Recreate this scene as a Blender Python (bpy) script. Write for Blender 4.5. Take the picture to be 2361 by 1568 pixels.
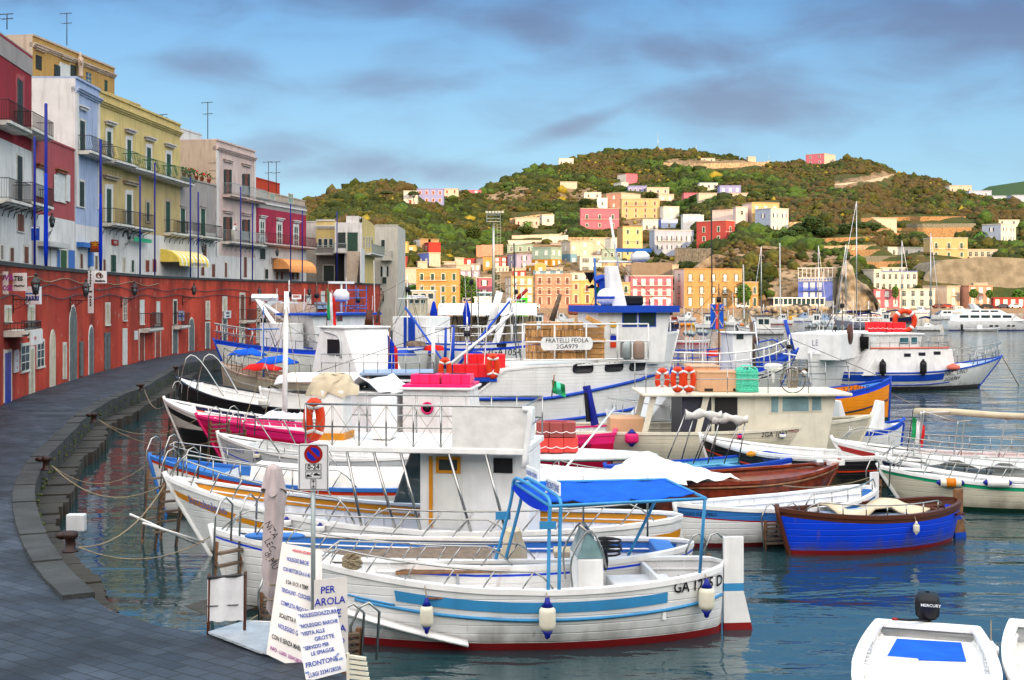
import bpy,bmesh,math,random
import numpy as np
from mathutils import Vector,Matrix,noise
random.seed(7)
R=math.radians
sc=bpy.context.scene
for o in list(bpy.data.objects): bpy.data.objects.remove(o)
# ------------------------------------------------------------ camera, world, sun, exposure
F,CX,HY,CAM=3000.0,1180.5,680.0,5.6       # focal length and horizon in units of a 2361 px wide frame
cd=bpy.data.cameras.new('camera');co=bpy.data.objects.new('camera',cd);sc.collection.objects.link(co)
co.location=(0,0,CAM);co.rotation_euler=(R(90),0,0)
cd.sensor_width=36;cd.lens=F/2361*36;cd.shift_y=-(784-HY)/2361
cd.clip_start=.5;cd.clip_end=6000
sc.camera=co
SUN_EL,SUN_AZ=10.0,27.0                        # sun behind the camera, to its right
sd=bpy.data.lights.new('sun','SUN');so=bpy.data.objects.new('sun',sd);sc.collection.objects.link(so)
sdir=Vector((math.sin(R(SUN_AZ))*math.cos(R(SUN_EL)),-math.cos(R(SUN_AZ))*math.cos(R(SUN_EL)),math.sin(R(SUN_EL))))
so.rotation_euler=sdir.to_track_quat('Z','Y').to_euler();so.location=(0,0,50)
sd.energy=3.6;sd.angle=R(.6);sd.color=(1,.68,.36)
w=bpy.data.worlds.new('World');sc.world=w;w.use_nodes=True
nt=w.node_tree;nt.nodes.clear()
def N(t,**k):
 n=nt.nodes.new(t)
 for a,b in k.items(): setattr(n,a,b)
 return n
def LK(a,b): nt.links.new(a,b)
def MT(op,a,b=None,c=None):
 n=nt.nodes.new('ShaderNodeMath');n.operation=op
 for i,v in enumerate((a,b,c)):
  if v is None: continue
  if isinstance(v,(int,float)): n.inputs[i].default_value=v
  else: nt.links.new(v,n.inputs[i])
 return n.outputs[0]
sky=N('ShaderNodeTexSky',sky_type='NISHITA',sun_disc=False,sun_elevation=R(SUN_EL),sun_rotation=R(180-SUN_AZ))
sky.air_density=1.0;sky.dust_density=.6;sky.ozone_density=2.0
tc=N('ShaderNodeTexCoord');sx=N('ShaderNodeSeparateXYZ');LK(tc.outputs['Generated'],sx.inputs[0])
ya=MT('ADD',MT('ABSOLUTE',sx.outputs[1]),.05)
px=MT('DIVIDE',sx.outputs[0],ya);pz=MT('DIVIDE',sx.outputs[2],ya)   # tangent of azimuth and elevation
cb=N('ShaderNodeCombineXYZ');LK(MT('MULTIPLY',px,1.0),cb.inputs[0]);LK(MT('MULTIPLY',pz,2.6),cb.inputs[1])
nz=N('ShaderNodeTexNoise');LK(cb.outputs[0],nz.inputs['Vector'])
nz.inputs['Scale'].default_value=9;nz.inputs['Detail'].default_value=9;nz.inputs['Roughness'].default_value=.5;nz.inputs['Distortion'].default_value=.35
def blob(u,v,ru,rv,slope=0.0):
 a=(u-CX)/F;b=(HY-v)/F
 dx=MT('SUBTRACT',px,a);dz=MT('SUBTRACT',MT('SUBTRACT',pz,b),MT('MULTIPLY',dx,slope))
 q=MT('ADD',MT('POWER',MT('ABSOLUTE',MT('DIVIDE',dx,ru/F)),2),MT('POWER',MT('ABSOLUTE',MT('DIVIDE',dz,rv/F)),2))
 return MT('SUBTRACT',MT('MULTIPLY',MT('POWER',2.718,MT('MULTIPLY',q,-1.1)),1.5),.5)
acc=None
for a in [(900,0,900,120,-.05),(1280,110,330,90,-.35),(2250,60,560,150,.05),(1850,235,620,85,.06),(2080,170,360,110,.3),(1340,300,170,28,.35),
          (930,222,170,34,.02),(500,175,130,40,0),(900,405,360,40,0),(640,372,140,46,0),(250,0,500,50,0),(1560,150,200,60,0),(-500,200,300,120,0),(3000,250,400,150,0)]:
 b=blob(*a);acc=b if acc is None else MT('MAXIMUM',acc,b)
cm=MT('ADD',MT('MULTIPLY',acc,.72),MT('MULTIPLY',MT('SUBTRACT',nz.outputs[0],.5),3.0))
mr=N('ShaderNodeMapRange',interpolation_type='SMOOTHSTEP');LK(cm,mr.inputs[0]);mr.inputs[1].default_value=-.4;mr.inputs[2].default_value=1.1
gr=N('ShaderNodeMapRange');LK(pz,gr.inputs[0]);gr.inputs[1].default_value=0;gr.inputs[2].default_value=.25
cr=N('ShaderNodeMix',data_type='RGBA');LK(gr.outputs[0],cr.inputs[0])
SKYLO=(2.3,3.9,4.7,1);SKYHI=(.42,1.55,3.5,1)
cr.inputs[6].default_value=SKYLO;cr.inputs[7].default_value=SKYHI
up=N('ShaderNodeMapRange');LK(pz,up.inputs[0]);up.inputs[1].default_value=.26;up.inputs[2].default_value=.8
cu=N('ShaderNodeMix',data_type='RGBA');LK(up.outputs[0],cu.inputs[0]);LK(cr.outputs[2],cu.inputs[6]);cu.inputs[7].default_value=(4.6,6.8,7.8,1)
sm=N('ShaderNodeMix',data_type='RGBA');sm.inputs[0].default_value=.8;LK(sky.outputs[0],sm.inputs[6]);LK(cu.outputs[2],sm.inputs[7])
cc=N('ShaderNodeMix',data_type='RGBA');LK(gr.outputs[0],cc.inputs[0]);cc.inputs[6].default_value=(2.0,2.35,3.0,1);cc.inputs[7].default_value=(.50,.72,1.50,1)
fx=N('ShaderNodeMix',data_type='RGBA');LK(MT('MULTIPLY',mr.outputs[0],.8),fx.inputs[0]);LK(sm.outputs[2],fx.inputs[6]);LK(cc.outputs[2],fx.inputs[7])
# fill glow added to the sky overhead and behind the camera, lighting shaded boats
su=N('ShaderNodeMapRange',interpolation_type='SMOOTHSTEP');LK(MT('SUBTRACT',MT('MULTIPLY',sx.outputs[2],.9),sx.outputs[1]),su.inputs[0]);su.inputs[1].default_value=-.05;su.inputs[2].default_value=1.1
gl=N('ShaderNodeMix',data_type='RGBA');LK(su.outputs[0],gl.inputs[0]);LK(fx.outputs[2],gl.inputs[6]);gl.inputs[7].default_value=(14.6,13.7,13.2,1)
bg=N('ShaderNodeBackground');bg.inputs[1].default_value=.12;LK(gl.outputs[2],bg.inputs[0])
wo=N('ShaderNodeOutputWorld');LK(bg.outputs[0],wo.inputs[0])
vs=sc.view_settings;vs.view_transform='Standard';vs.look='None';vs.gamma=1;vs.exposure=.85
sc.render.engine='CYCLES'
sc.cycles.max_bounces=5;sc.cycles.diffuse_bounces=2;sc.cycles.glossy_bounces=3;sc.cycles.transmission_bounces=3;sc.cycles.transparent_max_bounces=6
sc.cycles.caustics_reflective=False;sc.cycles.caustics_refractive=False
COL=sc.collection
# ------------------------------------------------------------ materials
MATS={}
def mkmat(key,col,rough=.6,metal=0.0,var=.12,sc_=3.0,bump=0.0,bsc=20.0,kind='noise',col2=None,spec=.5,dirt=0.0,alpha=None):
 m=bpy.data.materials.new(key);m.use_nodes=True;t=m.node_tree;b=t.nodes['Principled BSDF']
 b.inputs['Roughness'].default_value=rough;b.inputs['Metallic'].default_value=metal
 b.inputs['Specular IOR Level'].default_value=spec
 tcn=t.nodes.new('ShaderNodeTexCoord');vec=tcn.outputs['Object']
 def nz_(s,d=4,v=vec):
  n=t.nodes.new('ShaderNodeTexNoise');n.inputs['Scale'].default_value=s;n.inputs['Detail'].default_value=d;t.links.new(v,n.inputs['Vector']);return n.outputs[0]
 mix=t.nodes.new('ShaderNodeMix');mix.data_type='RGBA'
 c=Vector(col)
 mix.inputs[6].default_value=(*(c*(1-var)),1);mix.inputs[7].default_value=(*[min(1,x) for x in c*(1+var)],1)
 if col2: mix.inputs[7].default_value=(*col2,1)
 rp=t.nodes.new('ShaderNodeMapRange');t.links.new(nz_(sc_),rp.inputs[0]);rp.inputs[1].default_value=.35;rp.inputs[2].default_value=.65
 t.links.new(rp.outputs[0],mix.inputs[0]);out=mix.outputs[2]
 if dirt > 0:      # rain streaks and stains running down the surface
  mp=t.nodes.new('ShaderNodeMapping');mp.inputs['Scale'].default_value=(1.6,1.6,.22);t.links.new(vec,mp.inputs[0])
  r2=t.nodes.new('ShaderNodeMapRange');t.links.new(nz_(2.0,6,mp.outputs[0]),r2.inputs[0]);r2.inputs[1].default_value=.5;r2.inputs[2].default_value=.75;r2.inputs[4].default_value=dirt
  m2=t.nodes.new('ShaderNodeMix');m2.data_type='RGBA';t.links.new(r2.outputs[0],m2.inputs[0]);t.links.new(out,m2.inputs[6])
  m2.inputs[7].default_value=(c.x*.42+.02,c.y*.38+.02,c.z*.36+.015,1);out=m2.outputs[2]
 t.links.new(out,b.inputs['Base Color'])
 if bump > 0:
  bp=t.nodes.new('ShaderNodeBump');bp.inputs['Strength'].default_value=bump;bp.inputs['Distance'].default_value=.05
  t.links.new(nz_(bsc,5),bp.inputs['Height']);t.links.new(bp.outputs[0],b.inputs['Normal'])
 MATS[key]=m;return m
def plaster(key,col,dirt=.5): return mkmat(key,col,.9,var=.07,sc_=.7,bump=.25,bsc=6,dirt=dirt,spec=.2)
def paint(key,col,rough=.45,dirt=.28,var=.06): return mkmat(key,col,rough,var=var,sc_=2.5,dirt=dirt,spec=.28)
def cloth(key,col): return mkmat(key,col,.95,var=.1,sc_=3,bump=.3,bsc=5,spec=.1)
for k,c in dict(p_crimson=(.272,.026,.037),p_pinkdk=(.357,.079,.087),p_white=(.64,.62,.60),p_cream=(.444,.358,.275),p_blue=(.36,.43,.60),p_yellow=(.60,.46,.19),p_ochre=(.444,.262,.083),p_ochre2=(.50,.38,.18),
                 p_pinkpale=(.60,.46,.42),p_grey=(.330,.293,.279),p_beige=(.493,.387,.300),p_magenta=(.340,.028,.063),p_redor=(.444,.048,.021),p_tan=(.296,.193,.103),p_mustard=(.355,.165,.014),p_mint=(.234,.318,.268),
                 p_lilac=(.275,.248,.340),p_lav=(.227,.234,.429),p_pink=(.429,.117,.158),p_pinkhot=(.414,.089,.138),p_salmon=(.444,.220,.151),p_coral=(.340,.055,.048),p_orange=(.429,.220,.069),p_lemon=(.459,.344,.124),p_paleyel=(.444,.317,.151),
                 p_apricot=(.400,.227,.089),p_cyanpale=(.138,.248,.326),p_red=(.355,.034,.024),p_stone=(.192,.145,.103),p_whitewarm=(.444,.372,.296),p_hotel=(.110,.151,.444),p_bluewhite=(.317,.358,.459),p_trim=(.600,.549,.521),p_greyd=(.234,.209,.201)).items(): plaster(k,c)
plaster('p_far_white',(.52,.49,.43),.4)
for k,c in dict(white=(.80,.80,.79),white2=(.70,.70,.66),cream=(.72,.68,.55),red=(.320,.007,.006),maroon=(.104,.005,.007),blue=(.005,.056,.440),blue2=(.003,.022,.400),cyan=(.043,.260,.528),cyan2=(.124,.384,.576),yellow=(.640,.248,.007),orange=(.680,.186,.005),
                 black=(.006,.006,.010),navy=(.004,.007,.048),green=(.006,.080,.025),greenrim=(.012,.384,.186),dkgreen=(.005,.036,.019),pinkb=(.720,.015,.155),magb=(.600,.006,.062),grey=(.217,.223,.296),ltgrey=(.58,.60,.62),dkgrey=(.050,.050,.072),brown=(.128,.031,.012),
                 skyb=(.031,.155,.496),orangered=(.680,.043,.006),polblue=(.004,.012,.240),brightyel=(.680,.384,.012),lime=(.031,.600,.025),rust=(.080,.022,.010),dirtywhite=(.400,.285,.223),ice=(.279,.372,.528),beigeb=(.640,.372,.211),tank=(.288,.205,.161),salm=(.640,.155,.105),iring=(.024,.009,.007)).items(): paint(k,c)
paint('hullred',(.22,.01,.012));paint('rafted',(.85,.02,.03),.35);paint('raftpink',(.95,.03,.16),.35);paint('raftfade',(.74,.07,.06),.6);paint('raftold',(.36,.075,.07),.7)
mkmat('steel',(.36,.36,.35),.25,metal=1.0,var=.05);mkmat('alu',(.55,.56,.57),.35,metal=.9,var=.08);mkmat('iron',(.03,.03,.032),.5,metal=.3);mkmat('galv',(.30,.34,.34),.45,metal=.6,var=.1)
mkmat('glass',(.03,.05,.06),.05,spec=.9,var=.1);mkmat('glassb',(.05,.16,.20),.06,spec=.9,var=.2);mkmat('glasslt',(.20,.32,.34),.08,spec=.8,var=.2)
for k,c in dict(c_white=(.72,.73,.75),c_blue=(.012,.10,.60),c_beige=(.55,.47,.34),c_grey=(.50,.50,.48),c_pinkgrey=(.50,.42,.42),c_yel=(.82,.62,.12),c_orange=(.80,.34,.12),c_black=(.012,.012,.014),c_navy=(.008,.015,.12),c_red=(.6,.02,.02),c_green=(.02,.28,.10),c_mint=(.10,.62,.42),c_tarp=(.68,.67,.64),c_blued=(.004,.03,.42)).items(): cloth(k,c)
mkmat('rubber',(.012,.012,.012),.7,var=.3,bump=.3);mkmat('rope',(.28,.22,.14),.95,var=.3,sc_=30,bump=.5,bsc=60);mkmat('ropeg',(.10,.62,.42),.9,var=.2,sc_=20,bump=.4,bsc=60)
mkmat('wood',(.20,.09,.035),.6,var=.35,sc_=6,bump=.3,bsc=30);mkmat('mahog',(.20,.030,.010),.18,var=.35,sc_=5,spec=.7);mkmat('oldwood',(.13,.09,.06),.85,var=.4,sc_=7,bump=.5);mkmat('crate',(.62,.33,.11),.8,var=.25,sc_=5,bump=.4,bsc=20)
_t=MATS['crate'].node_tree;_b=_t.nodes['Principled BSDF'];_l=_b.inputs['Base Color'].links[0].from_socket;_o=_t.nodes.new('ShaderNodeObjectInfo');_h=_t.nodes.new('ShaderNodeHueSaturation');_r=_t.nodes.new('ShaderNodeMapRange');_r.inputs[3].default_value=.55;_r.inputs[4].default_value=1.25
_t.links.new(_o.outputs['Random'],_r.inputs[0]);_t.links.new(_r.outputs[0],_h.inputs['Value']);_t.links.new(_l,_h.inputs['Color']);_t.links.new(_h.outputs[0],_b.inputs['Base Color'])
mkmat('deckwood',(.16,.12,.09),.8,var=.3,sc_=8,bump=.3);mkmat('floorgrey',(.40,.45,.50),.7,var=.15,dirt=.3)
mkmat('door_green',(.008,.05,.028),.6,var=.25,sc_=5,bump=.4,bsc=12);mkmat('door_dk',(.010,.022,.018),.6,var=.3);mkmat('door_brown',(.16,.045,.02),.6,var=.3,sc_=4);mkmat('door_red',(.24,.035,.012),.55,var=.3,sc_=4);mkmat('door_grey',(.10,.12,.12),.6,var=.3,sc_=3,dirt=.4);mkmat('door_cream',(.52,.46,.34),.8,var=.15,dirt=.5);mkmat('door_blue',(.008,.03,.30),.45);mkmat('shutter_w',(.60,.60,.58),.6,var=.1)
mkmat('dark',(.012,.012,.012),.8);mkmat('trimw',(.60,.58,.52),.85,var=.15,sc_=2,dirt=.6);mkmat('brick',(.30,.10,.05),.9,var=.3,sc_=8,bump=.5);mkmat('terracotta',(.42,.10,.04),.7)
mkmat('foliage',(.022,.05,.008),.8,var=.6,sc_=1.6,col2=(.075,.14,.020),spec=.2);mkmat('foliage_dk',(.010,.030,.008),.8,sc_=1.5,col2=(.035,.075,.016),spec=.2);mkmat('leafy',(.03,.10,.008),.7,sc_=2,col2=(.09,.21,.02),spec=.25);mkmat('bark',(.09,.065,.045),.9,var=.3,bump=.5);mkmat('moss',(.05,.11,.01),.95,sc_=9,col2=(.10,.10,.04))
mkmat('flower',(.7,.01,.03),.7);mkmat('sand',(.36,.30,.22),.9)
mkmat('ink_blue',(.02,.06,.34),.8);mkmat('ink_black',(.012,.012,.014),.8);mkmat('ink_red',(.55,.02,.05),.8);mkmat('ink_purple',(.30,.02,.25),.8);mkmat('board',(.70,.70,.71),.7,var=.05,dirt=.15);mkmat('banner',(.66,.63,.60),.9,var=.08,bump=.2,bsc=4)
def hullpaint(key,col):     # painted planks: seams, rust weeping and a grimy band at the waterline
 m=mkmat('h_'+key,col,.42,var=.05,sc_=1.2,dirt=.22,spec=.3);t=m.node_tree;b=t.nodes['Principled BSDF'];n=t.nodes.new
 tc_=n('ShaderNodeTexCoord');src=b.inputs['Base Color'].links[0].from_socket;sx_=n('ShaderNodeSeparateXYZ');t.links.new(tc_.outputs['Object'],sx_.inputs[0])
 ns=n('ShaderNodeTexNoise');ns.inputs['Scale'].default_value=3;ns.inputs['Detail'].default_value=6;mp=n('ShaderNodeMapping');mp.inputs['Scale'].default_value=(1,1,.35);t.links.new(tc_.outputs['Object'],mp.inputs[0]);t.links.new(mp.outputs[0],ns.inputs['Vector'])
 ma=n('ShaderNodeMath');ma.operation='MULTIPLY_ADD';t.links.new(ns.outputs[0],ma.inputs[0]);ma.inputs[1].default_value=-.7;t.links.new(sx_.outputs[2],ma.inputs[2])
 r=n('ShaderNodeMapRange');t.links.new(ma.outputs[0],r.inputs[0]);r.inputs[1].default_value=.02;r.inputs[2].default_value=-.28;r.inputs[4].default_value=.6
 mx=n('ShaderNodeMix');mx.data_type='RGBA';t.links.new(r.outputs[0],mx.inputs[0]);t.links.new(src,mx.inputs[6]);mx.inputs[7].default_value=(.10,.085,.05,1)
 n2=n('ShaderNodeTexNoise');n2.inputs['Scale'].default_value=1.7;n2.inputs['Detail'].default_value=7;mp2=n('ShaderNodeMapping');mp2.inputs['Scale'].default_value=(2.2,2.2,.3);mp2.inputs['Location'].default_value=(3,1,7);t.links.new(tc_.outputs['Object'],mp2.inputs[0]);t.links.new(mp2.outputs[0],n2.inputs['Vector'])
 r2=n('ShaderNodeMapRange');t.links.new(n2.outputs[0],r2.inputs[0]);r2.inputs[1].default_value=.68;r2.inputs[2].default_value=.75;r2.inputs[4].default_value=.4
 m3=n('ShaderNodeMix');m3.data_type='RGBA';t.links.new(r2.outputs[0],m3.inputs[0]);t.links.new(mx.outputs[2],m3.inputs[6]);m3.inputs[7].default_value=(.20,.09,.035,1)
 t.links.new(m3.outputs[2],b.inputs['Base Color'])
 w_=n('ShaderNodeTexWave');w_.bands_direction='Z';w_.inputs['Scale'].default_value=2.2;w_.inputs['Distortion'].default_value=.15;t.links.new(tc_.outputs['Object'],w_.inputs['Vector'])
 r3=n('ShaderNodeMapRange');t.links.new(w_.outputs[1],r3.inputs[0]);r3.inputs[1].default_value=.0;r3.inputs[2].default_value=.06
 bp=n('ShaderNodeBump');bp.inputs['Strength'].default_value=.5;bp.inputs['Distance'].default_value=.02;t.links.new(r3.outputs[0],bp.inputs['Height']);t.links.new(bp.outputs[0],b.inputs['Normal'])
def nodes_of(key,rough=.85,spec=.2):
 m=bpy.data.materials.new(key);m.use_nodes=True;t=m.node_tree;b=t.nodes['Principled BSDF']
 b.inputs['Roughness'].default_value=rough;b.inputs['Specular IOR Level'].default_value=spec
 MATS[key]=m
 def n(ty,**k):
  x=t.nodes.new(ty)
  for a,c in k.items():
   if a in ('ins',):
    for i,v in c.items(): x.inputs[i].default_value=v
   else: setattr(x,a,c)
  return x
 return m,t,b,n
for k,c in dict(white=(.80,.80,.79),white2=(.66,.65,.60),cream=(.66,.61,.48),ltgrey=(.52,.54,.56),dirtywhite=(.44,.40,.31),pinkb=(.80,.015,.18),orange=(.85,.27,.005),blue=(.003,.055,.72),skyb=(.03,.17,.50),navy=(.004,.008,.045),black=(.008,.008,.009)).items(): hullpaint(k,c)
# ------------------------------------------------------------ mesh builder
class MB:
 def __init__(s): s.v=[];s.f=[];s.m=[];s.sm=[]
 def add(s,vs,fs,mat,smooth=False):
  o=len(s.v);s.v += [tuple(x) for x in vs]
  for f in fs: s.f.append([i+o for i in f]);s.m.append(mat);s.sm.append(smooth)
  return s
 def box(s,x0,x1,y0,y1,z0,z1,mat):
  return s.add([(x0,y0,z0),(x1,y0,z0),(x1,y1,z0),(x0,y1,z0),(x0,y0,z1),(x1,y0,z1),(x1,y1,z1),(x0,y1,z1)],
                     [(0,3,2,1),(4,5,6,7),(0,1,5,4),(1,2,6,5),(2,3,7,6),(3,0,4,7)],mat)
 def hexa(s,p,mat):       # 8 corner points: 4 bottom, 4 top
  return s.add(p,[(0,3,2,1),(4,5,6,7),(0,1,5,4),(1,2,6,5),(2,3,7,6),(3,0,4,7)],mat)
 def prism(s,pts,d,mat,smooth=False):   # polygon pts swept by vector d
  n=len(pts);d=Vector(d);a=[Vector(p) for p in pts]
  return s.add(a+[p+d for p in a],[tuple(range(n-1,-1,-1)),tuple(range(n,2*n))]+[(i,(i+1) % n,n+(i+1) % n,n+i) for i in range(n)],mat,smooth)
 def quad(s,a,b,c,d,mat): return s.add([a,b,c,d],[(0,1,2,3)],mat)
 def tube(s,pts,r,mat,n=6,closed=False,r2=None):
  pts=[Vector(p) for p in pts];L=len(pts)
  if L < 2: return s
  vs=[];up0=None
  for i,p in enumerate(pts):
   if closed: d=pts[(i+1) % L]-pts[i-1]
   else: d=pts[min(i+1,L-1)]-pts[max(i-1,0)]
   if d.length < 1e-9: d=Vector((0,0,1))
   d.normalize()
   if up0 is None: up0=Vector((0,0,1)) if abs(d.z) < .9 else Vector((1,0,0))
   a=d.cross(up0)
   if a.length < 1e-4: a=d.orthogonal()
   a.normalize();b=a.cross(d);up0=b
   rr=r if r2 is None else r+(r2-r)*i/(L-1)
   for k in range(n):
    q=2*math.pi*k/n;vs.append(p+a*math.cos(q)*rr+b*math.sin(q)*rr)
  fs=[]
  for i in range(L if closed else L-1):
   j=(i+1) % L
   for k in range(n): fs.append((i*n+k,i*n+(k+1) % n,j*n+(k+1) % n,j*n+k))
  if not closed: fs += [tuple(range(n-1,-1,-1)),tuple(range((L-1)*n,L*n))]
  return s.add(vs,fs,mat,n > 4)
 def lathe(s,prof,mat,o=(0,0,0),n=12,ax='z',sy=1.0):   # prof list of (r,h)
  vs=[];
  for r,h in prof:
   for k in range(n):
    q=2*math.pi*k/n;x,y=r*math.cos(q),r*math.sin(q)*sy
    p=(x,y,h) if ax == 'z' else ((h,x,y) if ax == 'x' else (x,h,y));vs.append((p[0]+o[0],p[1]+o[1],p[2]+o[2]))
  L=len(prof);fs=[(i*n+k,i*n+(k+1) % n,(i+1)*n+(k+1) % n,(i+1)*n+k) for i in range(L-1) for k in range(n)]
  fs += [tuple(range(n-1,-1,-1)),tuple(range((L-1)*n,L*n))]
  return s.add(vs,fs,mat,True)
 def ball(s,c,r,mat,n=10,m=7,sx=1,sy=1,sz=1):
  pr=[(max(.001,math.sin(math.pi*i/m)),-math.cos(math.pi*i/m)) for i in range(m+1)]
  vs=[(c[0]+a*r*sx*math.cos(2*math.pi*k/n),c[1]+a*r*sy*math.sin(2*math.pi*k/n),c[2]+h*r*sz) for a,h in pr for k in range(n)]
  return s.add(vs,[(i*n+k,i*n+(k+1) % n,(i+1)*n+(k+1) % n,(i+1)*n+k) for i in range(m) for k in range(n)],mat,True)
 def grid(s,P,mat,smooth=True,closed=False):   # P[i][j] points
  a=len(P);b=len(P[0]);vs=[p for r in P for p in r]
  return s.add(vs,[(i*b+j,i*b+(j+1) % b,(i+1)*b+(j+1) % b,(i+1)*b+j) for i in range(a-1) for j in range(b if closed else b-1)],mat,smooth)
 def build(s,name,parent=None,bevel=0,auto=True):
  me=bpy.data.meshes.new(name);ms=[]
  for x in s.m:
   if x not in ms: ms.append(x)
  me.from_pydata(s.v,[],s.f)
  for x in ms: me.materials.append(MATS[x])
  me.polygons.foreach_set('material_index',[ms.index(x) for x in s.m]);me.polygons.foreach_set('use_smooth',s.sm)
  me.update()
  o=bpy.data.objects.new(name,me);COL.objects.link(o)
  if parent is not None: o.parent=parent
  if bevel: b=o.modifiers.new('bevel','BEVEL');b.width=bevel;b.segments=2;b.limit_method='ANGLE'
  return o
def tag(o,label=None,cat=None,group=None,kind=None):
 if label: o['label']=label
 if cat: o['category']=cat
 if group: o['group']=group
 if kind: o['kind']=kind
 return o
def thing(name,label,cat,loc=(0,0,0),rz=0.0,group=None):
 o=bpy.data.objects.new(name,None);COL.objects.link(o);o.location=loc;o.rotation_euler=(0,0,rz);o.empty_display_size=.2
 return tag(o,label,cat,group)
def atz(u,v,z): d=(CAM-z)*F/(v-HY);return Vector(((u-CX)/F*d,d,z))
def atd(u,v,d): return Vector(((u-CX)/F*d,d,CAM-(v-HY)/F*d))
def text(s,size,mat,parent,fn=None,loc=(0,0,0),rot=None,name='lettering',align='CENTER',shear=0.0,squash=1.0,thick=0.0):
 cu=bpy.data.curves.new('t','FONT');cu.body=s;cu.size=size;cu.align_x=align;cu.align_y='CENTER';cu.shear=shear;cu.resolution_u=2;cu.offset=thick;cu.space_line=1.05
 ob=bpy.data.objects.new('t',cu);me=bpy.data.meshes.new_from_object(ob);bpy.data.objects.remove(ob)
 M=rot.to_4x4() if rot else Matrix.Identity(4)
 for v in me.vertices:
  c=v.co.copy();c.x *= squash
  v.co=Vector(fn(c.x,c.y)) if fn else M @ c + Vector(loc)
 me.materials.clear();me.materials.append(MATS[mat]);me.name=name
 o=bpy.data.objects.new(name,me);COL.objects.link(o)
 if parent is not None: o.parent=parent
 return o
def upright(yaw=0.0): return (Matrix.Rotation(yaw,3,'Z') @ Matrix.Rotation(R(90),3,'X'))   # text plane facing -y
def smooth(pts,k=4):
 pts=[Vector(p) for p in pts];out=[]
 for i in range(len(pts)-1):
  p0=pts[max(i-1,0)];p1=pts[i];p2=pts[i+1];p3=pts[min(i+2,len(pts)-1)]
  for j in range(k):
   t=j/k;out.append(.5*((2*p1)+(p2-p0)*t+(2*p0-5*p1+4*p2-p3)*t*t+(3*p1-p0-3*p2+p3)*t**3))
 return out+[pts[-1]]
def sag(a,b,s,n=10):
 a=Vector(a);b=Vector(b);return [a.lerp(b,i/n)-Vector((0,0,s*4*(i/n)*(1-i/n))) for i in range(n+1)]
def rope(a,b,s,label,r=.012,mat='rope',name='mooring_rope',cat='rope'):
 p=sag(a,b,s);m=MB();o=p[0];m.tube([q-o for q in p],r,mat,5)
 ob=m.build(name);ob.location=o;return tag(ob,label,cat)
# ------------------------------------------------------------ water, quay, walls
m,t,b,n=nodes_of('water',.04,.5)
b.inputs['Base Color'].default_value=(.010,.036,.043,1);b.inputs['IOR'].default_value=1.65;b.inputs['Specular Tint'].default_value=(.85,.95,1,1)
tcn=n('ShaderNodeTexCoord');mp=n('ShaderNodeMapping');mp.inputs['Scale'].default_value=(.55,1.25,1);mp.inputs['Rotation'].default_value=(0,0,R(-12));t.links.new(tcn.outputs['Object'],mp.inputs[0])
n1=n('ShaderNodeTexNoise',ins={2: .40,3: 3,4: .42});t.links.new(mp.outputs[0],n1.inputs[0]);n1.inputs['Distortion'].default_value=.6
n2=n('ShaderNodeTexNoise',ins={2: 2.6,3: 3,4: .5});t.links.new(mp.outputs[0],n2.inputs[0]);n2.inputs['Distortion'].default_value=.5
ad=n('ShaderNodeMath',operation='MULTIPLY_ADD');t.links.new(n2.outputs[0],ad.inputs[0]);ad.inputs[1].default_value=.14;t.links.new(n1.outputs[0],ad.inputs[2])
bp=n('ShaderNodeBump');bp.inputs['Strength'].default_value=1.0;bp.inputs['Distance'].default_value=.14;sw_=n('ShaderNodeSeparateXYZ');t.links.new(tcn.outputs['Object'],sw_.inputs[0]);mw_=n('ShaderNodeMapRange',ins={1: -10,2: 1,3: .06,4: .15});t.links.new(sw_.outputs[0],mw_.inputs[0]);t.links.new(mw_.outputs[0],bp.inputs['Distance']);t.links.new(ad.outputs[0],bp.inputs['Height']);t.links.new(bp.outputs[0],b.inputs['Normal'])
wm=MB();wm.quad((-2500,-900,0),(2500,-900,0),(2500,3500,0),(-2500,3500,0),'water');tag(wm.build('water'),kind='structure')
m,t,b,n=nodes_of('paving',.62,.35)      # lava stone slabs
tcn=n('ShaderNodeTexCoord');mp=n('ShaderNodeMapping');mp.inputs['Rotation'].default_value=(0,0,R(38));t.links.new(tcn.outputs['Object'],mp.inputs[0])
br=n('ShaderNodeTexBrick',ins={});t.links.new(mp.outputs[0],br.inputs[0]);br.inputs['Scale'].default_value=1.0
br.inputs['Brick Width'].default_value=.46;br.inputs['Row Height'].default_value=.25;br.inputs['Mortar Size'].default_value=.012;br.inputs['Mortar Smooth'].default_value=.3
br.inputs['Color1'].default_value=(.012,.018,.031,1);br.inputs['Color2'].default_value=(.030,.039,.056,1);br.inputs['Mortar'].default_value=(.008,.009,.011,1)
ns=n('ShaderNodeTexNoise',ins={2: .8,3: 6});t.links.new(tcn.outputs['Object'],ns.inputs[0])
mx=n('ShaderNodeMix',data_type='RGBA',blend_type='MULTIPLY');mx.inputs[0].default_value=1;t.links.new(br.outputs[0],mx.inputs[6])
rmp=n('ShaderNodeMapRange',ins={1: .35,2: .65,3: .45,4: 1.6});t.links.new(ns.outputs[0],rmp.inputs[0]);t.links.new(rmp.outputs[0],mx.inputs[7]);t.links.new(mx.outputs[2],b.inputs['Base Color'])
bp=n('ShaderNodeBump',ins={0: .7,1: .02});ns2=n('ShaderNodeTexNoise',ins={2: 9,3: 6});t.links.new(tcn.outputs['Object'],ns2.inputs[0])
a2=n('ShaderNodeMath',operation='MULTIPLY_ADD');t.links.new(br.outputs[1],a2.inputs[0]);a2.inputs[1].default_value=-.5;t.links.new(ns2.outputs[0],a2.inputs[2]);t.links.new(a2.outputs[0],bp.inputs['Height']);t.links.new(bp.outputs[0],b.inputs['Normal'])
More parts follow.
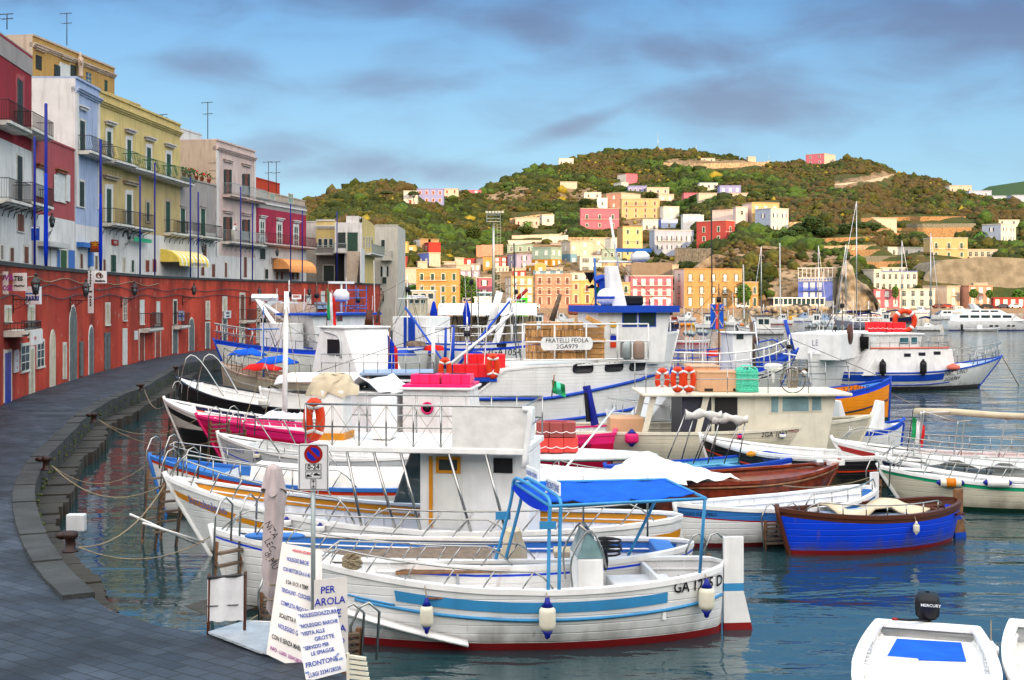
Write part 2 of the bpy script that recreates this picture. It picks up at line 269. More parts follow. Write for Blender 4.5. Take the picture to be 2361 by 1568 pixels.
mkmat('kerb',(.030,.033,.034),.85,var=.3,sc_=1.3,bump=.7,bsc=7,dirt=.5);mkmat('ledge',(.028,.024,.018),.85,var=.4,sc_=1.0,bump=.8,bsc=5,dirt=.5);mkmat('concrete',(.23,.19,.13),.9,col2=(.11,.09,.055),sc_=.3,bump=.4,bsc=1,dirt=.9)
# red wall plaster with black stains, peeled patches and streaks
m,t,b,n=nodes_of('redwall',.9,.15)
tcn=n('ShaderNodeTexCoord');mp=n('ShaderNodeMapping');mp.inputs['Scale'].default_value=(.9,.9,.18);t.links.new(tcn.outputs['Object'],mp.inputs[0])
def nn(s,v,d=6): x=n('ShaderNodeTexNoise',ins={2: s,3: d});t.links.new(v,x.inputs[0]);return x.outputs[0]
def rng(v,a,c,lo=0,hi=1): x=n('ShaderNodeMapRange',ins={1: a,2: c,3: lo,4: hi});t.links.new(v,x.inputs[0]);return x.outputs[0]
def mixc(f,c1,c2):
 x=n('ShaderNodeMix',data_type='RGBA')
 t.links.new(f,x.inputs[0])
 for i,c in ((6,c1),(7,c2)):
  if isinstance(c,tuple): x.inputs[i].default_value=(*c,1)
  else: t.links.new(c,x.inputs[i])
 return x.outputs[2]
base=mixc(rng(nn(.35,tcn.outputs['Object']),.35,.65),(.38,.042,.026),(.56,.076,.044))
base=mixc(rng(nn(.7,mp.outputs[0]),.44,.68,0,.7),base,(.13,.030,.022))
base=mixc(rng(nn(.12,tcn.outputs['Object'],2),.58,.66,0,.4),base,(.30,.035,.03))
base=mixc(rng(nn(1.7,tcn.outputs['Object']),.66,.69,0,.65),base,(.38,.22,.18))
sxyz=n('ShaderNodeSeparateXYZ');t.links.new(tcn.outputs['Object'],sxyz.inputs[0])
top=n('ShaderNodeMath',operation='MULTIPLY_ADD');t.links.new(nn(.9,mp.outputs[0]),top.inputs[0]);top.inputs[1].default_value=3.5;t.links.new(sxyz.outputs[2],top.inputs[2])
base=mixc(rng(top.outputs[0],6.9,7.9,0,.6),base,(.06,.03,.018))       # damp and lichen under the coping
t.links.new(base,b.inputs['Base Color'])
bp=n('ShaderNodeBump',ins={0: .4,1: .05});t.links.new(nn(3,tcn.outputs['Object']),bp.inputs['Height']);t.links.new(bp.outputs[0],b.inputs['Normal'])
WALL=[(-14,30),(-17.5,41),(-19.9,48),(-21.3,54.3),(-22.3,59.7),(-23.0,64.5),(-23.8,70.5),(-24.5,76.2),(-25.1,83),(-25.7,90.2),(-26,97),(-25.8,104),(-25.0,112),(-23.9,122),(-22.4,133),(-19.2,146),(-17.6,160),(-17.0,168)]
def fine(P,k=4): return [(p.x,p.y) for p in smooth([Vector((a,c,0)) for a,c in P],k)]
def offset(P,o):       # positive o: to the right of the direction of travel
 out=[]
 for i,p in enumerate(P):
  a=P[max(i-1,0)];c=P[min(i+1,len(P)-1)];d=Vector((c[0]-a[0],c[1]-a[1])).normalized();out.append((p[0]+d.y*o,p[1]-d.x*o))
 return out
WALLF=fine(WALL)
class Surf:
 def __init__(s,pts): s.p=[Vector(q) for q in pts]
 def hit(s,u):
  k=(u-CX)/F;best=None
  for i in range(len(s.p)-1):
   a,c=s.p[i],s.p[i+1];d=c-a;den=d.x-k*d.y
   if abs(den) < 1e-9: continue
   q=(k*a.y-a.x)/den
   lo=-1e9 if i == 0 else -1e-6;hi=1e9 if i == len(s.p)-2 else 1+1e-6
   if lo <= q <= hi and (a+d*q).y > 1:
    dn=d.normalized();best=(a+d*q,Vector((dn.y,-dn.x)))
    if q >= -.2 and q <= 1.2: break
  return best
 def z(s,u,v): P,_=s.hit(u);return CAM-(v-HY)/F*P.y
class G:   # a thing whose parts are given in world coordinates
 def __init__(s,name,label,cat,loc,group=None): s.o=Vector(loc);s.t=thing(name,label,cat,loc,0,group)
 def part(s,mb,name,parent=None,**k):
  o=s.o;mb.v=[(x-o.x,y-o.y,z-o.z) for x,y,z in mb.v];return mb.build(name,parent or s.t,**k)
def P3(p,z): return Vector((p.x,p.y,z))
def slab(m,S,u0,u1,vt,vb,o0,o1,mat,zt=None,zb=None):
 (a,na),(c,nc)=S.hit(u0),S.hit(u1);Y=(a.y+c.y)/2
 zt=CAM-(vt-HY)/F*Y if zt is None else zt;zb=CAM-(vb-HY)/F*Y if zb is None else zb
 p=[a+na*o1,c+nc*o1,c+nc*o0,a+na*o0]
 m.hexa([P3(q,zb) for q in p]+[P3(q,zt) for q in p],mat);return zt,zb
def archslab(m,S,u0,u1,vt,vb,o0,o1,mat,point=.0):
 (a,na),(c,nc)=S.hit(u0),S.hit(u1);Y=(a.y+c.y)/2;zt=CAM-(vt-HY)/F*Y;zb=CAM-(vb-HY)/F*Y;w=(c-a).length/2;r=min(w*1.15,(zt-zb)*.6)
 pts=[(0,zb),(1,zb)]+[(.5+.5*math.cos(q),zt-r+r*math.sin(q)) for q in [math.pi*i/8 for i in range(9)]]
 m.prism([P3(a.lerp(c,s)+na*o0,z) for s,z in pts],P3(na*(o1-o0),0),mat)
def opening(g,S,u0,u1,vt,vb,leaf,trim='trimw',tw=.14,name='window',arch=False,mull=False,proud=.045,parent=None,openleaf=None,label=None):
 """frame standing proud of the wall round a leaf or pane; openleaf = shutters folded back on both sides"""
 (a,na),(c,nc)=S.hit(u0),S.hit(u1);wpx=u1-u0;wm_=(c-a).length;k=wpx/max(wm_,.01)*tw;ky=tw*F/((a.y+c.y)/2)
 fr=MB()
 if arch:
  archslab(fr,S,u0-k,u1+k,vt-ky,vb,.0,proud*.6,trim);f=g.part(fr,name,parent)
  lm=MB();archslab(lm,S,u0,u1,vt,vb,proud*.6-.01,proud*.6+.02,leaf);g.part(lm,'door_leaf' if 'door' in name else 'pane',f)
 else:
  if trim:
   slab(fr,S,u0-k,u0,vt-ky,vb,0,proud,trim);slab(fr,S,u1,u1+k,vt-ky,vb,0,proud,trim);slab(fr,S,u0,u1,vt-ky,vt,0,proud,trim)
   if 'door' not in name: slab(fr,S,u0-k,u1+k,vb,vb+ky*.6,0,proud+.05,trim)
  else: slab(fr,S,u0,u1,vt,vt+1,0,.06,leaf)
  f=g.part(fr,name,parent);lm=MB();slab(lm,S,u0,u1,vt,vb,.005,.03,leaf)
  if mull:
   um=(u0+u1)/2;slab(lm,S,um-k*.2,um+k*.2,vt,vb,.03,.05,mull);
   for q in (.33,.66): vq=vt+(vb-vt)*q;slab(lm,S,u0,u1,vq-ky*.15,vq+ky*.15,.03,.045,mull)
  elif leaf.startswith('door'):
   um=(u0+u1)/2;slab(lm,S,um-k*.12,um+k*.12,vt,vb,.03,.04,'dark')
   for q in (.12,.5,.88): vq=vt+(vb-vt)*q;slab(lm,S,u0+k*.2,u1-k*.2,vq-ky*.12,vq+ky*.12,.03,.045,leaf)
  g.part(lm,'pane' if (mull or leaf in ('glass','dark')) else ('door_leaf' if 'door' in name else 'shutter'),f)
  if openleaf:
   for x0,x1 in ((u0-wpx*.55,u0-k*.3),(u1+k*.3,u1+wpx*.55)):
    om=MB();slab(om,S,x0,x1,vt,vb,proud+.01,proud+.05,openleaf);g.part(om,'shutter',f)
 if label: f['label']=label
 return f
def balcony(g,S,u0,u1,vs_,vr_,depth=.9,slabm='trimw',railm='iron',brackets=False,bulge=0,parent=None,step=.13):
 (a,na),(c,nc)=S.hit(u0),S.hit(u1);Y=(a.y+c.y)/2;z0=CAM-(vs_-HY)/F*Y;z1=CAM-(vr_-HY)/F*Y
 m=MB();p=[a+na*depth,c+nc*depth,c,a];m.hexa([P3(q,z0-.16) for q in p]+[P3(q,z0) for q in p],slabm);p=[a+na*depth*.8,c+nc*depth*.8,c,a];m.hexa([P3(q,z0-.26) for q in p]+[P3(q,z0-.16) for q in p],slabm)
 s=g.part(m,'balcony',parent)
 r=MB();A=a+na*(depth-.05);C=c+nc*(depth-.05);path=[a,A,C,c]
 r.tube([P3(q,z1) for q in path],.025,railm,4);r.tube([P3(q,z0+.08) for q in path],.018,railm,4)
 for q0,q1 in zip(path,path[1:]):
  L=(q1-q0).length;k=max(1,int(L/step))
  for i in range(k+1):
   q=q0.lerp(q1,i/k);dn=(na if bulge else Vector((0,0)))*bulge
   if bulge: r.tube([P3(q,z0),P3(q+dn,z0+.25),P3(q+dn*.6,z0+.5),P3(q,z1)],.012,railm,3)
   else: r.tube([P3(q,z0),P3(q,z1)],.011,railm,3)
 g.part(r,'railing',s)
 if brackets:
  L=(c-a).length;k=max(2,int(L/1.1))
  for i in range(k+1):
   b_=MB();q=a.lerp(c,i/k);b_.tube([P3(q+na*.85*depth,z0-.18),P3(q+na*.5*depth,z0-.34),P3(q+na*.12,z0-.5),P3(q+na*.02,z0-.85)],.03,railm,4);g.part(b_,'bracket',s)
 return s
def R3(x): return x*.3309
def y3(y): return 576.4+y*.3309
def z1(x): return x*.4042
# quay
EDGE_PX=[(810,1560),(700,1530),(600,1500),(480,1462),(330,1436),(260,1412),(165,1335),(112,1262),(82,1190),(76,1120),(113,1050),(165,1000),(212,950),(280,914),(335,893),(378,868),(440,838)]
EDGE=[(2.6,10.2),(1.2,12.5),(-.6,14.2)]+[tuple(atz(u,v,1.0).xy) for u,v in EDGE_PX]+[(-19.4,96),(-18.6,106),(-17.6,120),(-16.2,132),(-13.5,145),(-12,168)]
EDGEF=fine(EDGE,4)
m=MB();wl=[(-10,5)]+WALLF;el=[(6,2)]+EDGEF
def resample(P,n_):
 P=[Vector(p) for p in P];L=[0]
 for a,c in zip(P,P[1:]): L.append(L[-1]+(c-a).length)
 out=[];j=0
 for i in range(n_):
  s=L[-1]*i/(n_-1)
  while j < len(P)-2 and L[j+1] < s: j += 1
  out.append(P[j].lerp(P[j+1],(s-L[j])/max(1e-9,L[j+1]-L[j])))
 return out
A_=resample(wl,140);B_=resample(el,140)
# inner sheet: match by depth so strips stay tidy
vv=[]
for i in range(140): vv.append([P3(A_[i],1.0),P3(A_[i].lerp(B_[i],.5),1.0),P3(B_[i],1.0)])
m.grid(vv,'paving',smooth=False);m.grid([[P3(q,1.0),P3(q,-1.2)] for q in B_],'kerb',smooth=False)
m.quad((-14,-30,1),(9,-30,1),(6,2,1),(-10,5,1),'paving')
tag(m.build('quay'),kind='structure')
# kerb of big stone blocks along the curved part, and a lower landing ledge
kb=MB();ein=offset(EDGEF,0.0)
segs=resample([p for p in EDGEF if p[1] > 19.5],110)
for i in range(len(segs)-1):
 a,c=segs[i],segs[i+1];d=(c-a).normalized();nr=Vector((d.y,-d.x));h=1.05+.05*random.random();gpd=d*.015
 p=[a+nr*.06+gpd,c+nr*.06-gpd,c-nr*.42-gpd,a-nr*.42+gpd];kb.hexa([P3(q,.3) for q in p]+[P3(q,h) for q in p],'kerb')
tag(kb.build('quay_kerb'),kind='structure')
lg=MB();le=resample([p for p in EDGEF if 21 < p[1] < 88],110)
for i in range(len(le)-1):
 a,c=le[i],le[i+1];d=(c-a).normalized();nr=Vector((d.y,-d.x));h=.36+.05*random.random();w_=.68+.14*math.sin(i*.33)+random.uniform(-.08,.08)
 p=[a+nr*.05,c+nr*.05,c+nr*w_,a+nr*w_];lg.hexa([P3(q,-.8) for q in p]+[P3(q,h) for q in p],'ledge')
tag(lg.build('landing_ledge'),kind='structure')
ms=MB()
for i in range(900):
 q=random.choice(segs[:len(segs)*2//3]);c_=q+(Vector((.02,0)) if 0 else Vector((random.uniform(-.02,.16),random.uniform(-.12,.12))));ms.ball((c_.x,c_.y,random.uniform(.42,.9)),random.uniform(.015,.05),'moss',5,3,sz=.8)
tag(ms.build('moss'),'green moss growing on the face of the quay kerb','moss',kind='stuff')
# the red wall
g=G('red_wall','long curved red plastered wall along the quay with doors under the upper street','wall',(-22,60,1))
m=MB();inn=offset(WALLF,-.6)
m.grid([[P3(Vector(a),.9),P3(Vector(a),2.5),P3(Vector(a),4.5),P3(Vector(a),6.86),P3(Vector(c),6.86),P3(Vector(c),.9)] for a,c in zip(WALLF,inn)],'redwall',smooth=False)
g.part(m,'wall')
m=MB();o1=offset(WALLF,.07);o2=offset(WALLF,-.66)
m.grid([[P3(Vector(a),6.84),P3(Vector(a),7.02),P3(Vector(c),7.02),P3(Vector(c),6.84),P3(Vector(a),6.84)] for a,c in zip(o1,o2)],'kerb',smooth=False);g.part(m,'coping')
WS=Surf(WALLF)
def W(x,w_): c=R3(x);return c-R3(w_)/2,c+R3(w_)/2
D_=[ # zoom x, width, y top, y bottom, leaf, trim, arch, name
 (50,36,715,1066,'door_blue','trimw',0,'door'),(52,34,405,500,'door_cream','trimw',0,'window'),(215,36,400,600,'door_cream','trimw',0,'window'),(218,24,690,1008,'door_cream','trimw',0,'door'),
 (172,52,668,840,'glass','mintw',0,'window'),(279,42,640,812,'glass','mintw',0,'window'),(365,30,570,955,'door_cream','trimw',1,'door'),(448,14,660,900,'door_cream','trimw',0,'door'),
 (507,42,395,905,'door_grey','trimw',1,'door'),(633,26,535,870,'door_grey','whitey',1,'door'),(748,24,380,520,'door_cream','trimw',0,'window'),(745,26,590,832,'door_grey','oldw',0,'door'),
 (868,20,345,490,'glass','trimw',0,'window'),(868,20,560,800,'shutter_w','trimw',0,'door'),(988,22,360,515,'shutter_w','trimw',0,'window'),(985,26,565,772,'door_red','trimw',0,'door'),
 (1100,16,370,505,'shutter_w','trimw',0,'window'),(1098,26,530,748,'door_red','trimw',0,'door'),(1218,20,355,518,'dark','trimw',0,'window'),(1218,26,540,722,'oldw','trimw',0,'door'),
 (1333,30,480,704,'door_grey','trimw',1,'door'),(1446,20,365,480,'door_cream','trimw',0,'window'),(1445,20,510,688,'oldw','trimw',0,'door')]
MATS['mintw']=MATS['trimw'];MATS['whitey']=MATS['white'];MATS['oldw']=MATS['door_grey']
for x,w_,yt,yb,leaf,trim,ar,nm in D_:
 u0,u1=W(x,w_*(1.28 if nm == 'door' and not ar else 1.1));opening(g,WS,u0,u1,y3(yt),y3(yb),leaf,trim,.13,nm,bool(ar),mull='trimw' if leaf == 'glass' else False)
def V5(x): return 461.1+x*.1709
def Y5(y): return 645.6+y*.1709
for x,w_,yt,yb,leaf,nm in [(330,46,250,490,'door_cream','window'),(330,50,530,815,'door_grey','door'),(568,56,200,540,'door_brown','window'),(565,56,575,870,'door_cream','door'),(800,50,270,515,'shutter_w','window'),(800,70,545,850,'door_cream','door'),
                              (1270,50,270,465,'door_cream','window'),(1463,44,220,455,'shutter_w','window'),(1655,34,175,325,'shutter_w','window'),(1463,44,480,640,'door_cream','door'),(1010,60,560,800,'door_grey','door')]:
 u=V5(x);h=w_*.1709/2;opening(g,WS,u-h,u+h,Y5(yt),Y5(yb),leaf,'trimw',.2,nm)
balcony(g,WS,R3(968),R3(1062),y3(545),y3(440),.8,railm='iron');balcony(g,WS,R3(1203),R3(1266),y3(526),y3(440),.7);balcony(g,WS,R3(24),R3(148),y3(555),y3(502),.9)
balcony(g,WS,V5(528),V5(645),Y5(545),Y5(400),.8);balcony(g,WS,V5(756),V5(915),Y5(525),Y5(380),.8);balcony(g,WS,V5(1240),V5(1325),Y5(470),Y5(350),.7)
# cables strung along the wall
for k,(zz,a,c) in enumerate([(6.35,4,40),(6.0,14,52),(5.5,8,60)]):
 pts=[P3(Vector(q)+Vector((.09,0)),zz+.12*math.sin(i*1.1+k)) for i,q in enumerate(WALLF[a:c])];cm_=MB();cm_.tube(pts,.028,'iron' if k else 'rope',4);g.part(cm_,'cable')
# lamps on scrolled brackets
def wall_lamp(u,vtop,label,S=WS,ub=None,grp='lanterns on the red wall',h=None):
 P,nr=S.hit(u);P0,n0=S.hit(ub if ub is not None else u-12);Y=P.y;z=CAM-(vtop-HY)/F*Y;arm=1.7
 P0=P0+n0*.05;tip=P0+n0*arm*.55+Vector((nr.y,-nr.x))*0;
 k=(u-CX)/F;d=Vector((k,1)).normalized()
 # arm end: point 1.6 m off the wall on the ray through u
 Q,nq=S.hit(u);E=Q+nq*.0
 best=None
 for s in range(0,400):
  q=d*(Y*.6+s*Y*.0013)
  dist=(q-P0).dot(n0)
  if best is None or abs(dist-1.25) < best[0]: best=(abs(dist-1.25),q)
 E=best[1];z=CAM-(vtop-HY)/F*E.y
 g_=G('wall_lantern',label,'street lamp',P3(P0,z-1.15),grp);m=MB();zb=z-1.12
 m.tube([P3(P0,zb),P3(E,zb)],.022,'iron',5);m.tube([P3(P0,zb-.45),P3(P0.lerp(E,.35),zb-.30),P3(P0.lerp(E,.75),zb-.03)],.018,'iron',5)
 for s in (.15,.35,.55,.75):
  c=P3(P0.lerp(E,s),zb-.11*(1-s)-.05);m.tube([c+Vector(((E-P0).normalized().x*math.cos(q)*.09,(E-P0).normalized().y*math.cos(q)*.09,math.sin(q)*.09)) for q in [i*.8 for i in range(8)]],.012,'iron',4)
 m.tube([P3(P0,zb+.2),P3(P0,zb-.6)],.03,'iron',5);m.tube([P3(E,zb),P3(E,zb+.28)],.02,'iron',5);g_.part(m,'bracket')
 ox,oy=E.x,E.y;c=MB();c.lathe([(.10,zb+.27),(.17,zb+.68)],'glass',(ox,oy,0),6);lan=g_.part(c,'lantern')
 c=MB();c.lathe([(.22,zb+.70),(.21,zb+.74),(.12,zb+.88),(.05,zb+.97),(.05,zb+1.02),(.09,zb+1.05),(.01,zb+1.14)],'iron',(ox,oy,0),6);c.lathe([(.05,zb+.2),(.15,zb+.27)],'iron',(ox,oy,0),6)
 for i in range(6): q=math.pi/3*i;c.tube([(ox+.11*math.cos(q),oy+.11*math.sin(q),zb+.27),(ox+.19*math.cos(q),oy+.19*math.sin(q),zb+.72)],.013,'iron',4)
 g_.part(c,'lantern_cap')
wall_lamp(82,630,'nearest iron lantern on a scrolled bracket above the blue and white shop sign',ub=28)
wall_lamp(198,643,'iron lantern beside the tall white jewellery sign on the red wall',ub=160)
wall_lamp(310,648,'iron lantern between the jewellery sign and the balcony with mesh railing',ub=278)
wall_lamp(447,653,'iron lantern above the arched grey door',ub=420)
wall_lamp(598,660,'iron lantern above the pizzeria sign',ub=576)
wall_lamp(713,661,'farthest iron lantern on the red wall, right of the blue light box signs',ub=696)
def sign(u0,u1,vt,vb,label,cat='sign',mat='board',off=.15,th=.06,texts=(),S=WS,name='wall_sign',across=None,bm_='iron'):
 (a,na),(c,nc)=S.hit(u0),S.hit(u1);Y=(a.y+c.y)/2
 if across is None: A=a+na*off;C=c+na*off
 else:    # projecting sign seen face on: plane across the view at the near edge
  base,nb=S.hit(across);Yd=base.y;A=Vector(((u0-CX)/F*Yd,Yd));C=Vector(((u1-CX)/F*Yd,Yd));na=Vector((0,-1));Y=Yd
 zt=CAM-(vt-HY)/F*Y;zb=CAM-(vb-HY)/F*Y;g_=G(name,label,cat,P3(A,zb));m=MB()
 p=[A+na*th,C+na*th,C,A];m.hexa([P3(q,zb) for q in p]+[P3(q,zt) for q in p],mat);g_.part(m,'panel')
 m=MB()
 if across is not None: m.tube([P3(base,zt-.1),P3(C,zt-.1)],.03,bm_,5)
 else: m.tube([P3(a,zt-.1),P3(A,zt-.1)],.02,bm_,5);m.tube([P3(c,zt-.1),P3(C,zt-.1)],.02,bm_,5)
 g_.part(m,'bracket')
 d=(C-A);L=d.length;dn=d.normalized();H=zt-zb;yaw=math.atan2(dn.y,dn.x)
 for tx in texts:
  s,fx_,fz_,size,ink=tx[:5];sq=tx[5] if len(tx) > 5 else 1
  q=A.lerp(C,fx_)+na*(th+.012);text(s,size*H,ink,g_.t,loc=P3(q,zb+H*fz_)-g_.o,rot=upright(yaw),squash=sq,thick=.012)
 return g_
sign(R3(0),R3(58),y3(150),y3(308),'white cloth banner with purple writing at the left edge of the red wall','banner','banner',across=R3(20),texts=[('NOVA',.5,.72,.38,'ink_purple',.8),('VINOSIS',.5,.26,.32,'ink_purple',.7)],name='shop_banner')
sign(R3(88),R3(188),y3(160),y3(286),'creased white cloth banner with wave drawing behind the nearest lantern','banner','banner',across=R3(90),texts=[('TES',.45,.68,.34,'ink_black',.9),('~~',.5,.3,.5,'ink_black')],name='shop_banner')
sign(R3(190),R3(290),y3(255),y3(378),'white shop sign with blue side and waves reading Parisi','sign','board',texts=[('PARISI',.5,.32,.34,'polblue',.8),('CO',.7,.74,.2,'blue'),('~~~',.45,.62,.5,'skyb',.8)],name='shop_sign',th=.25,across=R3(185))
sign(R3(615),R3(652),y3(145),y3(440),'tall white vertical jewellery sign projecting from the red wall','sign','board',across=R3(600),texts=[(s,.5,1-(i+.6)/15.5,.062,'ink_black') for i,s in enumerate(['T','E','S','O','R','I','','del','','M','A','R','E'])],name='shop_sign')
sign(R3(654),R3(745),y3(145),y3(232),'white panel with coffee-coloured emblem and script beside the vertical jewellery sign','sign','board',across=R3(600),texts=[('Gioielleria',.5,.18,.2,'ink_black',.95),('@',.4,.65,.5,'brown'),('o',.62,.6,.5,'rust')],name='shop_sign')
sign(R3(42),R3(132),y3(560),y3(660),'white cloth with red writing tied on the small balcony','banner','banner',texts=[('WWW',.35,.45,.3,'ink_red',.8)],name='shop_banner',off=.95)
sign(R3(552),R3(573),y3(638),y3(878),'narrow blue-grey poster frame between the tall arched door and the white arched door','poster','door_grey',off=.02,name='poster_frame')
sign(R3(88),R3(120),y3(695),y3(852),'price list poster beside the blue door','poster','ltgrey',off=.03,texts=[('=\n=\n=',.5,.5,.28,'ink_red')],name='poster_frame')
sign(R3(1243),R3(1284),y3(424),y3(494),'light blue hanging shop sign above a grey door','sign','ice',across=R3(1215),texts=[('mare',.5,.5,.3,'ink_blue')],name='shop_sign')
sign(R3(932),R3(954),y3(563),y3(625),'small pale poster between the tall white door and the red-brown door','poster','ltgrey',off=.02,name='poster_frame')
sign(V5(295),V5(390),Y5(415),Y5(515),'grey sign with black lettering above the doorway','sign','ltgrey',texts=[('SETTE MARI',.5,.68,.34,'ink_black',.65),('NOLEGGIO BARCHE',.5,.25,.25,'ink_black',.55)],name='shop_sign')
sign(V5(880),V5(1085),Y5(282),Y5(382),'long white pizzeria sign with dark blue gothic writing','sign','board',texts=[('Bar  & Pizzeria',.5,.48,.5,'ink_blue',.72)],name='shop_sign')
sign(V5(1150),V5(1212),Y5(283),Y5(418),'blue and white light box left of the white mast','sign','ice',th=.2,texts=[('T',.5,.5,.4,'ink_black')],name='light_box_sign')
sign(V5(1525),V5(1700),Y5(300),Y5(390),'pale blue light box sign with black side right of the last lantern','sign','ice',th=.2,texts=[('diving',.5,.5,.3,'ink_blue')],name='light_box_sign')
sign(V5(778),V5(822),Y5(395),Y5(508),'upright cream bar sign hung on a balcony','sign','cream',across=V5(765),texts=[('B\na\nr',.5,.5,.30,'ink_black')],name='shop_sign')
# upper street and earth behind it
FAC=[(-22,45),(-26.5,57),(-28.3,66),(-29.6,76),(-30.6,86),(-31,96),(-30.9,106),(-30.2,114),(-29.2,124),(-27.4,136),(-24.6,148),(-23.2,158)]
m=MB();fa=resample(FAC,60);wi=resample(inn,60)
m.grid([[P3(a,6.0),P3(c,6.0)] for a,c in zip(fa,wi)],'paving',smooth=False);tag(m.build('upper_street'),kind='structure')
FS=Surf(FAC)
# ------------------------------------------------------------ the row of houses on the upper street
def lhouse(name,label,u0,u1,vtop,bands,side,depth=11,off=0.0,cornice=None,S=None,zb=5.4,parapet=None,cat='house'):
 S0=S or (Surf(offset(FAC,off)) if off else FS)
 (a,_),(c,_)=S0.hit(u0),S0.hit(u1);L=Surf([a,c]);n_=L.hit(u0)[1];zt=CAM-(vtop-HY)/F*a.y
 g=G(name,label,cat,P3(a,zb));m=MB();zs=[zt]+[CAM-(v-HY)/F*a.y for v,_ in bands[:-1]]+[zb]
 for (v,mt),q1,q0 in zip(bands,zs,zs[1:]): m.quad(P3(a,q0),P3(c,q0),P3(c,q1),P3(a,q1),mt)
 A,C=a-n_*depth,c-n_*depth
 m.quad(P3(A,zb),P3(a,zb),P3(a,zt),P3(A,zt),side);m.quad(P3(c,zb),P3(C,zb),P3(C,zt),P3(c,zt),side);m.quad(P3(C,zb),P3(A,zb),P3(A,zt),P3(C,zt),side);m.quad(P3(a,zt),P3(c,zt),P3(C,zt),P3(A,zt),'p_greyd')
 g.part(m,'wall');m=MB();e=(c-a).normalized()*.0
 cm=cornice or bands[0][1]
 for z0,z1_,o in (([(zt-.02,zt+.14,.12),(zt-1.0,zt-.86,.10),(zt-.86,zt-.72,.22),(zt-.72,zt-.60,.32)]) if cornice else [(zt-.02,zt+.12,.06)]):
  p=[a+n_*o,c+n_*o,c-n_*.3,a-n_*.3];m.hexa([P3(q,z0) for q in p]+[P3(q,z1_) for q in p],cm)
 p=[a,a-n_*.3,A,A+(a-A)*.0];d2=(c-a).normalized()*.3
 m.hexa([P3(q,zt-.02) for q in (a-n_*.3,a-n_*.3+d2,A+d2,A)]+[P3(q,zt+.12) for q in (a-n_*.3,a-n_*.3+d2,A+d2,A)],cm)
 g.part(m,'cornice');g.S=L;g.a=a;g.c=c;g.n=n_;g.zt=zt;return g
def hood(g,u0,u1,v,mat='p_trim',w_=.28):
 m=MB();k=F/g.S.hit(u0)[0].y;slab(m,g.S,u0,u1,v,v+.10*k,.0,w_,mat);slab(m,g.S,u0+.06*k,u1-.06*k,v+.10*k,v+.28*k,0,w_*.6,mat);g.part(m,'window_hood')
def Z(x): return x*.4042
def q2x(x): return 403.5+.3309*x
def q2y(y): return 230.6+.3309*y
def opz(g,x0,x1,yt,yb,leaf,cv=Z,cw=Z,**k): return opening(g,g.S,cv(x0),cv(x1),cw(yt),cw(yb),leaf,**k)
# crimson house at the left edge
g=lhouse('crimson_house','crimson house with bare grey parapet and whitewashed lower floors at the left edge',-60,73,40,[(292,'p_crimson'),(478,'p_white'),(700,'p_white')],'p_crimson')
m=MB();p=[g.a+g.n*.05,g.c+g.n*.05,g.c-g.n*.25,g.a-g.n*.25];m.hexa([P3(q,g.zt-1.1) for q in p]+[P3(q,g.zt+.2) for q in p],'p_grey');g.part(m,'parapet')
opz(g,95,128,455,728,'door_dk',trim='p_pinkdk',name='door',tw=.3);opz(g,95,125,890,1150,'door_dk',name='door');opz(g,97,133,1222,1320,'door_brown');opz(g,55,76,1415,1490,'door_brown',name='door');opz(g,135,160,1408,1500,'door_brown',name='door');opz(g,0,16,1400,1480,'glass')
for a in [(-60,73,715,600),(82,222,755,668),(-60,75,1150,1035),(82,206,1165,1060)]: balcony(g,g.S,Z(a[0]),min(Z(a[1]),84),Z(a[2]),Z(a[3]),1.1,brackets=a[2] > 1000)
# tall yellow house behind
g=lhouse('yellow_house','tall yellow house with a saint statue niche standing behind the front row',75,264,82,[(700,'p_ochre')],'p_beige',off=-12.5,cornice='p_beige',zb=6)
for x0,x1,yt,yb,k in [(203,237,318,398,'dark'),(340,398,372,442,'shutter_w'),(490,518,415,482,'glass'),(596,612,458,525,'door_green')]: opz(g,x0,x1,yt,yb,k,trim=None if k != 'shutter_w' else 'trimw',mull='trimw' if k == 'glass' else False,openleaf='door_dk' if k == 'shutter_w' else None)
for x0,x1,y in [(196,256,275),(340,400,325),(478,536,372),(583,630,408)]: hood(g,Z(x0),Z(x1),Z(y),'p_beige',.35)
m=MB();P,nn_=g.S.hit(Z(436));z0=CAM-(Z(440)-HY)/F*P.y;q=P+nn_*.4;m.lathe([(.3,z0),(.3,z0+.2),(.22,z0+.25),(.27,z0+.9),(.32,z0+1.5),(.28,z0+1.8),(.11,z0+1.95),(.15,z0+2.15),(.02,z0+2.4)],'p_beige',(q.x,q.y,0),9);m.tube([(q.x,q.y-.2,z0+1.7),(q.x+.25,q.y-.4,z0+1.4),(q.x+.15,q.y-.25,z0+1.1)],.08,'p_beige');g.part(m,'statue')
# pink low house
g=lhouse('pink_house','faded pink low house with white shutters between the crimson and the pale blue house',77,172,309,[(491,'p_pinkdk'),(700,'p_white')],'p_white')
for x0,x1 in ((207,250),(318,375)):
 k=(x0-207)*.28;opz(g,x0+8,x1-6,965+k,1118+k,'shutter_w',openleaf='shutter_w');hood(g,Z(x0-4),Z(x1),Z(935+k),'brick',.3)
for x0,x1,c_,nm in [(204,265,'ltgrey','door'),(287,318,'white','door'),(322,340,'skyb','window'),(343,378,'leafg','window'),(386,424,'skyb','door')]:
 MATS.setdefault('leafg',MATS['green']);opz(g,x0,x1,1428,1530,c_,name=nm,tw=.08)
m=MB();slab(m,g.S,Z(212),Z(335),Z(1385),Z(1412),0,.8,'c_grey');g.part(m,'canopy')
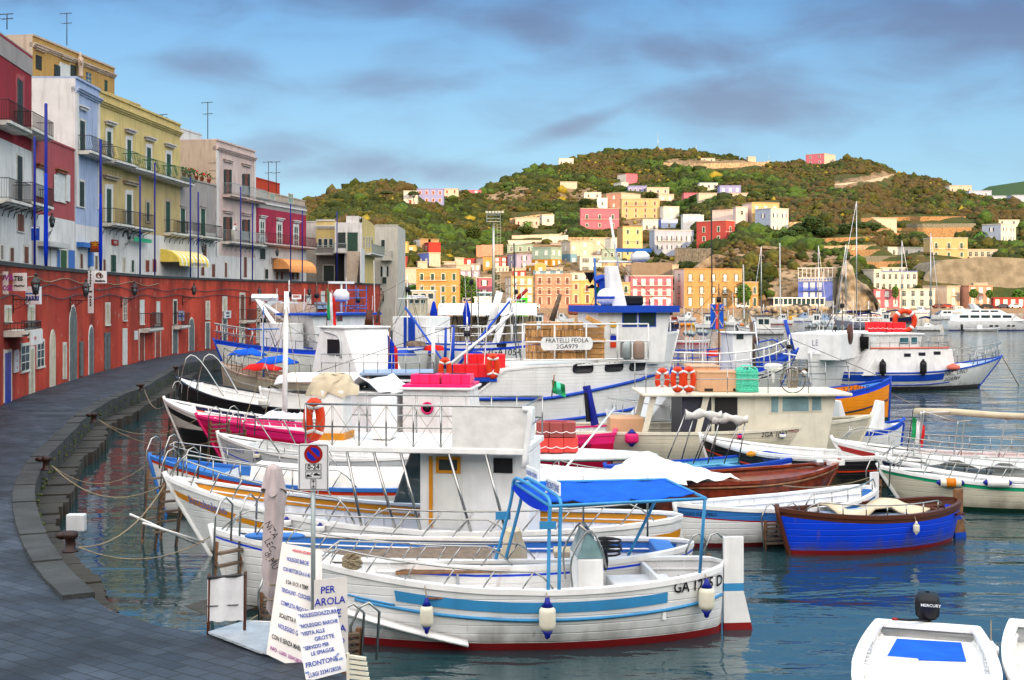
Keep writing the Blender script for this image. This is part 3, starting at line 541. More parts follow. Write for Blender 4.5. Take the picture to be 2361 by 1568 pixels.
# pale blue house
g=lhouse('pale_blue_house','pale lilac blue house with blank white end wall above the pink house',174,229,180,[(516,'p_blue'),(700,'p_white')],'p_whiteb' if 'p_whiteb' in MATS else 'p_white',cornice='p_blue')
opz(g,453,482,690,880,'door_dk',name='door');opz(g,451,478,1036,1180,'door_dk');hood(g,Z(448),Z(494),Z(608),'p_white',.3);balcony(g,g.S,Z(440),Z(572),Z(882),Z(798),1.0,bulge=.18)
for a_ in ((432,445,525,1180),(556,566,580,1195)): m=MB();slab(m,g.S,*map(Z,a_),0,.08,'p_white');g.part(m,'pilaster')
opz(g,455,470,1450,1530,'door_brown',name='door',tw=.1);opz(g,540,555,1460,1535,'glass',name='door',tw=.1);m=MB();slab(m,g.S,Z(436),Z(498),Z(1385),Z(1412),.0,.5,'skyb');slab(m,g.S,Z(500),Z(512),Z(1400),Z(1520),0,.3,'skyb');g.part(m,'shop_front')
# big yellow house
g=lhouse('yellow_house','long yellow house with four green-shuttered top windows on white balconies',229.5,415.5,212,[(385,'p_yellow'),(524,'p_ochre2'),(700,'p_white')],'p_beige',cornice='p_yellow')
for i,(x,yt,yb) in enumerate([(620,752,928),(734,798,968),(847,842,1002),(960,880,1034)]):
 opz(g,x-11,x+12,yt,yb,'door_green',name='door',trim='p_white',tw=.32);hood(g,Z(x-25),Z(x+30),Z(yt-58),'p_trim',.38)
 balcony(g,g.S,Z(x-38),Z(x+92-i*4),Z(yb+2),Z(yb-72),1.15,slabm='p_white',railm='green',bulge=.22,step=.17)
MATS.setdefault('x',MATS['green'])
for x,yt,yb in [(619,1078,1280),(734,1110,1300)]:
 opz(g,x-13,x+14,yt,yb,'door_green',name='door',trim='p_white',tw=.35);hood(g,Z(x-36),Z(x+46),Z(yt-75),'p_cream',.4);balcony(g,g.S,Z(x-34),Z(x+78),Z(yb),Z(yb-82),1.0,brackets=True)
opz(g,834,850,1155,1262,'door_green',trim='p_cream',tw=.25);opz(g,944,968,1150,1330,'door_green',name='door',trim='p_cream',tw=.25);balcony(g,g.S,Z(935),Z(1022),Z(1332),Z(1262),.9,brackets=True)
for x0,x1,yt,c_,nm in [(586,600,1480,'door_brown','window'),(630,660,1455,'door_green','door'),(698,714,1470,'door_cream','door'),(748,762,1485,'door_green','door'),(828,850,1485,'door_red','door'),(868,890,1480,'door_red','door')]: opz(g,x0,x1,yt,1550,c_,name=nm,tw=.1)
# grey terrace house, pink house, crimson house
g=lhouse('grey_house','low bare grey house with a flower terrace between the yellow and the pale pink house',415.5,497.5,409,[(528,'p_grey'),(700,'p_white')],'p_grey')
for x,yt,yb in [(1042,1185,1330),(1157,1188,1345)]: opz(g,x-13,x+12,yt,yb,'door_green',name='door',tw=.12);hood(g,Z(x-18),Z(x+20),Z(yt-12),'p_grey',.15);balcony(g,g.S,Z(x-38),Z(x+62),Z(yb+8),Z(yb-60),.9,brackets=True)
for x0,x1,yt in [(1158,1176,1395),(1146,1164,1497),(1207,1225,1508)]: opz(g,x0,x1,yt,min(yt+75,1580),'door_brown',name='window' if yt < 1400 else 'door',tw=.08)
for i,u in enumerate((427,440,455,468,484)):
 P,nr=g.S.hit(u);P=P-nr*.1;q=P3(P,g.zt+.12);pg=G('flower_pot',['terracotta pot of red geraniums nearest the yellow house, on the grey terrace wall','second pot of red flowers on the grey terrace wall','middle pot of dark leaves on the grey terrace wall','fourth terracotta pot on the grey terrace wall','terracotta pot of red flowers beside the beige end wall'][i],'flower pot',q,'flower pots on the grey terrace wall')
 m=MB();m.lathe([(.14,q.z),(.2,q.z+.35),(.22,q.z+.35),(.22,q.z+.4),(.1,q.z+.4)],'terracotta',(q.x,q.y,0),8);pg.part(m,'pot');m=MB()
 for k in range(26): r_=random.uniform(.05,.4);a_=random.uniform(0,6.3);m.ball((q.x+r_*math.cos(a_),q.y+r_*math.sin(a_),q.z+.42+random.uniform(0,.5)),random.uniform(.05,.1),'leafy' if k % 4 else 'flower',5,3)
 pg.part(m,'foliage')
g=lhouse('pale_pink_house','tall pale pink house with dark shutters, rough beige end wall and curved-bar balconies',498,588,323,[(588,'p_pinkpale'),(700,'p_white')],'p_beige',cornice='p_pinkpale')
for x0,x1,yt,yb in [(352,376,485,664),(480,504,515,692),(350,378,815,985),(480,505,833,1000)]:
 opening(g,g.S,q2x(x0),q2x(x1),q2y(yt),q2y(yb),'door_brown',trim=None,name='door',openleaf='door_dk');hood(g,q2x(x0-18),q2x(x1+22),q2y(yt-(70 if yt < 700 else 45)),'p_pinkpale',.3)
 balcony(g,g.S,q2x(x0-22),q2x(x0+100),q2y(yb+6),q2y(yb-72),1.0,slabm='p_pinkpale' if yt < 700 else 'trimw',railm='galv',bulge=.16,brackets=yt > 700)
for u0_,u1_,v_ in ((498,502.5,345),(584,588,372)): m=MB();slab(m,g.S,u0_,u1_,v_,590,0,.1,'p_white');g.part(m,'pilaster')
for i in range(7):
 m=MB();zz=g.zt-2.2-i*.75;a,nr=g.a,g.n;p=[a+Vector((.0,-.06)),a-nr*(.8-.2*(i % 2))+Vector((0,-.06)),a-nr*.8+Vector((0,.05)),a+Vector((0,.05))];m.hexa([P3(q,zz) for q in p]+[P3(q,zz+.5) for q in p],'p_beige');g.part(m,'quoin')
for x0,x1,yt in [(345,360,1135),(478,498,1095)]: opening(g,g.S,q2x(x0),q2x(x1),q2y(yt),q2y(1235),'door_brown',name='door',tw=.1)
g=lhouse('crimson_house','long crimson house with cement parapet and one long pink balcony above the orange awning',588.5,706,456,[(477,'p_greyp' if 'p_greyp' in MATS else 'p_grey'),(566,'p_magenta'),(700,'p_white')],'p_grey')
for x0,x1,yt,yb in [(594,618,850,1000),(714,738,868,1015),(830,854,885,1025)]: opening(g,g.S,q2x(x0),q2x(x1),q2y(yt),q2y(yb),'door_green',name='door',trim='p_white',tw=.35,mull='trimw');hood(g,q2x(x0-10),q2x(x1+14),q2y(yt-45),'p_white',.3)
balcony(g,g.S,589,709,q2y(1012),q2y(945),1.1,slabm='p_pinkpale',railm='maroon',bulge=.15)
m=MB();slab(m,g.S,588.5,706,474,478,0,.12,'p_white');g.part(m,'cornice')
for x0,x1,yt in [(590,628,1035),(626,648,1180),(478,500,1100)][:2]: opening(g,g.S,q2x(x0),q2x(x1),q2y(yt),q2y(min(yt+75,1245)),'door_dk',name='window',tw=.1)
for x in (700,735,812,845): opening(g,g.S,q2x(x),q2x(x+16),q2y(1200),q2y(1250),'door_red',name='door',tw=.08)
# houses behind the crimson one
lhouse('orange_red_house','plain orange-red house block rising behind the long crimson house',588,645,410,[(700,'p_redor')],'p_redor',off=-7,depth=8)
g=lhouse('cream_house','pale cream rooftop house with mint shutters behind the long crimson house',601,703,441,[(700,'p_cream')],'p_cream',off=-3.0,depth=6)
for x in (660,787): opening(g,g.S,q2x(x),q2x(x+33),q2y(657),q2y(690 if x < 700 else 715),'p_mint',name='window',tw=.1)
lhouse('yellow_house','small yellow rooftop block behind the long yellow house',243,324,214,[(700,'p_yellow')],'p_whitewarm',off=-6,depth=6)
lhouse('white_house','white rooftop block behind the roof of the long yellow house',413,465,296,[(700,'p_white')],'p_white',off=-6,depth=6)
# ochre house with an outside stair, and the last pale house of the row
def front(Y,u0,u1): return Surf([((u0-CX)/F*Y,Y),((u1-CX)/F*Y,Y)])
g=lhouse('white_house','low white wall house between the long crimson house and the ochre stair house',700,731,512,[(700,'p_white')],'p_white',S=front(166,700,731),depth=6)
Y9=158
g=lhouse('ochre_house','ochre house with a white outside staircase and a long grey veranda',729,772,509,[(560,'p_yellow'),(700,'p_greyd')],'p_yellow',S=front(Y9+3,729,772),depth=8,cornice='p_white');S9=front(Y9,772,835)
m=MB()
def bx9(u0,u1,vt,vb,y0,y1,mat,mm=None): k=Y9+y0;(mm or m).box((u0-CX)/F*k,(u1-CX)/F*k,Y9+y0,Y9+y1,CAM-(vb-HY)/F*k,CAM-(vt-HY)/F*k,mat)
bx9(772,835,513,580,.0,6,'p_white');bx9(798,827,498,514,.3,5,'p_white');bx9(772,800,580,652,2.5,6,'dark');bx9(794,799,580,652,0,.4,'p_white');g.part(m,'wall')
m=MB()
for i in range(13): bx9(799,830-i*.6,580+i*5.2,652,-i*.3,-i*.3+.3,'p_whitewarm')
bx9(830,832.5,572,652,-4,0,'p_white');g.part(m,'stair')
opening(g,S9,779,797,536,572,'door_dk',name='door',tw=.1);opening(g,S9,801,825,536,579,'door_green',name='door',tw=.1)
balcony(g,S9,771,799,580,562,.9,railm='galv');Sv=front(Y9+3,729,771);balcony(g,Sv,731,772,585,567,1.4,railm='galv')
for u in (737,750,762): opening(g,Sv,u-3,u+5,551,570,'glass',name='window',tw=.08)
opening(g,Sv,746,770,612,648,'door_dk',name='door',tw=.1)
sr=Surf([S9.hit(835)[0],Vector(((864-CX)/F*169,169))])
m=MB();a,c=sr.p;
for z0,z1_,mt in ((.5,CAM-(498-HY)/F*a.y,'p_yellow'),): m.quad(P3(a,z0),P3(c,z0),P3(c,z1_-.6),P3(a,z1_),mt)
back=Vector((a.x-2,c.y));m.quad(P3(a,CAM-(498-HY)/F*a.y),P3(c,CAM-(498-HY)/F*a.y-.6),P3(back,14),P3(back,14.2),'p_greyd');g.part(m,'wall')
for u in (837,844,850,856): opening(g,sr,u,u+2.6,547,570,'glass',name='window',tw=.08)
balcony(g,sr,836,866,586,566,1.2,railm='galv')
g=lhouse('pale_house','tall narrow grey-white house with dark shutters at the far end of the quay',864,917.5,520,[(720,'p_far_white')],'p_far_white',S=front(172,864,918),depth=12,zb=.5)
for x0,x1,yt,yb,ol in [(1437,1462,975,1040,0),(1448,1474,1160,1230,1),(1446,1474,1235,1280,0),(1432,1457,1350,1405,0)]: opening(g,g.S,q2x(x0),q2x(x1),q2y(yt),q2y(yb),'door_dk' if not ol else 'shutter_w',name='window',tw=.08,openleaf='door_dk' if ol else None)
balcony(g,g.S,q2x(1440),q2x(1514),q2y(1110),q2y(1058),.9,railm='galv');balcony(g,g.S,864,q2x(1446),q2y(1300),q2y(1248),.9,railm='galv')
# awnings
def awning(u0,u1,vt,vb,label,mats,S,scallop=True,depth=1.9,txt=None):
 (a,na),(c,nc)=S.hit(u0),S.hit(u1);Y=(a.y+c.y)/2;zt=CAM-(vt-HY)/F*Y;zb=CAM-(vb-HY)/F*Y;g=G('awning',label,'awning',P3(a,zt));m=MB();n_=24
 for i in range(n_):
  p=a.lerp(c,i/n_);q=a.lerp(c,(i+1)/n_);mt=mats[i % len(mats)];P=[]
  for s in [k/5 for k in range(6)]:
   th=s*math.pi/2;P.append((na*depth*math.sin(th),zt-(zt-zb-.3)*(1-math.cos(th))))
  for (o0,z0),(o1,z1_) in zip(P,P[1:]): m.quad(P3(p+o0,z0),P3(q+o0,z0),P3(q+o1,z1_),P3(p+o1,z1_),mt)
  o0,z0=P[-1];dz=.3+.06*(i % 2);m.quad(P3(p+o0,z0),P3(q+o0,z0),P3(q+o0,z0-dz),P3(p+o0,z0-dz),mt)
 for e in (a,c): m.add([P3(e,zt)]+[P3(e+o,z) for o,z in P]+[P3(e,P[-1][1])],[tuple(range(len(P)+2))],mats[0])
 g.part(m,'canopy');
 if txt: d=(c-a).normalized();text(txt,.42,'ink_blue',g.t,loc=P3(a.lerp(c,.6)+na*(depth+.03),P[-1][1]-.14)-g.o,rot=upright(math.atan2(d.y,d.x)))
awning(364,437,577,614,'yellow and white striped ice cream shop awning with scalloped edge',['c_yel','c_yel','c_white'],FS,txt='GELATERIA  KUMARINE')
awning(630,694,597,628,'faded orange cloth awning below the long crimson house',['c_orange'],FS)
# blue flag poles along the parapet
PS=Surf(offset(WALLF,-1.0));
for i,(u,vt) in enumerate([(80,315),(106,238),(232,321),(323,406),(357,375),(439,409),(457,442),(555,430),(582,469),(670,470),(697,484),(777,487)]):
 P,_=PS.hit(u);zt=CAM-(vt-HY)/F*P.y;m=MB();r_=.06 if i not in (1,2) else .085;m.lathe([(r_,0),(r_,zt-6.05),(r_*.6,zt-6)],'polblue',n=7)
 if i in (1,2): m.lathe([(r_,1.2),(r_*1.45,2.2),(r_*1.2,4.5),(r_,6)],'c_blued',n=7)
 ob=m.build('blue_pole');ob.location=P3(P,6.0)
 lbl=['blue pole at the corner of the crimson and pink houses','tallest nearest blue pole with furled cloth in front of the pink house','thick blue pole with furled cloth where the pale blue house meets the yellow one','thin blue pole at the middle of the long yellow house','blue pole left of the yellow striped awning','blue pole right of the yellow striped awning','blue pole before the grey terrace house windows','blue pole before the pale pink house balconies','blue pole at the right edge of the pale pink house','blue pole before the orange awning','blue pole at the right end of the long crimson house','farthest blue pole before the outside stair'][i]
 tag(ob,lbl,'pole','blue poles along the upper street')
# rooftop aerials
def aerial(u,vb,vt,off,label,arms=4,S=None):
 P,_=(S or Surf(offset(FAC,off))).hit(u);z0=CAM-(vb-HY)/F*P.y;z1_=CAM-(vt-HY)/F*P.y;m=MB();H=z1_-z0;m.tube([(0,0,0),(0,0,H)],.045,'iron',5)
 for k in range(2): zc=H*(.97-.3*k);m.tube([(-.7+.3*k,0,zc),(.5,0,zc+.1)],.03,'iron',4);[m.tube([(x,-.25,zc+.05),(x,.25,zc+.05)],.02,'iron',4) for x in (-.5,-.2,.1,.35)]
 ob=m.build('rooftop_aerial');ob.location=P3(P,z0);tag(ob,label,'antenna','rooftop aerials')
aerial(16,68,33,-9,'rooftop aerial at the left edge of the photo');aerial(154,105,30,-14,'tall thin aerial on the tall yellow house');aerial(479,322,235,-3,'tall aerial on the pale pink house roof');aerial(637,455,372,-6,'taller of the aerials beside the orange-red block');aerial(619,455,372,-6,'left aerial by the orange-red block');aerial(374,290,265,-4,'small aerial on the long yellow house roof')
# parking sign and hanging sign on the upper street
sign(Z(180),Z(226),Z(1290),Z(1372),'blue and white tobacco-style T board hung over the shop of the pink house','sign','blue',across=Z(190),texts=[('T',.5,.6,.9,'white')],S=Surf(offset(FAC,1.5)),name='shop_sign')
sign(Z(517),Z(573),Z(1378),Z(1440),'square red and yellow painted shop sign beside the blue pole','sign','brown',across=Z(512),texts=[('*',.5,.4,1.6,'yellow'),('art',.5,.5,.5,'orangered')],S=Surf(offset(FAC,1.5)),name='shop_sign')
sign(Z(626),Z(662),Z(1368),Z(1400),'small red photo shop sign on the white ground floor','sign','red',texts=[('FOTO',.5,.5,.6,'white')],S=FS,name='shop_sign')
sign(Z(706),Z(806),Z(1360),Z(1382),'green pharmacy-like canopy sign on the white ground floor of the yellow house','sign','greenrim',S=FS,name='shop_sign',off=.8)
for i,(u,v,l) in enumerate([(297*.4042,1215*.4042,'iron lantern on the white wall beside the tallest blue pole'),(737*.4042,1300*.4042,'iron lantern under the lower balcony of the long yellow house'),(1160*.4042,1385*.4042,'iron lantern by the double blue poles under the grey terrace house'),(q2x(712),q2y(1030),'iron lantern over the orange awning')]): wall_lamp(u,v,l,S=FS,ub=u-14,grp='lanterns on the upper street')
# ------------------------------------------------------------ hills
RID=[(-1500,560),(-200,520),(500,500),(705,470),(760,447),(820,430),(870,421),(930,424),(960,436),(1060,446),(1110,440),(1180,410),(1250,386),(1300,378),(1350,360),(1400,349),(1500,346),(1560,346),(1620,353),(1700,366),(1760,376),(1870,378),(1950,367),(1985,368),(2040,385),(2075,402),(2150,412),(2200,428),(2240,441),(2300,456),(2361,474),(2600,520),(3400,600)]
RU=np.array([a for a,_ in RID]);RV=np.array([c for _,c in RID])
def ridge(u): return float(np.interp(u,RU,RV))
VS,DS=711.0,430.0
def dr(u): return float(np.interp(u,[600,950,1120,1400,2100,2400],[640,680,800,950,900,760]))
def qexp(u,v=0): return float(np.interp(u,[700,1560,1640,1700,1980,2060,2120,2400],[1.25,1.25,1.9,2.4,2.4,1.7,1.9,1.9]))
def dmap(u,v):
 s=max(0.0,min(1.0,(VS-v)/(VS-ridge(u))));return DS+(dr(u)-DS)*s**qexp(u)
def tnoise(x,y): return noise.noise(Vector((x/45,y/45,0)))*2.6+noise.noise(Vector((x/16,y/16,0)))*1.1+noise.noise(Vector((x/7,y/7,3)))*.5
def ter(u,s):
 d=DS+(dr(u)-DS)*min(s,1)**qexp(u);v=VS-(VS-ridge(u))*min(s,1)
 if s > 1: d=dr(u)+(s-1)*900;z=CAM-(ridge(u)-HY)/F*dr(u)-(s-1)*190*(1+(s-1));
 else: z=CAM-(v-HY)/F*d
 x=(u-CX)/F*d;return Vector((x,d,z+(tnoise(x,d)*min(1,s*6) if s < .97 else 0)))
m,t,b,n=nodes_of('hillside',.95,.1)
tcn=n('ShaderNodeTexCoord');va=n('ShaderNodeAttribute',attribute_name='ground')
def nn(s,d=6): x=n('ShaderNodeTexNoise',ins={2: s,3: d});t.links.new(tcn.outputs['Object'],x.inputs[0]);return x.outputs[0]
def rng(v,a,c,lo=0,hi=1): x=n('ShaderNodeMapRange',ins={1: a,2: c,3: lo,4: hi});t.links.new(v,x.inputs[0]);return x.outputs[0]
def mixc(f,c1,c2):
 x=n('ShaderNodeMix',data_type='RGBA');t.links.new(f,x.inputs[0])
 for i,c in ((6,c1),(7,c2)):
  if isinstance(c,tuple): x.inputs[i].default_value=(*c,1)
  else: t.links.new(c,x.inputs[i])
 return x.outputs[2]
veg=mixc(rng(nn(.06),.35,.65),(.03,.045,.010),(.085,.06,.022));veg=mixc(rng(nn(.5),.5,.6),veg,(.03,.05,.012))
rock=mixc(rng(nn(.12),.35,.65),(.17,.105,.05),(.27,.20,.13));rock=mixc(rng(nn(.45),.48,.62),rock,(.065,.045,.02))
sp=n('ShaderNodeSeparateColor');t.links.new(va.outputs['Color'],sp.inputs[0])
t.links.new(mixc(sp.outputs[0],veg,rock),b.inputs['Base Color'])
bp=n('ShaderNodeBump',ins={0: 1.0,1: 1.2});t.links.new(nn(.35,8),bp.inputs['Height']);t.links.new(bp.outputs[0],b.inputs['Normal'])
def inpoly(u,v,P):
 c=False;j=len(P)-1
 for i in range(len(P)):
  if (P[i][1] > v) != (P[j][1] > v) and u < (P[j][0]-P[i][0])*(v-P[i][1])/(P[j][1]-P[i][1])+P[i][0]: c=not c
  j=i
 return c
ROCKP=[[(1560,715),(1570,640),(1700,568),(1770,556),(1800,600),(1850,565),(1930,585),(1960,600),(1990,640),(2010,715)],[(1255,470),(1300,432),(1350,430),(1420,440),(1400,462),(1320,474)],[(1110,452),(1140,436),(1232,436),(1200,462),(1130,462)],[(1925,428),(2000,402),(2070,398),(2072,408),(1990,425),(1925,440)],[(1530,374),(1560,366),(1770,370),(1770,384),(1560,388)],[(920,715),(920,640),(1100,590),(1500,560),(1560,590),(1560,715)],[(1440,500),(1480,500),(1480,550),(1440,540)],[(1180,560),(1300,560),(1300,580),(1180,580)]]
us=list(range(-900,600,60))+list(range(600,2520,6))+list(range(2520,3400,60));ss=[i/80 for i in range(81)]+[1.03,1.1,1.25,1.5]
mb=MB();P=[[ter(u,s) for u in us] for s in ss];P.insert(0,[Vector(((u-CX)/F*(DS-1),DS-1,-1)) for u in us]);mb.grid(P,'hillside');hl=tag(mb.build('hill'),kind='structure')
at=hl.data.color_attributes.new('ground','FLOAT_COLOR','POINT');cols=[]
for k,s in enumerate([0]+ss):
 for u in us:
  v=VS-(VS-ridge(u))*s;r_=0
  for q in ROCKP:
   if inpoly(u+8*noise.noise(Vector((u/20,v/20,0))),v+8*noise.noise(Vector((u/15,v/15,5))),q): r_=1
  cols += [r_,0,0,1]
at.data.foreach_set('color',cols)
fh=MB();rows=[]
for s in range(9): rows.append([Vector(((u-CX)/F*(1500+s*60),1500+s*60,CAM-(np.interp(u,[2000,2200,2280,2361,2500,2900,3400],[700,470,430,418,410,430,640])-HY)/F*1980*(s/8)**.7+(8 if s else 0)*noise.noise(Vector((u/20,s,0))))) for u in range(2000,3401,20)])
fh.grid(rows,'foliage_dk');tag(fh.build('distant_hill'),kind='structure')
bh=MB();rows=[]       # unseen high ground behind the viewer, shaped to cast shade over the harbour
for k in range(14):
 y=-260-k*30;rows.append([Vector((x,y,-1+(150+14*noise.noise(Vector((x/90,y/90,0))))*math.sin(min(1,k/6)*math.pi/2)*(1 if k < 9 else 1-(k-9)*.15))) for x in range(-700,1401,50)])
bh.grid(rows,'foliage');tag(bh.build('shading_hill_behind'),kind='structure')
sh=MB();pts=[((u-CX)/F*DS,DS) for u in range(-900,3400,100)]     # waterfront road
sh.grid([[Vector((x,y-(14 if x > 40 else 30),1.25)),Vector((x,y+26,1.3))] for x,y in pts],'concrete');sh.grid([[Vector((x,y-(14 if x > 40 else 30),1.25)),Vector((x,y-(14 if x > 40 else 30)-.5,-1))] for x,y in pts],'p_stone');tag(sh.build('waterfront_road'),kind='structure')
# ------------------------------------------------------------ the town
CR={'T1': (910.7,.15869,518.8),'T2': (1268,.15869,403.5),'T3': (1268,.15869,564.9),'T4': (1815.7,.23095,605.2),'R4': (864.6,.3174,317),'R5': (1556.3,.3408,317),'D': (0,1,0)}
RECTS=[];TN=[]
def cx_(c,x): return CR[c][0]+CR[c][1]*x
def cy_(c,y): return CR[c][2]+CR[c][1]*y
LEAF=dict(g=('door_green','trimw'),b=('door_brown','trimw'),r=('door_red','trimw'),d=('dark','trimw'),w=('shutter_w','trimw'),n=('navy','trimw'),p=('glass','trimw'),k=('glass',None),f=('shutter_w','door_green'))
def townhouse(c,x0,xc,x1,yt,yb,mL,mR,rows,cols,colsL,st,bal,label,lower=None,depth=8,name='house',cat='house',d=None,roof='flat',phi=34,corn='',group=None,doors=True,awn=None):
 u0,u1,vt,vb=cx_(c,x0),cx_(c,x1),cy_(c,yt),cy_(c,yb);uc=cx_(c,xc) if xc else u0
 D=d or dmap((u0+u1)/2,vb)
 if vb > 690 and not d: D=min(D,423)
 RECTS.append((u0,u1,vt,vb,D));k=D/F;zt=CAM-(vt-HY)*k;z0=CAM-(vb-HY)*k;H=zt-z0
 if xc: ph=R(phi) if phi != 34 else math.asin(max(.12,min(.75,(uc-u0)*k/9.5)));a=(u1-uc)*k/math.cos(ph);bdep=(uc-u0)*k/math.sin(ph)
 else: ph=0;a=(u1-u0)*k;bdep=depth
 T=thing(name,label,cat,((uc-CX)*k,D,z0),ph,group);m=MB();zl=-4
 hs=[H]
 if lower: hs=[H*lower[0],H]
 z_=zl
 for i,h in enumerate(hs):
  q=(lower[1],lower[1]) if (lower and i == 0) else (mR,mL)
  m.quad((0,0,z_),(a,0,z_),(a,0,h),(0,0,h),q[0]);m.quad((0,bdep,z_),(0,0,z_),(0,0,h),(0,bdep,h),q[1]);m.quad((a,0,z_),(a,bdep,z_),(a,bdep,h),(a,0,h),q[0]);m.quad((a,bdep,z_),(0,bdep,z_),(0,bdep,h),(a,bdep,h),q[0]);z_=h
 m.build('wall',T);m=MB();cm=corn or mR
 if roof == 'vault':
  n_=10;pr=[(.5-.5*math.cos(math.pi*i/n_),math.sin(math.pi*i/n_)) for i in range(n_+1)];m.prism([(a*x,-.02,H+.25*a*z) for x,z in pr],(0,bdep,0),'p_whitewarm');m.prism([(a*x,-.05,H-.02+.25*a*z*.93) for x,z in pr],(0,.04,0),mR)
 elif roof == 'gable': m.prism([(-.1,-.1,H),(a+.1,-.1,H),(a/2,-.1,H+.2*a)],(0,bdep,0),mR)
 else:
  m.quad((0,0,H-.3),(a,0,H-.3),(a,bdep,H-.3),(0,bdep,H-.3),'p_cream');e=.22
  m.box(-e*.5,a+e*.5,-e,.3,H-.14,H+.12,cm);m.box(-e,.3,.3,bdep,H-.14,H+.12,cm);m.box(a-.3,a+e,.3,bdep,H-.14,H+.12,cm);m.box(.3,a-.3,bdep-.3,bdep,H-.14,H+.12,cm)
  if H > 7 and corn: m.box(-.05,a+.05,-.10,0,H*.5-.1,H*.5+.1,cm)
 m.build('roof' if roof != 'flat' else 'cornice',T)
 leaf,tr=LEAF[st[0]];opn=st[1:] if len(st) > 1 else ''
 sh_=H/max(1,rows)
 def wins(nc,L,side):
  for r_ in range(rows):
   lowest=r_ == 0 and doors and z0 < 4
   for i in range(nc):
    cxp=L*(i+.5)/nc+random.uniform(-.15,.15)*min(1,L/nc*.1);ww=min(1.05,L/nc*.42);hh=min(2.1 if (bal and r_) else 1.7,sh_*.62);zb_=r_*sh_+(sh_-hh)*.42
    if bal and r_: zb_=r_*sh_+.1
    if lowest: zb_=.02;hh=min(2.6,sh_*.75)
    w_=MB()
    def bb(x0,x1,za,zb2,o0,o1,mt):
     if side == 'R': w_.box(x0,x1,-o1,-o0,za,zb2,mt)
     else: w_.box(-o1,-o0,x0,x1,za,zb2,mt)
    t_=min(.16,ww*.16)*(1.4 if tr == 'door_green' else 1);x0_,x1_=cxp-ww/2,cxp+ww/2
    if tr: bb(x0_-t_,x0_,zb_,zb_+hh+t_,0,.1,tr);bb(x1_,x1_+t_,zb_,zb_+hh+t_,0,.1,tr);bb(x0_,x1_,zb_+hh,zb_+hh+t_,0,.1,tr)
    if tr and not lowest: bb(x0_-t_*1.3,x1_+t_*1.3,zb_-t_*.6,zb_,0,.16,tr)
    bb(x0_,x1_,zb_,zb_+hh,.01,.04,leaf);bb(cxp-.035,cxp+.035,zb_,zb_+hh,.04,.06,'dark' if leaf.startswith('door') else 'trimw')
    if leaf.startswith('glass') or leaf == 'dark': bb(x0_,x1_,zb_+hh*.6,zb_+hh*.6+.07,.04,.06,'trimw')
    if opn and not lowest: bb(x0_-t_-ww*.5,x0_-t_,zb_,zb_+hh,.02,.07,dict(n='navy',g='door_green',d='door_dk',b='door_brown')[opn]);bb(x1_+t_,x1_+t_+ww*.5,zb_,zb_+hh,.02,.07,dict(n='navy',g='door_green',d='door_dk',b='door_brown')[opn])
    if lowest and awn and i % 2 == 0: w_.quad((x0_-.4,-.05,zb_+hh+.5),(x1_+.4,-.05,zb_+hh+.5),(x1_+.4,-1.2,zb_+hh),(x0_-.4,-1.2,zb_+hh),awn)
    w_.build('door' if (lowest or (bal and r_)) else 'window',T)
    if bal == 'each' and r_ and side == 'R': balc(T,x0_-.45,x1_+.45,zb_-.03)
  if bal == 'long' and side == 'R':
   for r_ in range(1,rows): balc(T,.12*L,.95*L,r_*sh_+.05)
  if bal == 'one' and side == 'R': balc(T,.08*L,.7*L,(rows-1)*sh_+.05)
 def balc(T,x0_,x1_,z):
  w_=MB();w_.box(x0_,x1_,-.8,0,z-.14,z,'trimw');rr=MB();k_=max(2,int((x1_-x0_)/.28))
  for i in range(k_+1): x=x0_+(x1_-x0_)*i/k_;rr.box(x-.018,x+.018,-.78,-.75,z,z+.95,'iron')
  rr.box(x0_,x1_,-.8,-.74,z+.92,z+.98,'iron');rr.box(x0_-.02,x0_+.02,-.78,0,z+.92,z+.97,'iron');rr.box(x1_-.02,x1_+.02,-.78,0,z+.92,z+.97,'iron')
  s_=w_.build('balcony',T);rr.build('railing',s_)
 if cols: wins(cols,a,'R')
 if xc and colsL: wins(colsL,bdep,'L')
 T['dims']=(a,bdep,H);return T
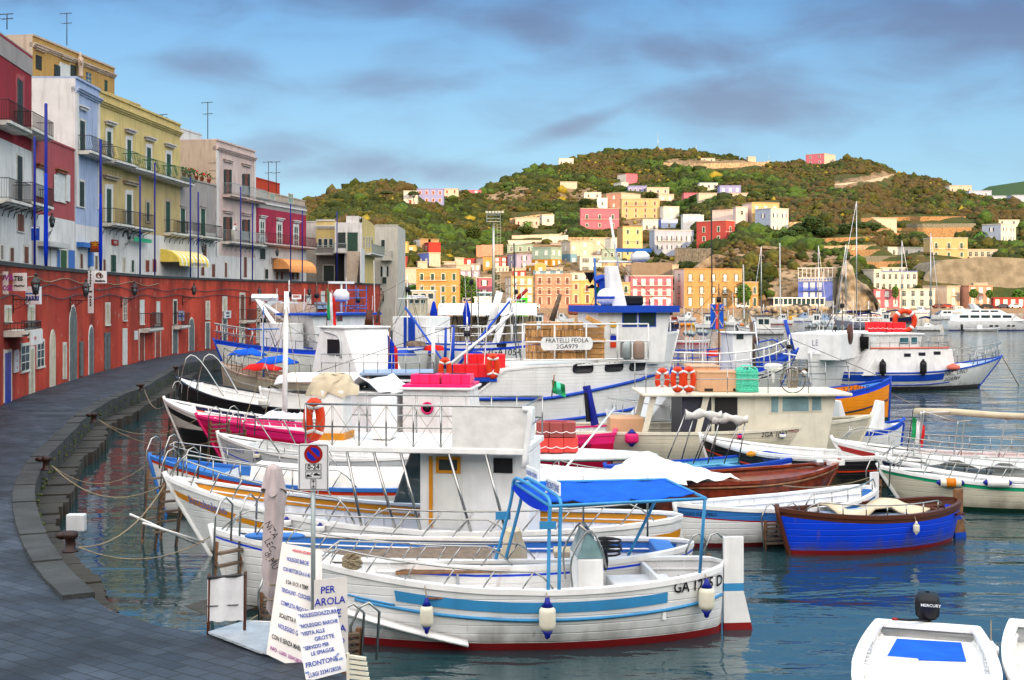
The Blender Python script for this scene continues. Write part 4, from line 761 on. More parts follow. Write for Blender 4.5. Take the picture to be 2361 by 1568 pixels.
HS=[
('T1',-60,None,180,245,470,'p_lemon','p_lemon',2,1,0,'w',0,'pale lemon yellow house at the left foot of the hill with a blue roof tank'),
('T1',165,None,300,300,410,'p_lemon','p_lemon',1,1,0,'w',0,'low lemon yellow annex beside the pale lemon house'),
('T1',220,365,480,200,310,'p_white','p_tan',1,0,1,'d',0,'flat house with white left and tan right wall behind the bright red house'),
('T1',395,490,660,255,405,'p_coral','p_red',1,0,1,'b',0,'bright red flat-roofed house under the scrub on the left'),
('T1',315,495,655,402,615,'p_hotel','p_whitewarm',1,0,2,'w',0,'house with lilac blue front and cream side wall in the left part of the town'),
('T1',255,330,470,530,628,'p_whitewarm','p_whitewarm',1,0,0,'d',0,'small blank cream block in front of the lilac blue-fronted house'),
('T1',-60,None,310,622,930,'p_whitewarm','p_whitewarm',2,0,0,'d',0,'blank pale cream house behind the palm tree at the left of the waterfront'),
('T1',310,None,935,632,1150,'p_ochre','p_orange',3,4,0,'g','one','weathered orange-ochre palazzo with cream cornice and four green windows behind round trees','p_cream'),
('T1',640,890,1090,575,668,'p_whitewarm','p_whitewarm',1,0,1,'d',0,'long white flat-roofed house directly above the orange-ochre palazzo'),
('T1',690,None,870,532,578,'p_cream','p_whitewarm',1,0,0,'d',0,'small cream roof block above the long white flat house'),
('T1',870,None,1000,478,580,'p_grey','p_beige',1,0,0,'d',0,'blank greyish house left of the magenta pink one'),
('T1',985,None,1165,488,590,'p_pinkhot','p_coral',1,1,0,'w',0,'low magenta pink house left of the beige and orange house'),
('T1',1163,1280,1415,470,650,'p_beige','p_orange',1,1,1,'w',0,'house with beige left and pale orange right wall left of the floodlight mast'),
('T1',1435,None,1632,468,605,'p_coral','p_coral',2,2,0,'w',0,'raspberry pink house just right of the floodlight mast'),
('T1',1630,1765,1985,425,640,'p_lilac','p_lilac',2,1,1,'wd',0,'lilac grey house with pink painted window surrounds'),
('T1',1630,None,2010,285,405,'p_mint','p_mint',1,3,0,'p','long','pale mint green house with fenced roof terrace above the lilac one'),
('R4',1143,1278,1360,798,945,'p_mint','p_mint',2,2,2,'w',0,'two-tone house, pale mint above and mustard yellow below',None,(.42,'p_mustard')),
('T1',1898,2030,2195,590,710,'p_mustard','p_ochre',1,1,1,'w',0,'small ochre house with a rounded vault roof',None,None,'vault'),
('T1',940,None,1228,662,765,'p_lilac','p_lilac',1,3,0,'w',0,'low mauve house with pink trims right of the orange-ochre palazzo'),
('T1',1190,None,1412,765,1050,'p_pink','p_pink',2,1,0,'wd',0,'pink house with white cornice and black shutters left of the floodlight mast','p_far_white'),
('T1',1500,None,1705,680,770,'p_stone','p_stone',1,0,0,'d',0,'bare brown stone house with a blue roof tank'),
('T1',1700,None,1902,673,755,'p_red','p_coral',1,2,0,'w',0,'tiny coral red roof house with white panel above the pale yellow waterfront house'),
('T1',1600,1690,2010,745,1115,'p_beige','p_paleyel',3,3,2,'w','one','pale yellow three-storey house with stone grey left flank behind the red crane tip'),
('R4',1165,None,1430,992,1215,'p_salmon','p_salmon',3,4,0,'b','each','salmon pink waterfront house with arched loggia and a striped window awning','p_cream'),
('T3',318,None,440,522,842,'p_paleyel','p_paleyel',2,1,0,'b',0,'narrow pale yellow waterfront house right of the salmon pink one'),
('T3',442,None,640,518,842,'p_paleyel','p_lemon',2,1,0,'b','each','pale yellow waterfront house with brown shutters over a central balcony'),
('T3',645,None,1170,545,850,'p_paleyel','p_paleyel',2,4,0,'g','each','wide pale yellow house behind the white funnel mast of the big trawler'),
('T3',1175,None,1785,448,882,'p_pink','p_pink',3,5,0,'w','long','bright pink three-storey waterfront house with two full-width balconies','p_far_white'),
('R5',20,62,470,888,1140,'p_pinkpale','p_apricot',3,5,1,'f','each','large apricot waterfront palazzo with five columns of green-framed windows','p_apricot'),
('R5',470,None,563,978,1140,'p_ochre','p_orange',2,2,0,'g','one','lower yellow annex house behind the street tree, right of the apricot palazzo','p_cream'),
('T2',170,300,395,960,1330,'p_whitewarm','p_whitewarm',2,1,1,'w',0,'two-tone corner house, cream above and sky blue below',None,(.5,'p_cyanpale')),
('T2',392,None,625,955,1185,'p_beige','p_beige',2,1,0,'w',0,'tall greige house above the white waterside house with a green arch'),
('T2',440,None,750,1175,1420,'p_far_white','p_far_white',2,2,0,'pd',0,'white house with green half-round awning behind the trawler pennants'),
('T2',620,None,800,925,1180,'p_cream','p_beige',2,1,0,'w',0,'plain beige block between the greige house and the blank white block'),
('T2',780,None,1000,918,1070,'p_far_white','p_far_white',1,0,0,'d',0,'blank white block left of the tan tower house'),
('T2',760,None,1050,1075,1230,'p_beige','p_mint',1,3,0,'p',0,'low pale turquoise house at the foot of the tan tower house'),
('T2',1000,1058,1350,742,1200,'p_tan','p_ochre2',3,2,0,'g',0,'tall narrow tan tower house with green doors on small balconies','p_tan'),
('T2',445,None,1005,485,800,'p_pink','p_pink',2,3,0,'g','one','pink house with cream corner stones and one long balcony on the slope','p_whitewarm'),
('T2',835,1035,1350,255,490,'p_salmon','p_beige',2,0,1,'w',0,'blank brownish beige house behind the yellow house on the slope'),
('T2',1042,None,1592,345,640,'p_paleyel','p_paleyel',3,4,0,'b','one','yellow three-storey house with brown shutters high on the slope','p_whitewarm'),
('T2',500,None,745,252,345,'p_far_white','p_far_white',1,2,0,'d',0,'white flat house on the brown earth slope'),
('T2',690,None,835,335,480,'p_white','p_white',1,1,0,'d',0,'grey-white house below the white flat house on the brown slope'),
('T2',1590,1650,1885,455,650,'p_white','p_far_white',2,1,1,'w',0,'white cubic house right of the yellow three-storey house'),
('T2',1572,1615,1862,642,805,'p_hotel','p_blue',1,1,0,'d',0,'small sky blue house with shaded porch above the white house with navy shutters'),
('T2',1478,1520,2100,800,1120,'p_bluewhite','p_bluewhite',2,4,0,'wn','one','white house with four pairs of navy shutters and long balconies','p_far_white'),
('T2',1350,None,1572,640,850,'p_far_white','p_far_white',1,2,0,'d',0,'small white house between the tan tower and the sky blue porch house'),
('T2',1938,None,2235,582,800,'p_white','p_white',2,2,0,'w',0,'plain grey-white house left of the coral pink house'),
('R5',168,345,418,560,715,'p_coral','p_coral',2,1,2,'g','one','coral pink cubic house with white corners standing over the terraces','p_far_white'),
('R5',268,385,442,488,575,'p_pinkpale','p_pinkpale',1,1,0,'w',0,'pinkish grey house just above the coral pink one'),
('R5',412,None,492,470,612,'p_pinkpale','p_pinkpale',2,1,0,'d',0,'mauve pink house with shaded loggia left of the pale yellow one'),
('R5',483,520,715,440,620,'p_pinkpale','p_paleyel',3,3,0,'w','one','pale yellow tall house with white shutters behind the white gabled house'),
('R5',568,648,785,478,652,'p_bluewhite','p_far_white',2,2,1,'wn',0,'white stepped house above the dark pine at the cliff top'),  # left wall bluer and darker than the right: its shade is in the colour
('R5',55,None,170,520,600,'p_bluewhite','p_bluewhite',1,2,0,'w',0,'low pale bluish house left of the coral pink group'),
('R5',167,None,290,305,352,'p_far_white','p_far_white',1,3,0,'n',0,'white bungalow with light blue trims high on the green slope','p_cyanpale'),
('R5',303,None,445,325,380,'p_lav','p_lav',1,3,0,'w',0,'lavender bungalow right of the white one with blue trims'),
('R5',160,None,540,376,405,'p_whitewarm','p_whitewarm',1,0,0,'d',0,'long scalloped cream garden wall house below the lavender bungalow'),
('R5',60,None,160,376,432,'p_pink','p_pink',1,1,0,'d',0,'small pink house among trees below the lavender bungalow'),
('R5',905,1010,1115,107,180,'p_pink','p_whitewarm',2,0,2,'d',0,'pink and cream house alone on the skyline of the hill',None,None,'flat'),
('R5',495,None,547,130,165,'p_cream','p_cream',1,0,0,'d',0,'tiny cream hut on the skyline above the stone terrace'),
('R5',175,None,270,140,165,'p_whitewarm','p_whitewarm',1,2,0,'d',0,'low pale building on the stone terrace near the summit'),
('R4',1335,None,1442,152,208,'p_far_white','p_far_white',1,3,0,'d',0,'white villa with two chimneys on the left shoulder of the hill'),
('R4',1768,1825,1912,262,320,'p_far_white','p_pink',1,0,0,'d',0,'salmon pink house half hidden on the upper green slope'),
('R4',208,None,305,388,490,'p_far_white','p_far_white',2,1,0,'r',0,'white end house of the terrace of houses on the left ridge'),
('R4',303,None,497,372,480,'p_lav','p_lav',2,4,0,'r',0,'lavender middle house with red shutters on the left ridge'),
('R4',495,None,605,372,455,'p_far_white','p_whitewarm',2,2,0,'r',0,'cream right-hand house beside the lavender one on the left ridge'),
('R4',623,None,772,383,410,'p_pink','p_pink',1,2,0,'w',0,'low salmon house on the saddle between the two hills'),
('R4',1345,None,1468,322,372,'p_whitewarm','p_whitewarm',1,0,0,'d',0,'cream walled terrace block above the brown earth slope',None,None,'flat'),
('R4',1740,1790,1842,325,360,'p_far_white','p_far_white',1,0,0,'d',0,'small white roof house with round chimneys above the lilac bungalow'),
('R4',1840,None,1975,352,408,'p_lav','p_lav',1,4,0,'n',0,'lilac bungalow in the middle of the hillside'),
('R4',1975,None,2137,362,415,'p_whitewarm','p_whitewarm',1,3,0,'n',0,'cream bungalow with blue windows right of the lilac bungalow'),
('R4',2062,None,2172,412,470,'p_whitewarm','p_whitewarm',1,2,0,'w',0,'rounded cream house with battlements below the cream bungalow'),
('R4',1020,None,1195,582,655,'p_ochre2','p_whitewarm',1,4,0,'b',0,'cream loggia villa behind the palm on the left slope'),
('R4',1190,1215,1302,562,635,'p_far_white','p_far_white',1,1,0,'d',0,'white domed house right of the cream loggia villa'),
('R5',1858,None,2008,325,378,'p_white','p_cream',1,4,0,'d',0,'grey house with arcade on the right shoulder of the hill'),
('R5',1990,None,2142,360,408,'p_bluewhite','p_bluewhite',1,2,0,'d',0,'white villa below the arcaded grey house'),
('R5',2140,None,2242,395,432,'p_blue','p_bluewhite',1,2,0,'w',0,'low pale blue villa at the far right hillside'),
('R5',2280,None,2400,390,448,'p_bluewhite','p_bluewhite',1,2,0,'w',0,'white villa cut by the right edge of the photo'),
('R5',1270,1330,1528,542,605,'p_far_white','p_whitewarm',1,0,0,'d',0,'long low cream building above the reed-fenced terraces'),
('R5',1725,None,1980,680,825,'p_paleyel','p_paleyel',2,3,0,'g','each','pale yellow villa with three balcony doors above the concrete wall','p_far_white'),
('R5',2120,2205,2345,585,712,'p_bluewhite','p_far_white',2,2,1,'wn',0,'white villa with blue trims at the right above the concrete wall'),  # bluish left face has its shade put into the wall colour
('R5',2175,None,2330,558,590,'p_far_white','p_far_white',1,2,0,'n',0,'upper white storey block with blue trims at the far right'),
('R5',1978,None,2182,757,815,'p_whitewarm','p_whitewarm',1,5,0,'k',0,'low white portico right of the pale yellow villa'),
('R5',1390,1440,1722,742,805,'p_far_white','p_far_white',1,3,0,'k',0,'white terrace house with pergola left of the pale yellow villa'),
('R5',1310,None,1640,905,1040,'p_far_white','p_far_white',2,8,0,'k',0,'large white stepped hotel with blue bands and a row of dark windows','p_hotel'),
('R5',1345,None,1520,1030,1145,'p_pink','p_pink',2,3,0,'w',0,'pale pink quayside house below the white stepped hotel'),
('R5',1520,None,1760,1025,1140,'p_far_white','p_far_white',2,4,0,'k',0,'white quayside house with arched door behind the grey crane'),
('R5',1730,1840,1955,1005,1135,'p_beige','p_whitewarm',2,1,0,'w','each','beige quayside house with laundry terrace'),
('R5',1953,1990,2160,1002,1125,'p_salmon','p_salmon',2,3,0,'w',0,'peach quayside house with a yellow pipe on its front'),
('R5',2020,None,2115,985,1005,'p_whitewarm','p_whitewarm',1,0,0,'d',0,'small cream roof room on the peach quayside house'),
('R5',2155,None,2420,1085,1140,'p_coral','p_coral',1,5,0,'w',0,'long single-storey coral red house at the right end of the quay'),
('T1',1090,None,1240,565,668,'p_white','p_grey',1,2,0,'w',0,'grey house between the mauve house and the beige and orange one'),
('T1',1440,None,1650,605,680,'p_far_white','p_far_white',1,4,0,'d',0,'low white arcade just right of the floodlight mast foot'),
('T1',1700,None,1905,625,680,'p_cream','p_cream',1,0,0,'d',0,'cream terrace block below the lilac grey house'),
('T1',2010,None,2440,668,730,'p_cyanpale','p_cyanpale',1,3,0,'w',0,'pale turquoise roof terrace block above the salmon pink house'),
('T1',2190,None,2440,622,672,'p_whitewarm','p_whitewarm',1,2,0,'d',0,'cream flat block right of the rounded vault house'),
('T1',1640,None,2361,225,290,'p_far_white','p_far_white',1,0,0,'d',0,'long blank white terrace wall house above the mint green house'),
('T2',0,None,180,985,1066,'p_grey','p_grey',1,0,0,'d',0,'grey roof block behind the mint and mustard house'),
('T2',1850,None,2110,1060,1110,'p_cream','p_cream',1,0,0,'d',0,'cream garden block right of the house with navy shutters'),
('T3',300,None,620,408,520,'p_far_white','p_far_white',1,2,0,'d',0,'white block above the narrow pale yellow waterfront house'),
('T3',1100,None,1175,450,540,'p_lilac','p_lilac',1,0,0,'d',0,'narrow mauve wall at the left of the bright pink waterfront house'),
('T3',1130,None,1870,290,455,'p_beige','p_beige',1,0,0,'d',0,'wide bare beige wall building behind the bright pink waterfront house'),
('T3',1400,None,1780,325,450,'p_mint','p_mint',1,4,0,'k',0,'greenhouse-like roof room with pale mint canopy over the bright pink house'),
('T1',40,None,165,455,610,'p_far_white','p_coral',1,1,0,'d',0,'small coral and white shed house below the pale lemon house'),
('T1',480,520,640,205,262,'p_beige','p_tan',1,0,0,'d',0,'tan block behind the roof of the bright red house'),
('R5',1310,1345,1400,893,1035,'p_far_white','p_far_white',2,1,0,'d',0,'white tower end of the stepped hotel beside the rock pinnacle'),
('R5',1360,None,1560,880,915,'p_far_white','p_far_white',1,3,0,'k',0,'upper white storey of the stepped hotel'),
('R5',1785,None,1878,938,985,'p_far_white','p_far_white',1,1,0,'p',0,'white cube room above the laundry terrace house'),
]
for h in HS:
 c,x0,xc,x1,yt,yb,mL,mR,rows,cols,colsL,st,bal,label=h[:14];ex=list(h[14:])+[None]*3
 townhouse(c,x0,xc,x1,yt,yb,mL,mR,rows,cols,colsL,st,bal,label,corn=ex[0] or '',lower=ex[1],roof=ex[2] or 'flat')
# blue hotel with white flank, roof pergola and the pavilion on piles
H_=townhouse('R5',862,1066,1120,945,1165,'p_hotel','p_far_white',3,0,0,'w',0,'blue hotel with white flank, crenellated frieze and two rows of blue balconies',name='hotel',cat='hotel',phi=58,d=417)
a,bd,hh=H_['dims'];m=MB();m.box(-.02,a+.02,-.02,bd+.02,-.5,hh*.27,'p_far_white');m.box(-.15,-.02,0,bd,hh-1.3,hh+.1,'p_far_white');m.build('wall',H_)
for r_ in (1,2):
 for i in range(3):
  w_=MB();y=bd*(.38+.2*i);z=hh*(.28+.30*(r_-1))+.2;w_.box(-.12,0,y-.75,y+.75,z,z+2.5,'trimw');w_.box(-.15,-.12,y-.55,y+.55,z,z+2.3,'shutter_w');w_.build('window',H_)
 w_=MB();z=hh*(.28+.30*(r_-1))+.1;w_.box(-1,0,bd*.28,bd*.95,z-.15,z,'p_hotel');s_=w_.build('balcony',H_);w_=MB()
 for i in range(60): y=bd*(.28+.67*i/59);w_.box(-1,-.96,y-.02,y+.02,z,z+1,'blue')
 w_.box(-1.02,-.95,bd*.28,bd*.95,z+.95,z+1.02,'blue');w_.build('railing',s_)
w_=MB()
for i in range(9): y=bd*i/8;w_.box(-.1,.05,y-.06,y+.06,hh,hh+3,'white')
w_.box(-.2,a+.2,-.1,bd+.2,hh+2.9,hh+3.1,'white');w_.build('pergola',H_)
for k in range(12): w_=MB();y=bd*(k+.5)/12;w_.box(-.3,-.15,y-.2,y+.2,hh-1.0,hh-.45,'p_hotel');w_.build('crenel',H_)
def G2(name,label,cat,u,v,d=None): dd=d or dmap(u,v);p=atd(u,v,dd);return thing(name,label,cat,p),dd,dd/F
T,dd,k=G2('pavilion','white glazed restaurant pavilion on piles at the foot of the blue hotel','restaurant',cx_('R5',670),cy_('R5',1175),418);Lw=340*.3408*k;m=MB()
m.box(0,Lw,0,9,1.0,1.35,'white');m.box(-.3,Lw+.3,-.3,9,4.1,4.4,'white');m.box(0,Lw,8.7,9,1.3,4.1,'p_greyd');m.build('roof',T);m=MB();m.box(0,Lw,-.02,.03,1.35,2.2,'p_far_white')
for i in range(12): x=Lw*i/11;m.box(x-.12,x+.12,-.05,.1,1.35,4.1,'white')
m.build('wall',T);m=MB();m.box(0,Lw,.02,.05,2.2,4.1,'glass');m.build('window',T);m=MB()
for i in range(26): x=Lw*i/25;m.box(x-.12,x+.12,.2,.5,-2,1.0,'dirtywhite');m.box(x-.12,x+.12,4,4.3,-2,1.0,'dirtywhite')
m.build('piles',T)
RECTS.append((cx_('R5',660),cx_('R5',1120),cy_('R5',890),720,400))
# rock pinnacle, concrete slope wall, stone terrace walls, reed fences
mkmat('rockpale',(.36,.30,.22),.95,col2=(.17,.13,.09),sc_=.45,bump=1.0,bsc=.6,dirt=.8);mkmat('rockbrown',(.15,.095,.045),.95,var=.5,sc_=.15,col2=(.27,.21,.14),bump=1.0,bsc=.5,dirt=.8);mkmat('reed',(.27,.15,.06),.95,var=.35,sc_=1.5,bump=.5,bsc=8);mkmat('reedgrey',(.15,.14,.10),.95,var=.3,sc_=2);mkmat('drystone',(.34,.24,.14),.95,var=.45,sc_=.8,bump=.8,bsc=2)
def rockmass(name,label,u0,u1,prof,d,dep,mat,amp=2.2):
 k=d/F;m=MB();us_=[u0+(u1-u0)*i/34 for i in range(35)];pv=np.array(prof);rows_=[]
 o=atd((u0+u1)/2,712,d)
 for j in range(26):
  row=[]
  for u in us_:
   vt=np.interp(u,pv[:,0],pv[:,1]);s=j/25;ed=min(1,(u-u0)/12,(u1-u)/12)
   v=716-(716-vt)*min(1,s*1.25);y=d+dep*(max(0,s-.8)/.2)*2+ (716-v)*.06+ (1-ed)*7
   p=atd(u,v,y);nse=noise.noise(p/9)*amp+noise.noise(p/3)*amp*.4;p.y += nse*2;p.x += nse*.4;p.z += nse*.3*(1 if 0 < j < 25 else 0);row.append(p-o)
  rows_.append(row)
 m.grid(rows_,mat,smooth=False);ob=m.build(name);ob.location=o;ob['kind']='structure';return ob
rockmass('cliff','',cx_('R5',1085),cx_('R5',1385),[(cx_('R5',a),cy_('R5',b)) for a,b in ((1085,1150),(1108,1000),(1122,905),(1135,862),(1160,838),(1200,870),(1215,930),(1225,958),(1262,985),(1300,1000),(1330,1040),(1380,1110),(1395,1150))],408,14,'rockpale',3.0)
rockmass('cliff','',1555,1870,[(1555,650),(1620,602),(1650,585),(1700,600),(1760,568),(1830,580),(1870,610)],462,20,'rockbrown',4.5)
def lowwall(label,pts,mat='drystone',hpx=10,name='retaining_wall',cat='wall',group='terrace walls on the hillside',th=1.2):
 """wall following the slope: pts (u,v of its foot)"""
 P0=atd(pts[0][0],pts[0][1],dmap(*pts[0])-1.5);m=MB();pp=[]
 for (u,v),(u2,v2) in zip(pts,pts[1:]):
  n_=max(1,int(abs(u2-u)/12))
  for i in range(n_): pp.append((u+(u2-u)*i/n_,v+(v2-v)*i/n_))
 pp.append(pts[-1]);A=[atd(u,v,dmap(u,v)-1.5)-P0 for u,v in pp]
 for a,c,(u,v),(u2,v2) in zip(A,A[1:],pp,pp[1:]):
  ha,hc=hpx*dmap(u,v)/F*(1+.1*noise.noise(Vector((u,v,0)))),hpx*dmap(u2,v2)/F;y=Vector((0,th,0));dn=Vector((0,0,-1.5));m.hexa([a+dn,c+dn,c+dn+y,a+dn+y,a+Vector((0,0,ha)),c+Vector((0,0,hc)),c+y+Vector((0,0,hc)),a+y+Vector((0,0,ha))],mat)
 ob=m.build(name);ob.location=P0;tag(ob,label,cat,group)
 RECTS.append((min(p[0] for p in pts)-2,max(p[0] for p in pts)+2,min(p[1] for p in pts)-hpx,max(p[1] for p in pts)+1,0));return ob
lowwall('long stone terrace wall just below the summit',[(1530,386),(1650,388),(1772,384)],hpx=11)
lowwall('pale road wall climbing to the right below the skyline',[(1925,430),(1990,424),(2060,408)],'p_whitewarm',6)
lowwall('stone wall below the pink house with cream corners',[(1310,560),(1430,560)],hpx=13);lowwall('tan stone terrace wall below the coral pink house',[(1560,592),(1640,590)],'drystone',18);lowwall('tan stone bastion above the apricot palazzo',[(1556,610),(1600,608),(1636,600)],'drystone',26)
lowwall('white garden wall on the left slope below the cream villa',[(1180,552),(1290,548),(1310,535)],'p_whitewarm',9);lowwall('stone wall left of the palm on the slope',[(1175,520),(1230,512),(1275,508)],'drystone',16);lowwall('long white wall below the white domed house',[(1250,562),(1310,556)],'p_far_white',14)
lowwall('brown plaster wall above the mint house',[(1098,588),(1160,585)],'p_salmon',22);lowwall('grey stone wall above the bright pink waterfront house',[(1455,640),(1550,640)],'p_stone',34);lowwall('stone wall right of the white-panelled roof terrace',[(1380,618),(1500,618)],'drystone',12)
for i,(ps,mt,hp) in enumerate([([(1985,512),(2110,508),(2230,508)],'reed',9),([(2090,525),(2250,524)],'reedgrey',9),([(1990,535),(2240,532)],'reed',8),([(1880,558),(2040,552)],'reed',8),([(2060,545),(2200,543)],'reed',8),([(1960,600),(2130,598)],'reedgrey',9),([(1985,612),(2090,610)],'reed',8),([(1900,575),(2020,572)],'drystone',8),([(1820,520),(1900,518)],'drystone',8),([(1960,585),(2030,583)],'reed',8)]):
 lowwall(['top','second from top grey','third from top','left upper','middle','lowest grey','lowest brown','left stone','far left stone','lower left'][i]+' reed fence row of the terraced fields right of the big mast' if 'stone' not in ['','','','','','','','stone','stone',''][i] else ['left','far left'][i-7]+' dry stone row of the terraced fields behind the cliff pine',ps,mt,hp,'reed_fence' if mt.startswith('reed') else 'retaining_wall','fence' if mt.startswith('reed') else 'wall','reed fences of the terraced fields' if mt.startswith('reed') else 'terrace walls on the hillside',.3)
# concrete slope wall
m=MB();pr=[(2110,690),(2130,640),(2165,600),(2210,597),(2260,592),(2330,594),(2420,600),(2500,700)];o=atd(2110,716,448)
rows_=[]
for j in range(10):
 s=j/9;rows_.append([atd(u,716-(716-np.interp(u,[p[0] for p in pr],[p[1] for p in pr]))*s,444+s*9+(10 if u < 2125 else 0))-o for u in range(2110,2501,10)])
rows_.append([p+Vector((0,25,-.5)) for p in rows_[-1]]);m.grid(rows_,'concrete',smooth=False);ob=m.build('concrete_wall');ob.location=o;tag(ob,'huge stained concrete slope wall at the right behind the quayside houses','wall')
RECTS.append((2120,2500,598,716,0))
# harbour wall with boulders in front of the apricot palazzo
m=MB();
for i in range(170): u=random.uniform(1730,1905);d_=412+random.uniform(-2,2);p=atd(u,716,d_);m.ball((p.x,p.y,random.uniform(-.2,1.6)),random.uniform(.6,1.2),'rockpale',6,4,sz=.8)
tag(m.build('boulders'),'pale boulders piled along the far quay below the apricot palazzo','rocks',kind='stuff')
# ------------------------------------------------------------ shrubs over the hills
rng_=np.random.default_rng(5)
bm_=bmesh.new();bmesh.ops.create_icosphere(bm_,subdivisions=2,radius=1);IV=np.array([v.co[:] for v in bm_.verts]);IF=np.array([[v.index for v in f.verts] for f in bm_.faces]);bm_.free()
bm_=bmesh.new();bmesh.ops.create_icosphere(bm_,subdivisions=1,radius=1);IV1=np.array([v.co[:] for v in bm_.verts]);IF1=np.array([[v.index for v in f.verts] for f in bm_.faces]);bm_.free()
def blobs(P,Rr,sq,mats,name,matidx,IV=IV1,IF=IF1,jit=.35,parent=None,loc=None):
 n_=len(P);V=IV[None]*(1+rng_.uniform(-jit,jit,(n_,len(IV),1)));V=V*np.array(Rr)[:,None,None];V[:,:,2] *= np.array(sq)[:,None];V=V+np.array(P)[:,None,:]
 Fc=(IF[None]+(np.arange(n_)*len(IV))[:,None,None]).reshape(-1,3)
 me=bpy.data.meshes.new(name);me.vertices.add(n_*len(IV));me.vertices.foreach_set('co',V.reshape(-1));me.loops.add(len(Fc)*3);me.loops.foreach_set('vertex_index',Fc.reshape(-1).astype(np.int32));me.polygons.add(len(Fc));me.polygons.foreach_set('loop_start',np.arange(0,len(Fc)*3,3,dtype=np.int32));me.polygons.foreach_set('loop_total',np.full(len(Fc),3,dtype=np.int32))
 for x in mats: me.materials.append(MATS[x])
 me.polygons.foreach_set('material_index',np.repeat(np.array(matidx,dtype=np.int32),len(IF)));me.update(calc_edges=True)
 o=bpy.data.objects.new(name,me);COL.objects.link(o)
 if parent is not None: o.parent=parent
 if loc is not None: o.location=loc
 return o
for k,c,c2 in [('sh_a',(.018,.026,.004),(.048,.056,.010)),('sh_b',(.034,.038,.006),(.085,.080,.015)),('sh_c',(.042,.032,.011),(.080,.058,.020)),('sh_d',(.013,.023,.005),(.032,.042,.009)),('sh_e',(.16,.13,.015),(.28,.21,.02)),('sh_f',(.026,.055,.008),(.058,.095,.014))]: mkmat(k,c,.9,sc_=.9,col2=c2,spec=.15)
PP,RR,SQ,MI=[],[],[],[]
tries=0
while len(PP) < 42000 and tries < 130000:
 tries += 1;u=random.uniform(690,2480);s=random.random()**.8;v=VS-(VS-ridge(u))*s
 if s < .07: continue
 if any(a-2 < u < c_ and b_-0 < v < e+3 for a,c_,b_,e,_ in RECTS): continue
 bare=any(inpoly(u,v,q) for q in ROCKP)
 if bare and random.random() < .90: continue
 if v > 600 and u < 1560 and random.random() < .55: continue
 if 1830 < u < 2260 and 500 < v < 625 and random.random() < .55: continue
 p=ter(u,s);nv=noise.noise(Vector((p.x/45,p.y/45,1)));r_=(random.uniform(2.2,3.6) if random.random() < .03 else random.uniform(.65,1.7))*(1+.6*max(0,nv));
 PP.append((p.x,p.y,p.z+.3*r_));RR.append(r_);SQ.append(random.uniform(.55,.9));q=random.random()*.6+.2+nv*1.1
 MI.append(4 if random.random() < .012 else (2 if q < .2 else 1 if q < .42 else 0 if q < .62 else 3 if q < .92 else 5))
 if u > 1800 and v < 520 and random.random() < .35: MI[-1]=2
tag(blobs(PP,RR,SQ,['sh_a','sh_b','sh_c','sh_d','sh_e','sh_f'],'hill_scrub',MI,IV1,IF1,.45),'green and brown Mediterranean scrub covering the hills','shrubs',kind='stuff')
# ------------------------------------------------------------ single trees
def tree(u,v,hpx,wpx,label,mats=('leafy','foliage'),d=None,form='round',n_=160,cat='tree'):
 dd=d or dmap(u,v);k=dd/F;H=hpx*k;Wd=wpx*k;o=atd(u,v,dd);T=thing('umbrella_pine' if form == 'umbrella' else 'palm_tree' if form == 'palm' else 'broadleaf_tree',label,cat,o,0,None);m=MB()
 if form == 'palm':
  m.tube([(0,0,-1),(.1,0,H*.35),(0,0,H*.62)],Wd*.05,'bark',7);m.build('trunk',T);m=MB()
  for i in range(34):
   a=i*2.4;e=random.uniform(-.5,1.0);L=Wd*.55;pts=[]
   for q in range(6): s=q/5;pts.append(Vector((math.cos(a)*L*s,math.sin(a)*L*s,H*.62+L*(e*s-1.0*s*s)+.1)))
   for p,q in zip(pts,pts[1:]):
    sd_=Vector((-math.sin(a),math.cos(a),0))*L*.10;m.add([p-sd_,p,p+sd_,q+sd_*.9,q+Vector((0,0,.08)),q-sd_*.9],[(0,1,4,5),(1,2,3,4)],'oldpalm' if e < -.2 else mats[0])
  m.build('crown',T);return T
 m.tube([(0,0,-1),(.05*H,0,H*.25),(0,0,H*.5),(0,0,H*.75)],max(.12,H*.035),'bark',7,r2=max(.05,H*.012))
 for i in range(6): a=i*1.05;z=H*(.3+.06*i) if form == 'round' else H*.6;m.tube([(0,0,z),(math.cos(a)*Wd*.2,math.sin(a)*Wd*.2,z+H*.15),(math.cos(a)*Wd*.36,math.sin(a)*Wd*.36,z+H*.26)],H*.014,'bark',5,r2=H*.006)
 m.build('trunk',T);P_,R_,S_,M_=[],[],[],[]
 n_=n_*4
 for i in range(n_):
  a=random.uniform(0,6.283);rr=random.random()**.5;zz=random.uniform(-1,1)
  if form == 'umbrella': x,y,z=math.cos(a)*rr*Wd*.5,math.sin(a)*rr*Wd*.5,H*(.78+.2*math.sqrt(max(0,1-rr*rr))*random.uniform(.3,1))
  else:
   f=math.sqrt(max(0,1-zz*zz))*rr**.6;x,y,z=math.cos(a)*f*Wd*.5,math.sin(a)*f*Wd*.5,H*(.60+.40*zz);nz_=1+.28*noise.noise(Vector((x/Wd*5,y/Wd*5,z/Wd*5+u)));x *= nz_;y *= nz_
  P_.append((x,y,z));R_.append(random.uniform(.035,.075)*max(Wd,H*.6));S_.append(.6);M_.append(random.choice([0,0,1]))
 blobs(P_,R_,S_,list(mats),'crown',M_,jit=.5,parent=T);return T
mkmat('oldpalm',(.20,.15,.06),.9,var=.3)
tree(918,707,55,40,'leafy green tree half hidden by the last pale house');tree(952,700,42,44,'dark green round tree left of the orange-ochre palazzo');tree(935,712,42,42,'palm with drooping dry fronds on the waterfront',form='palm');tree(978,706,46,34,'low bushy tree in front of the orange-ochre palazzo',n_=120)
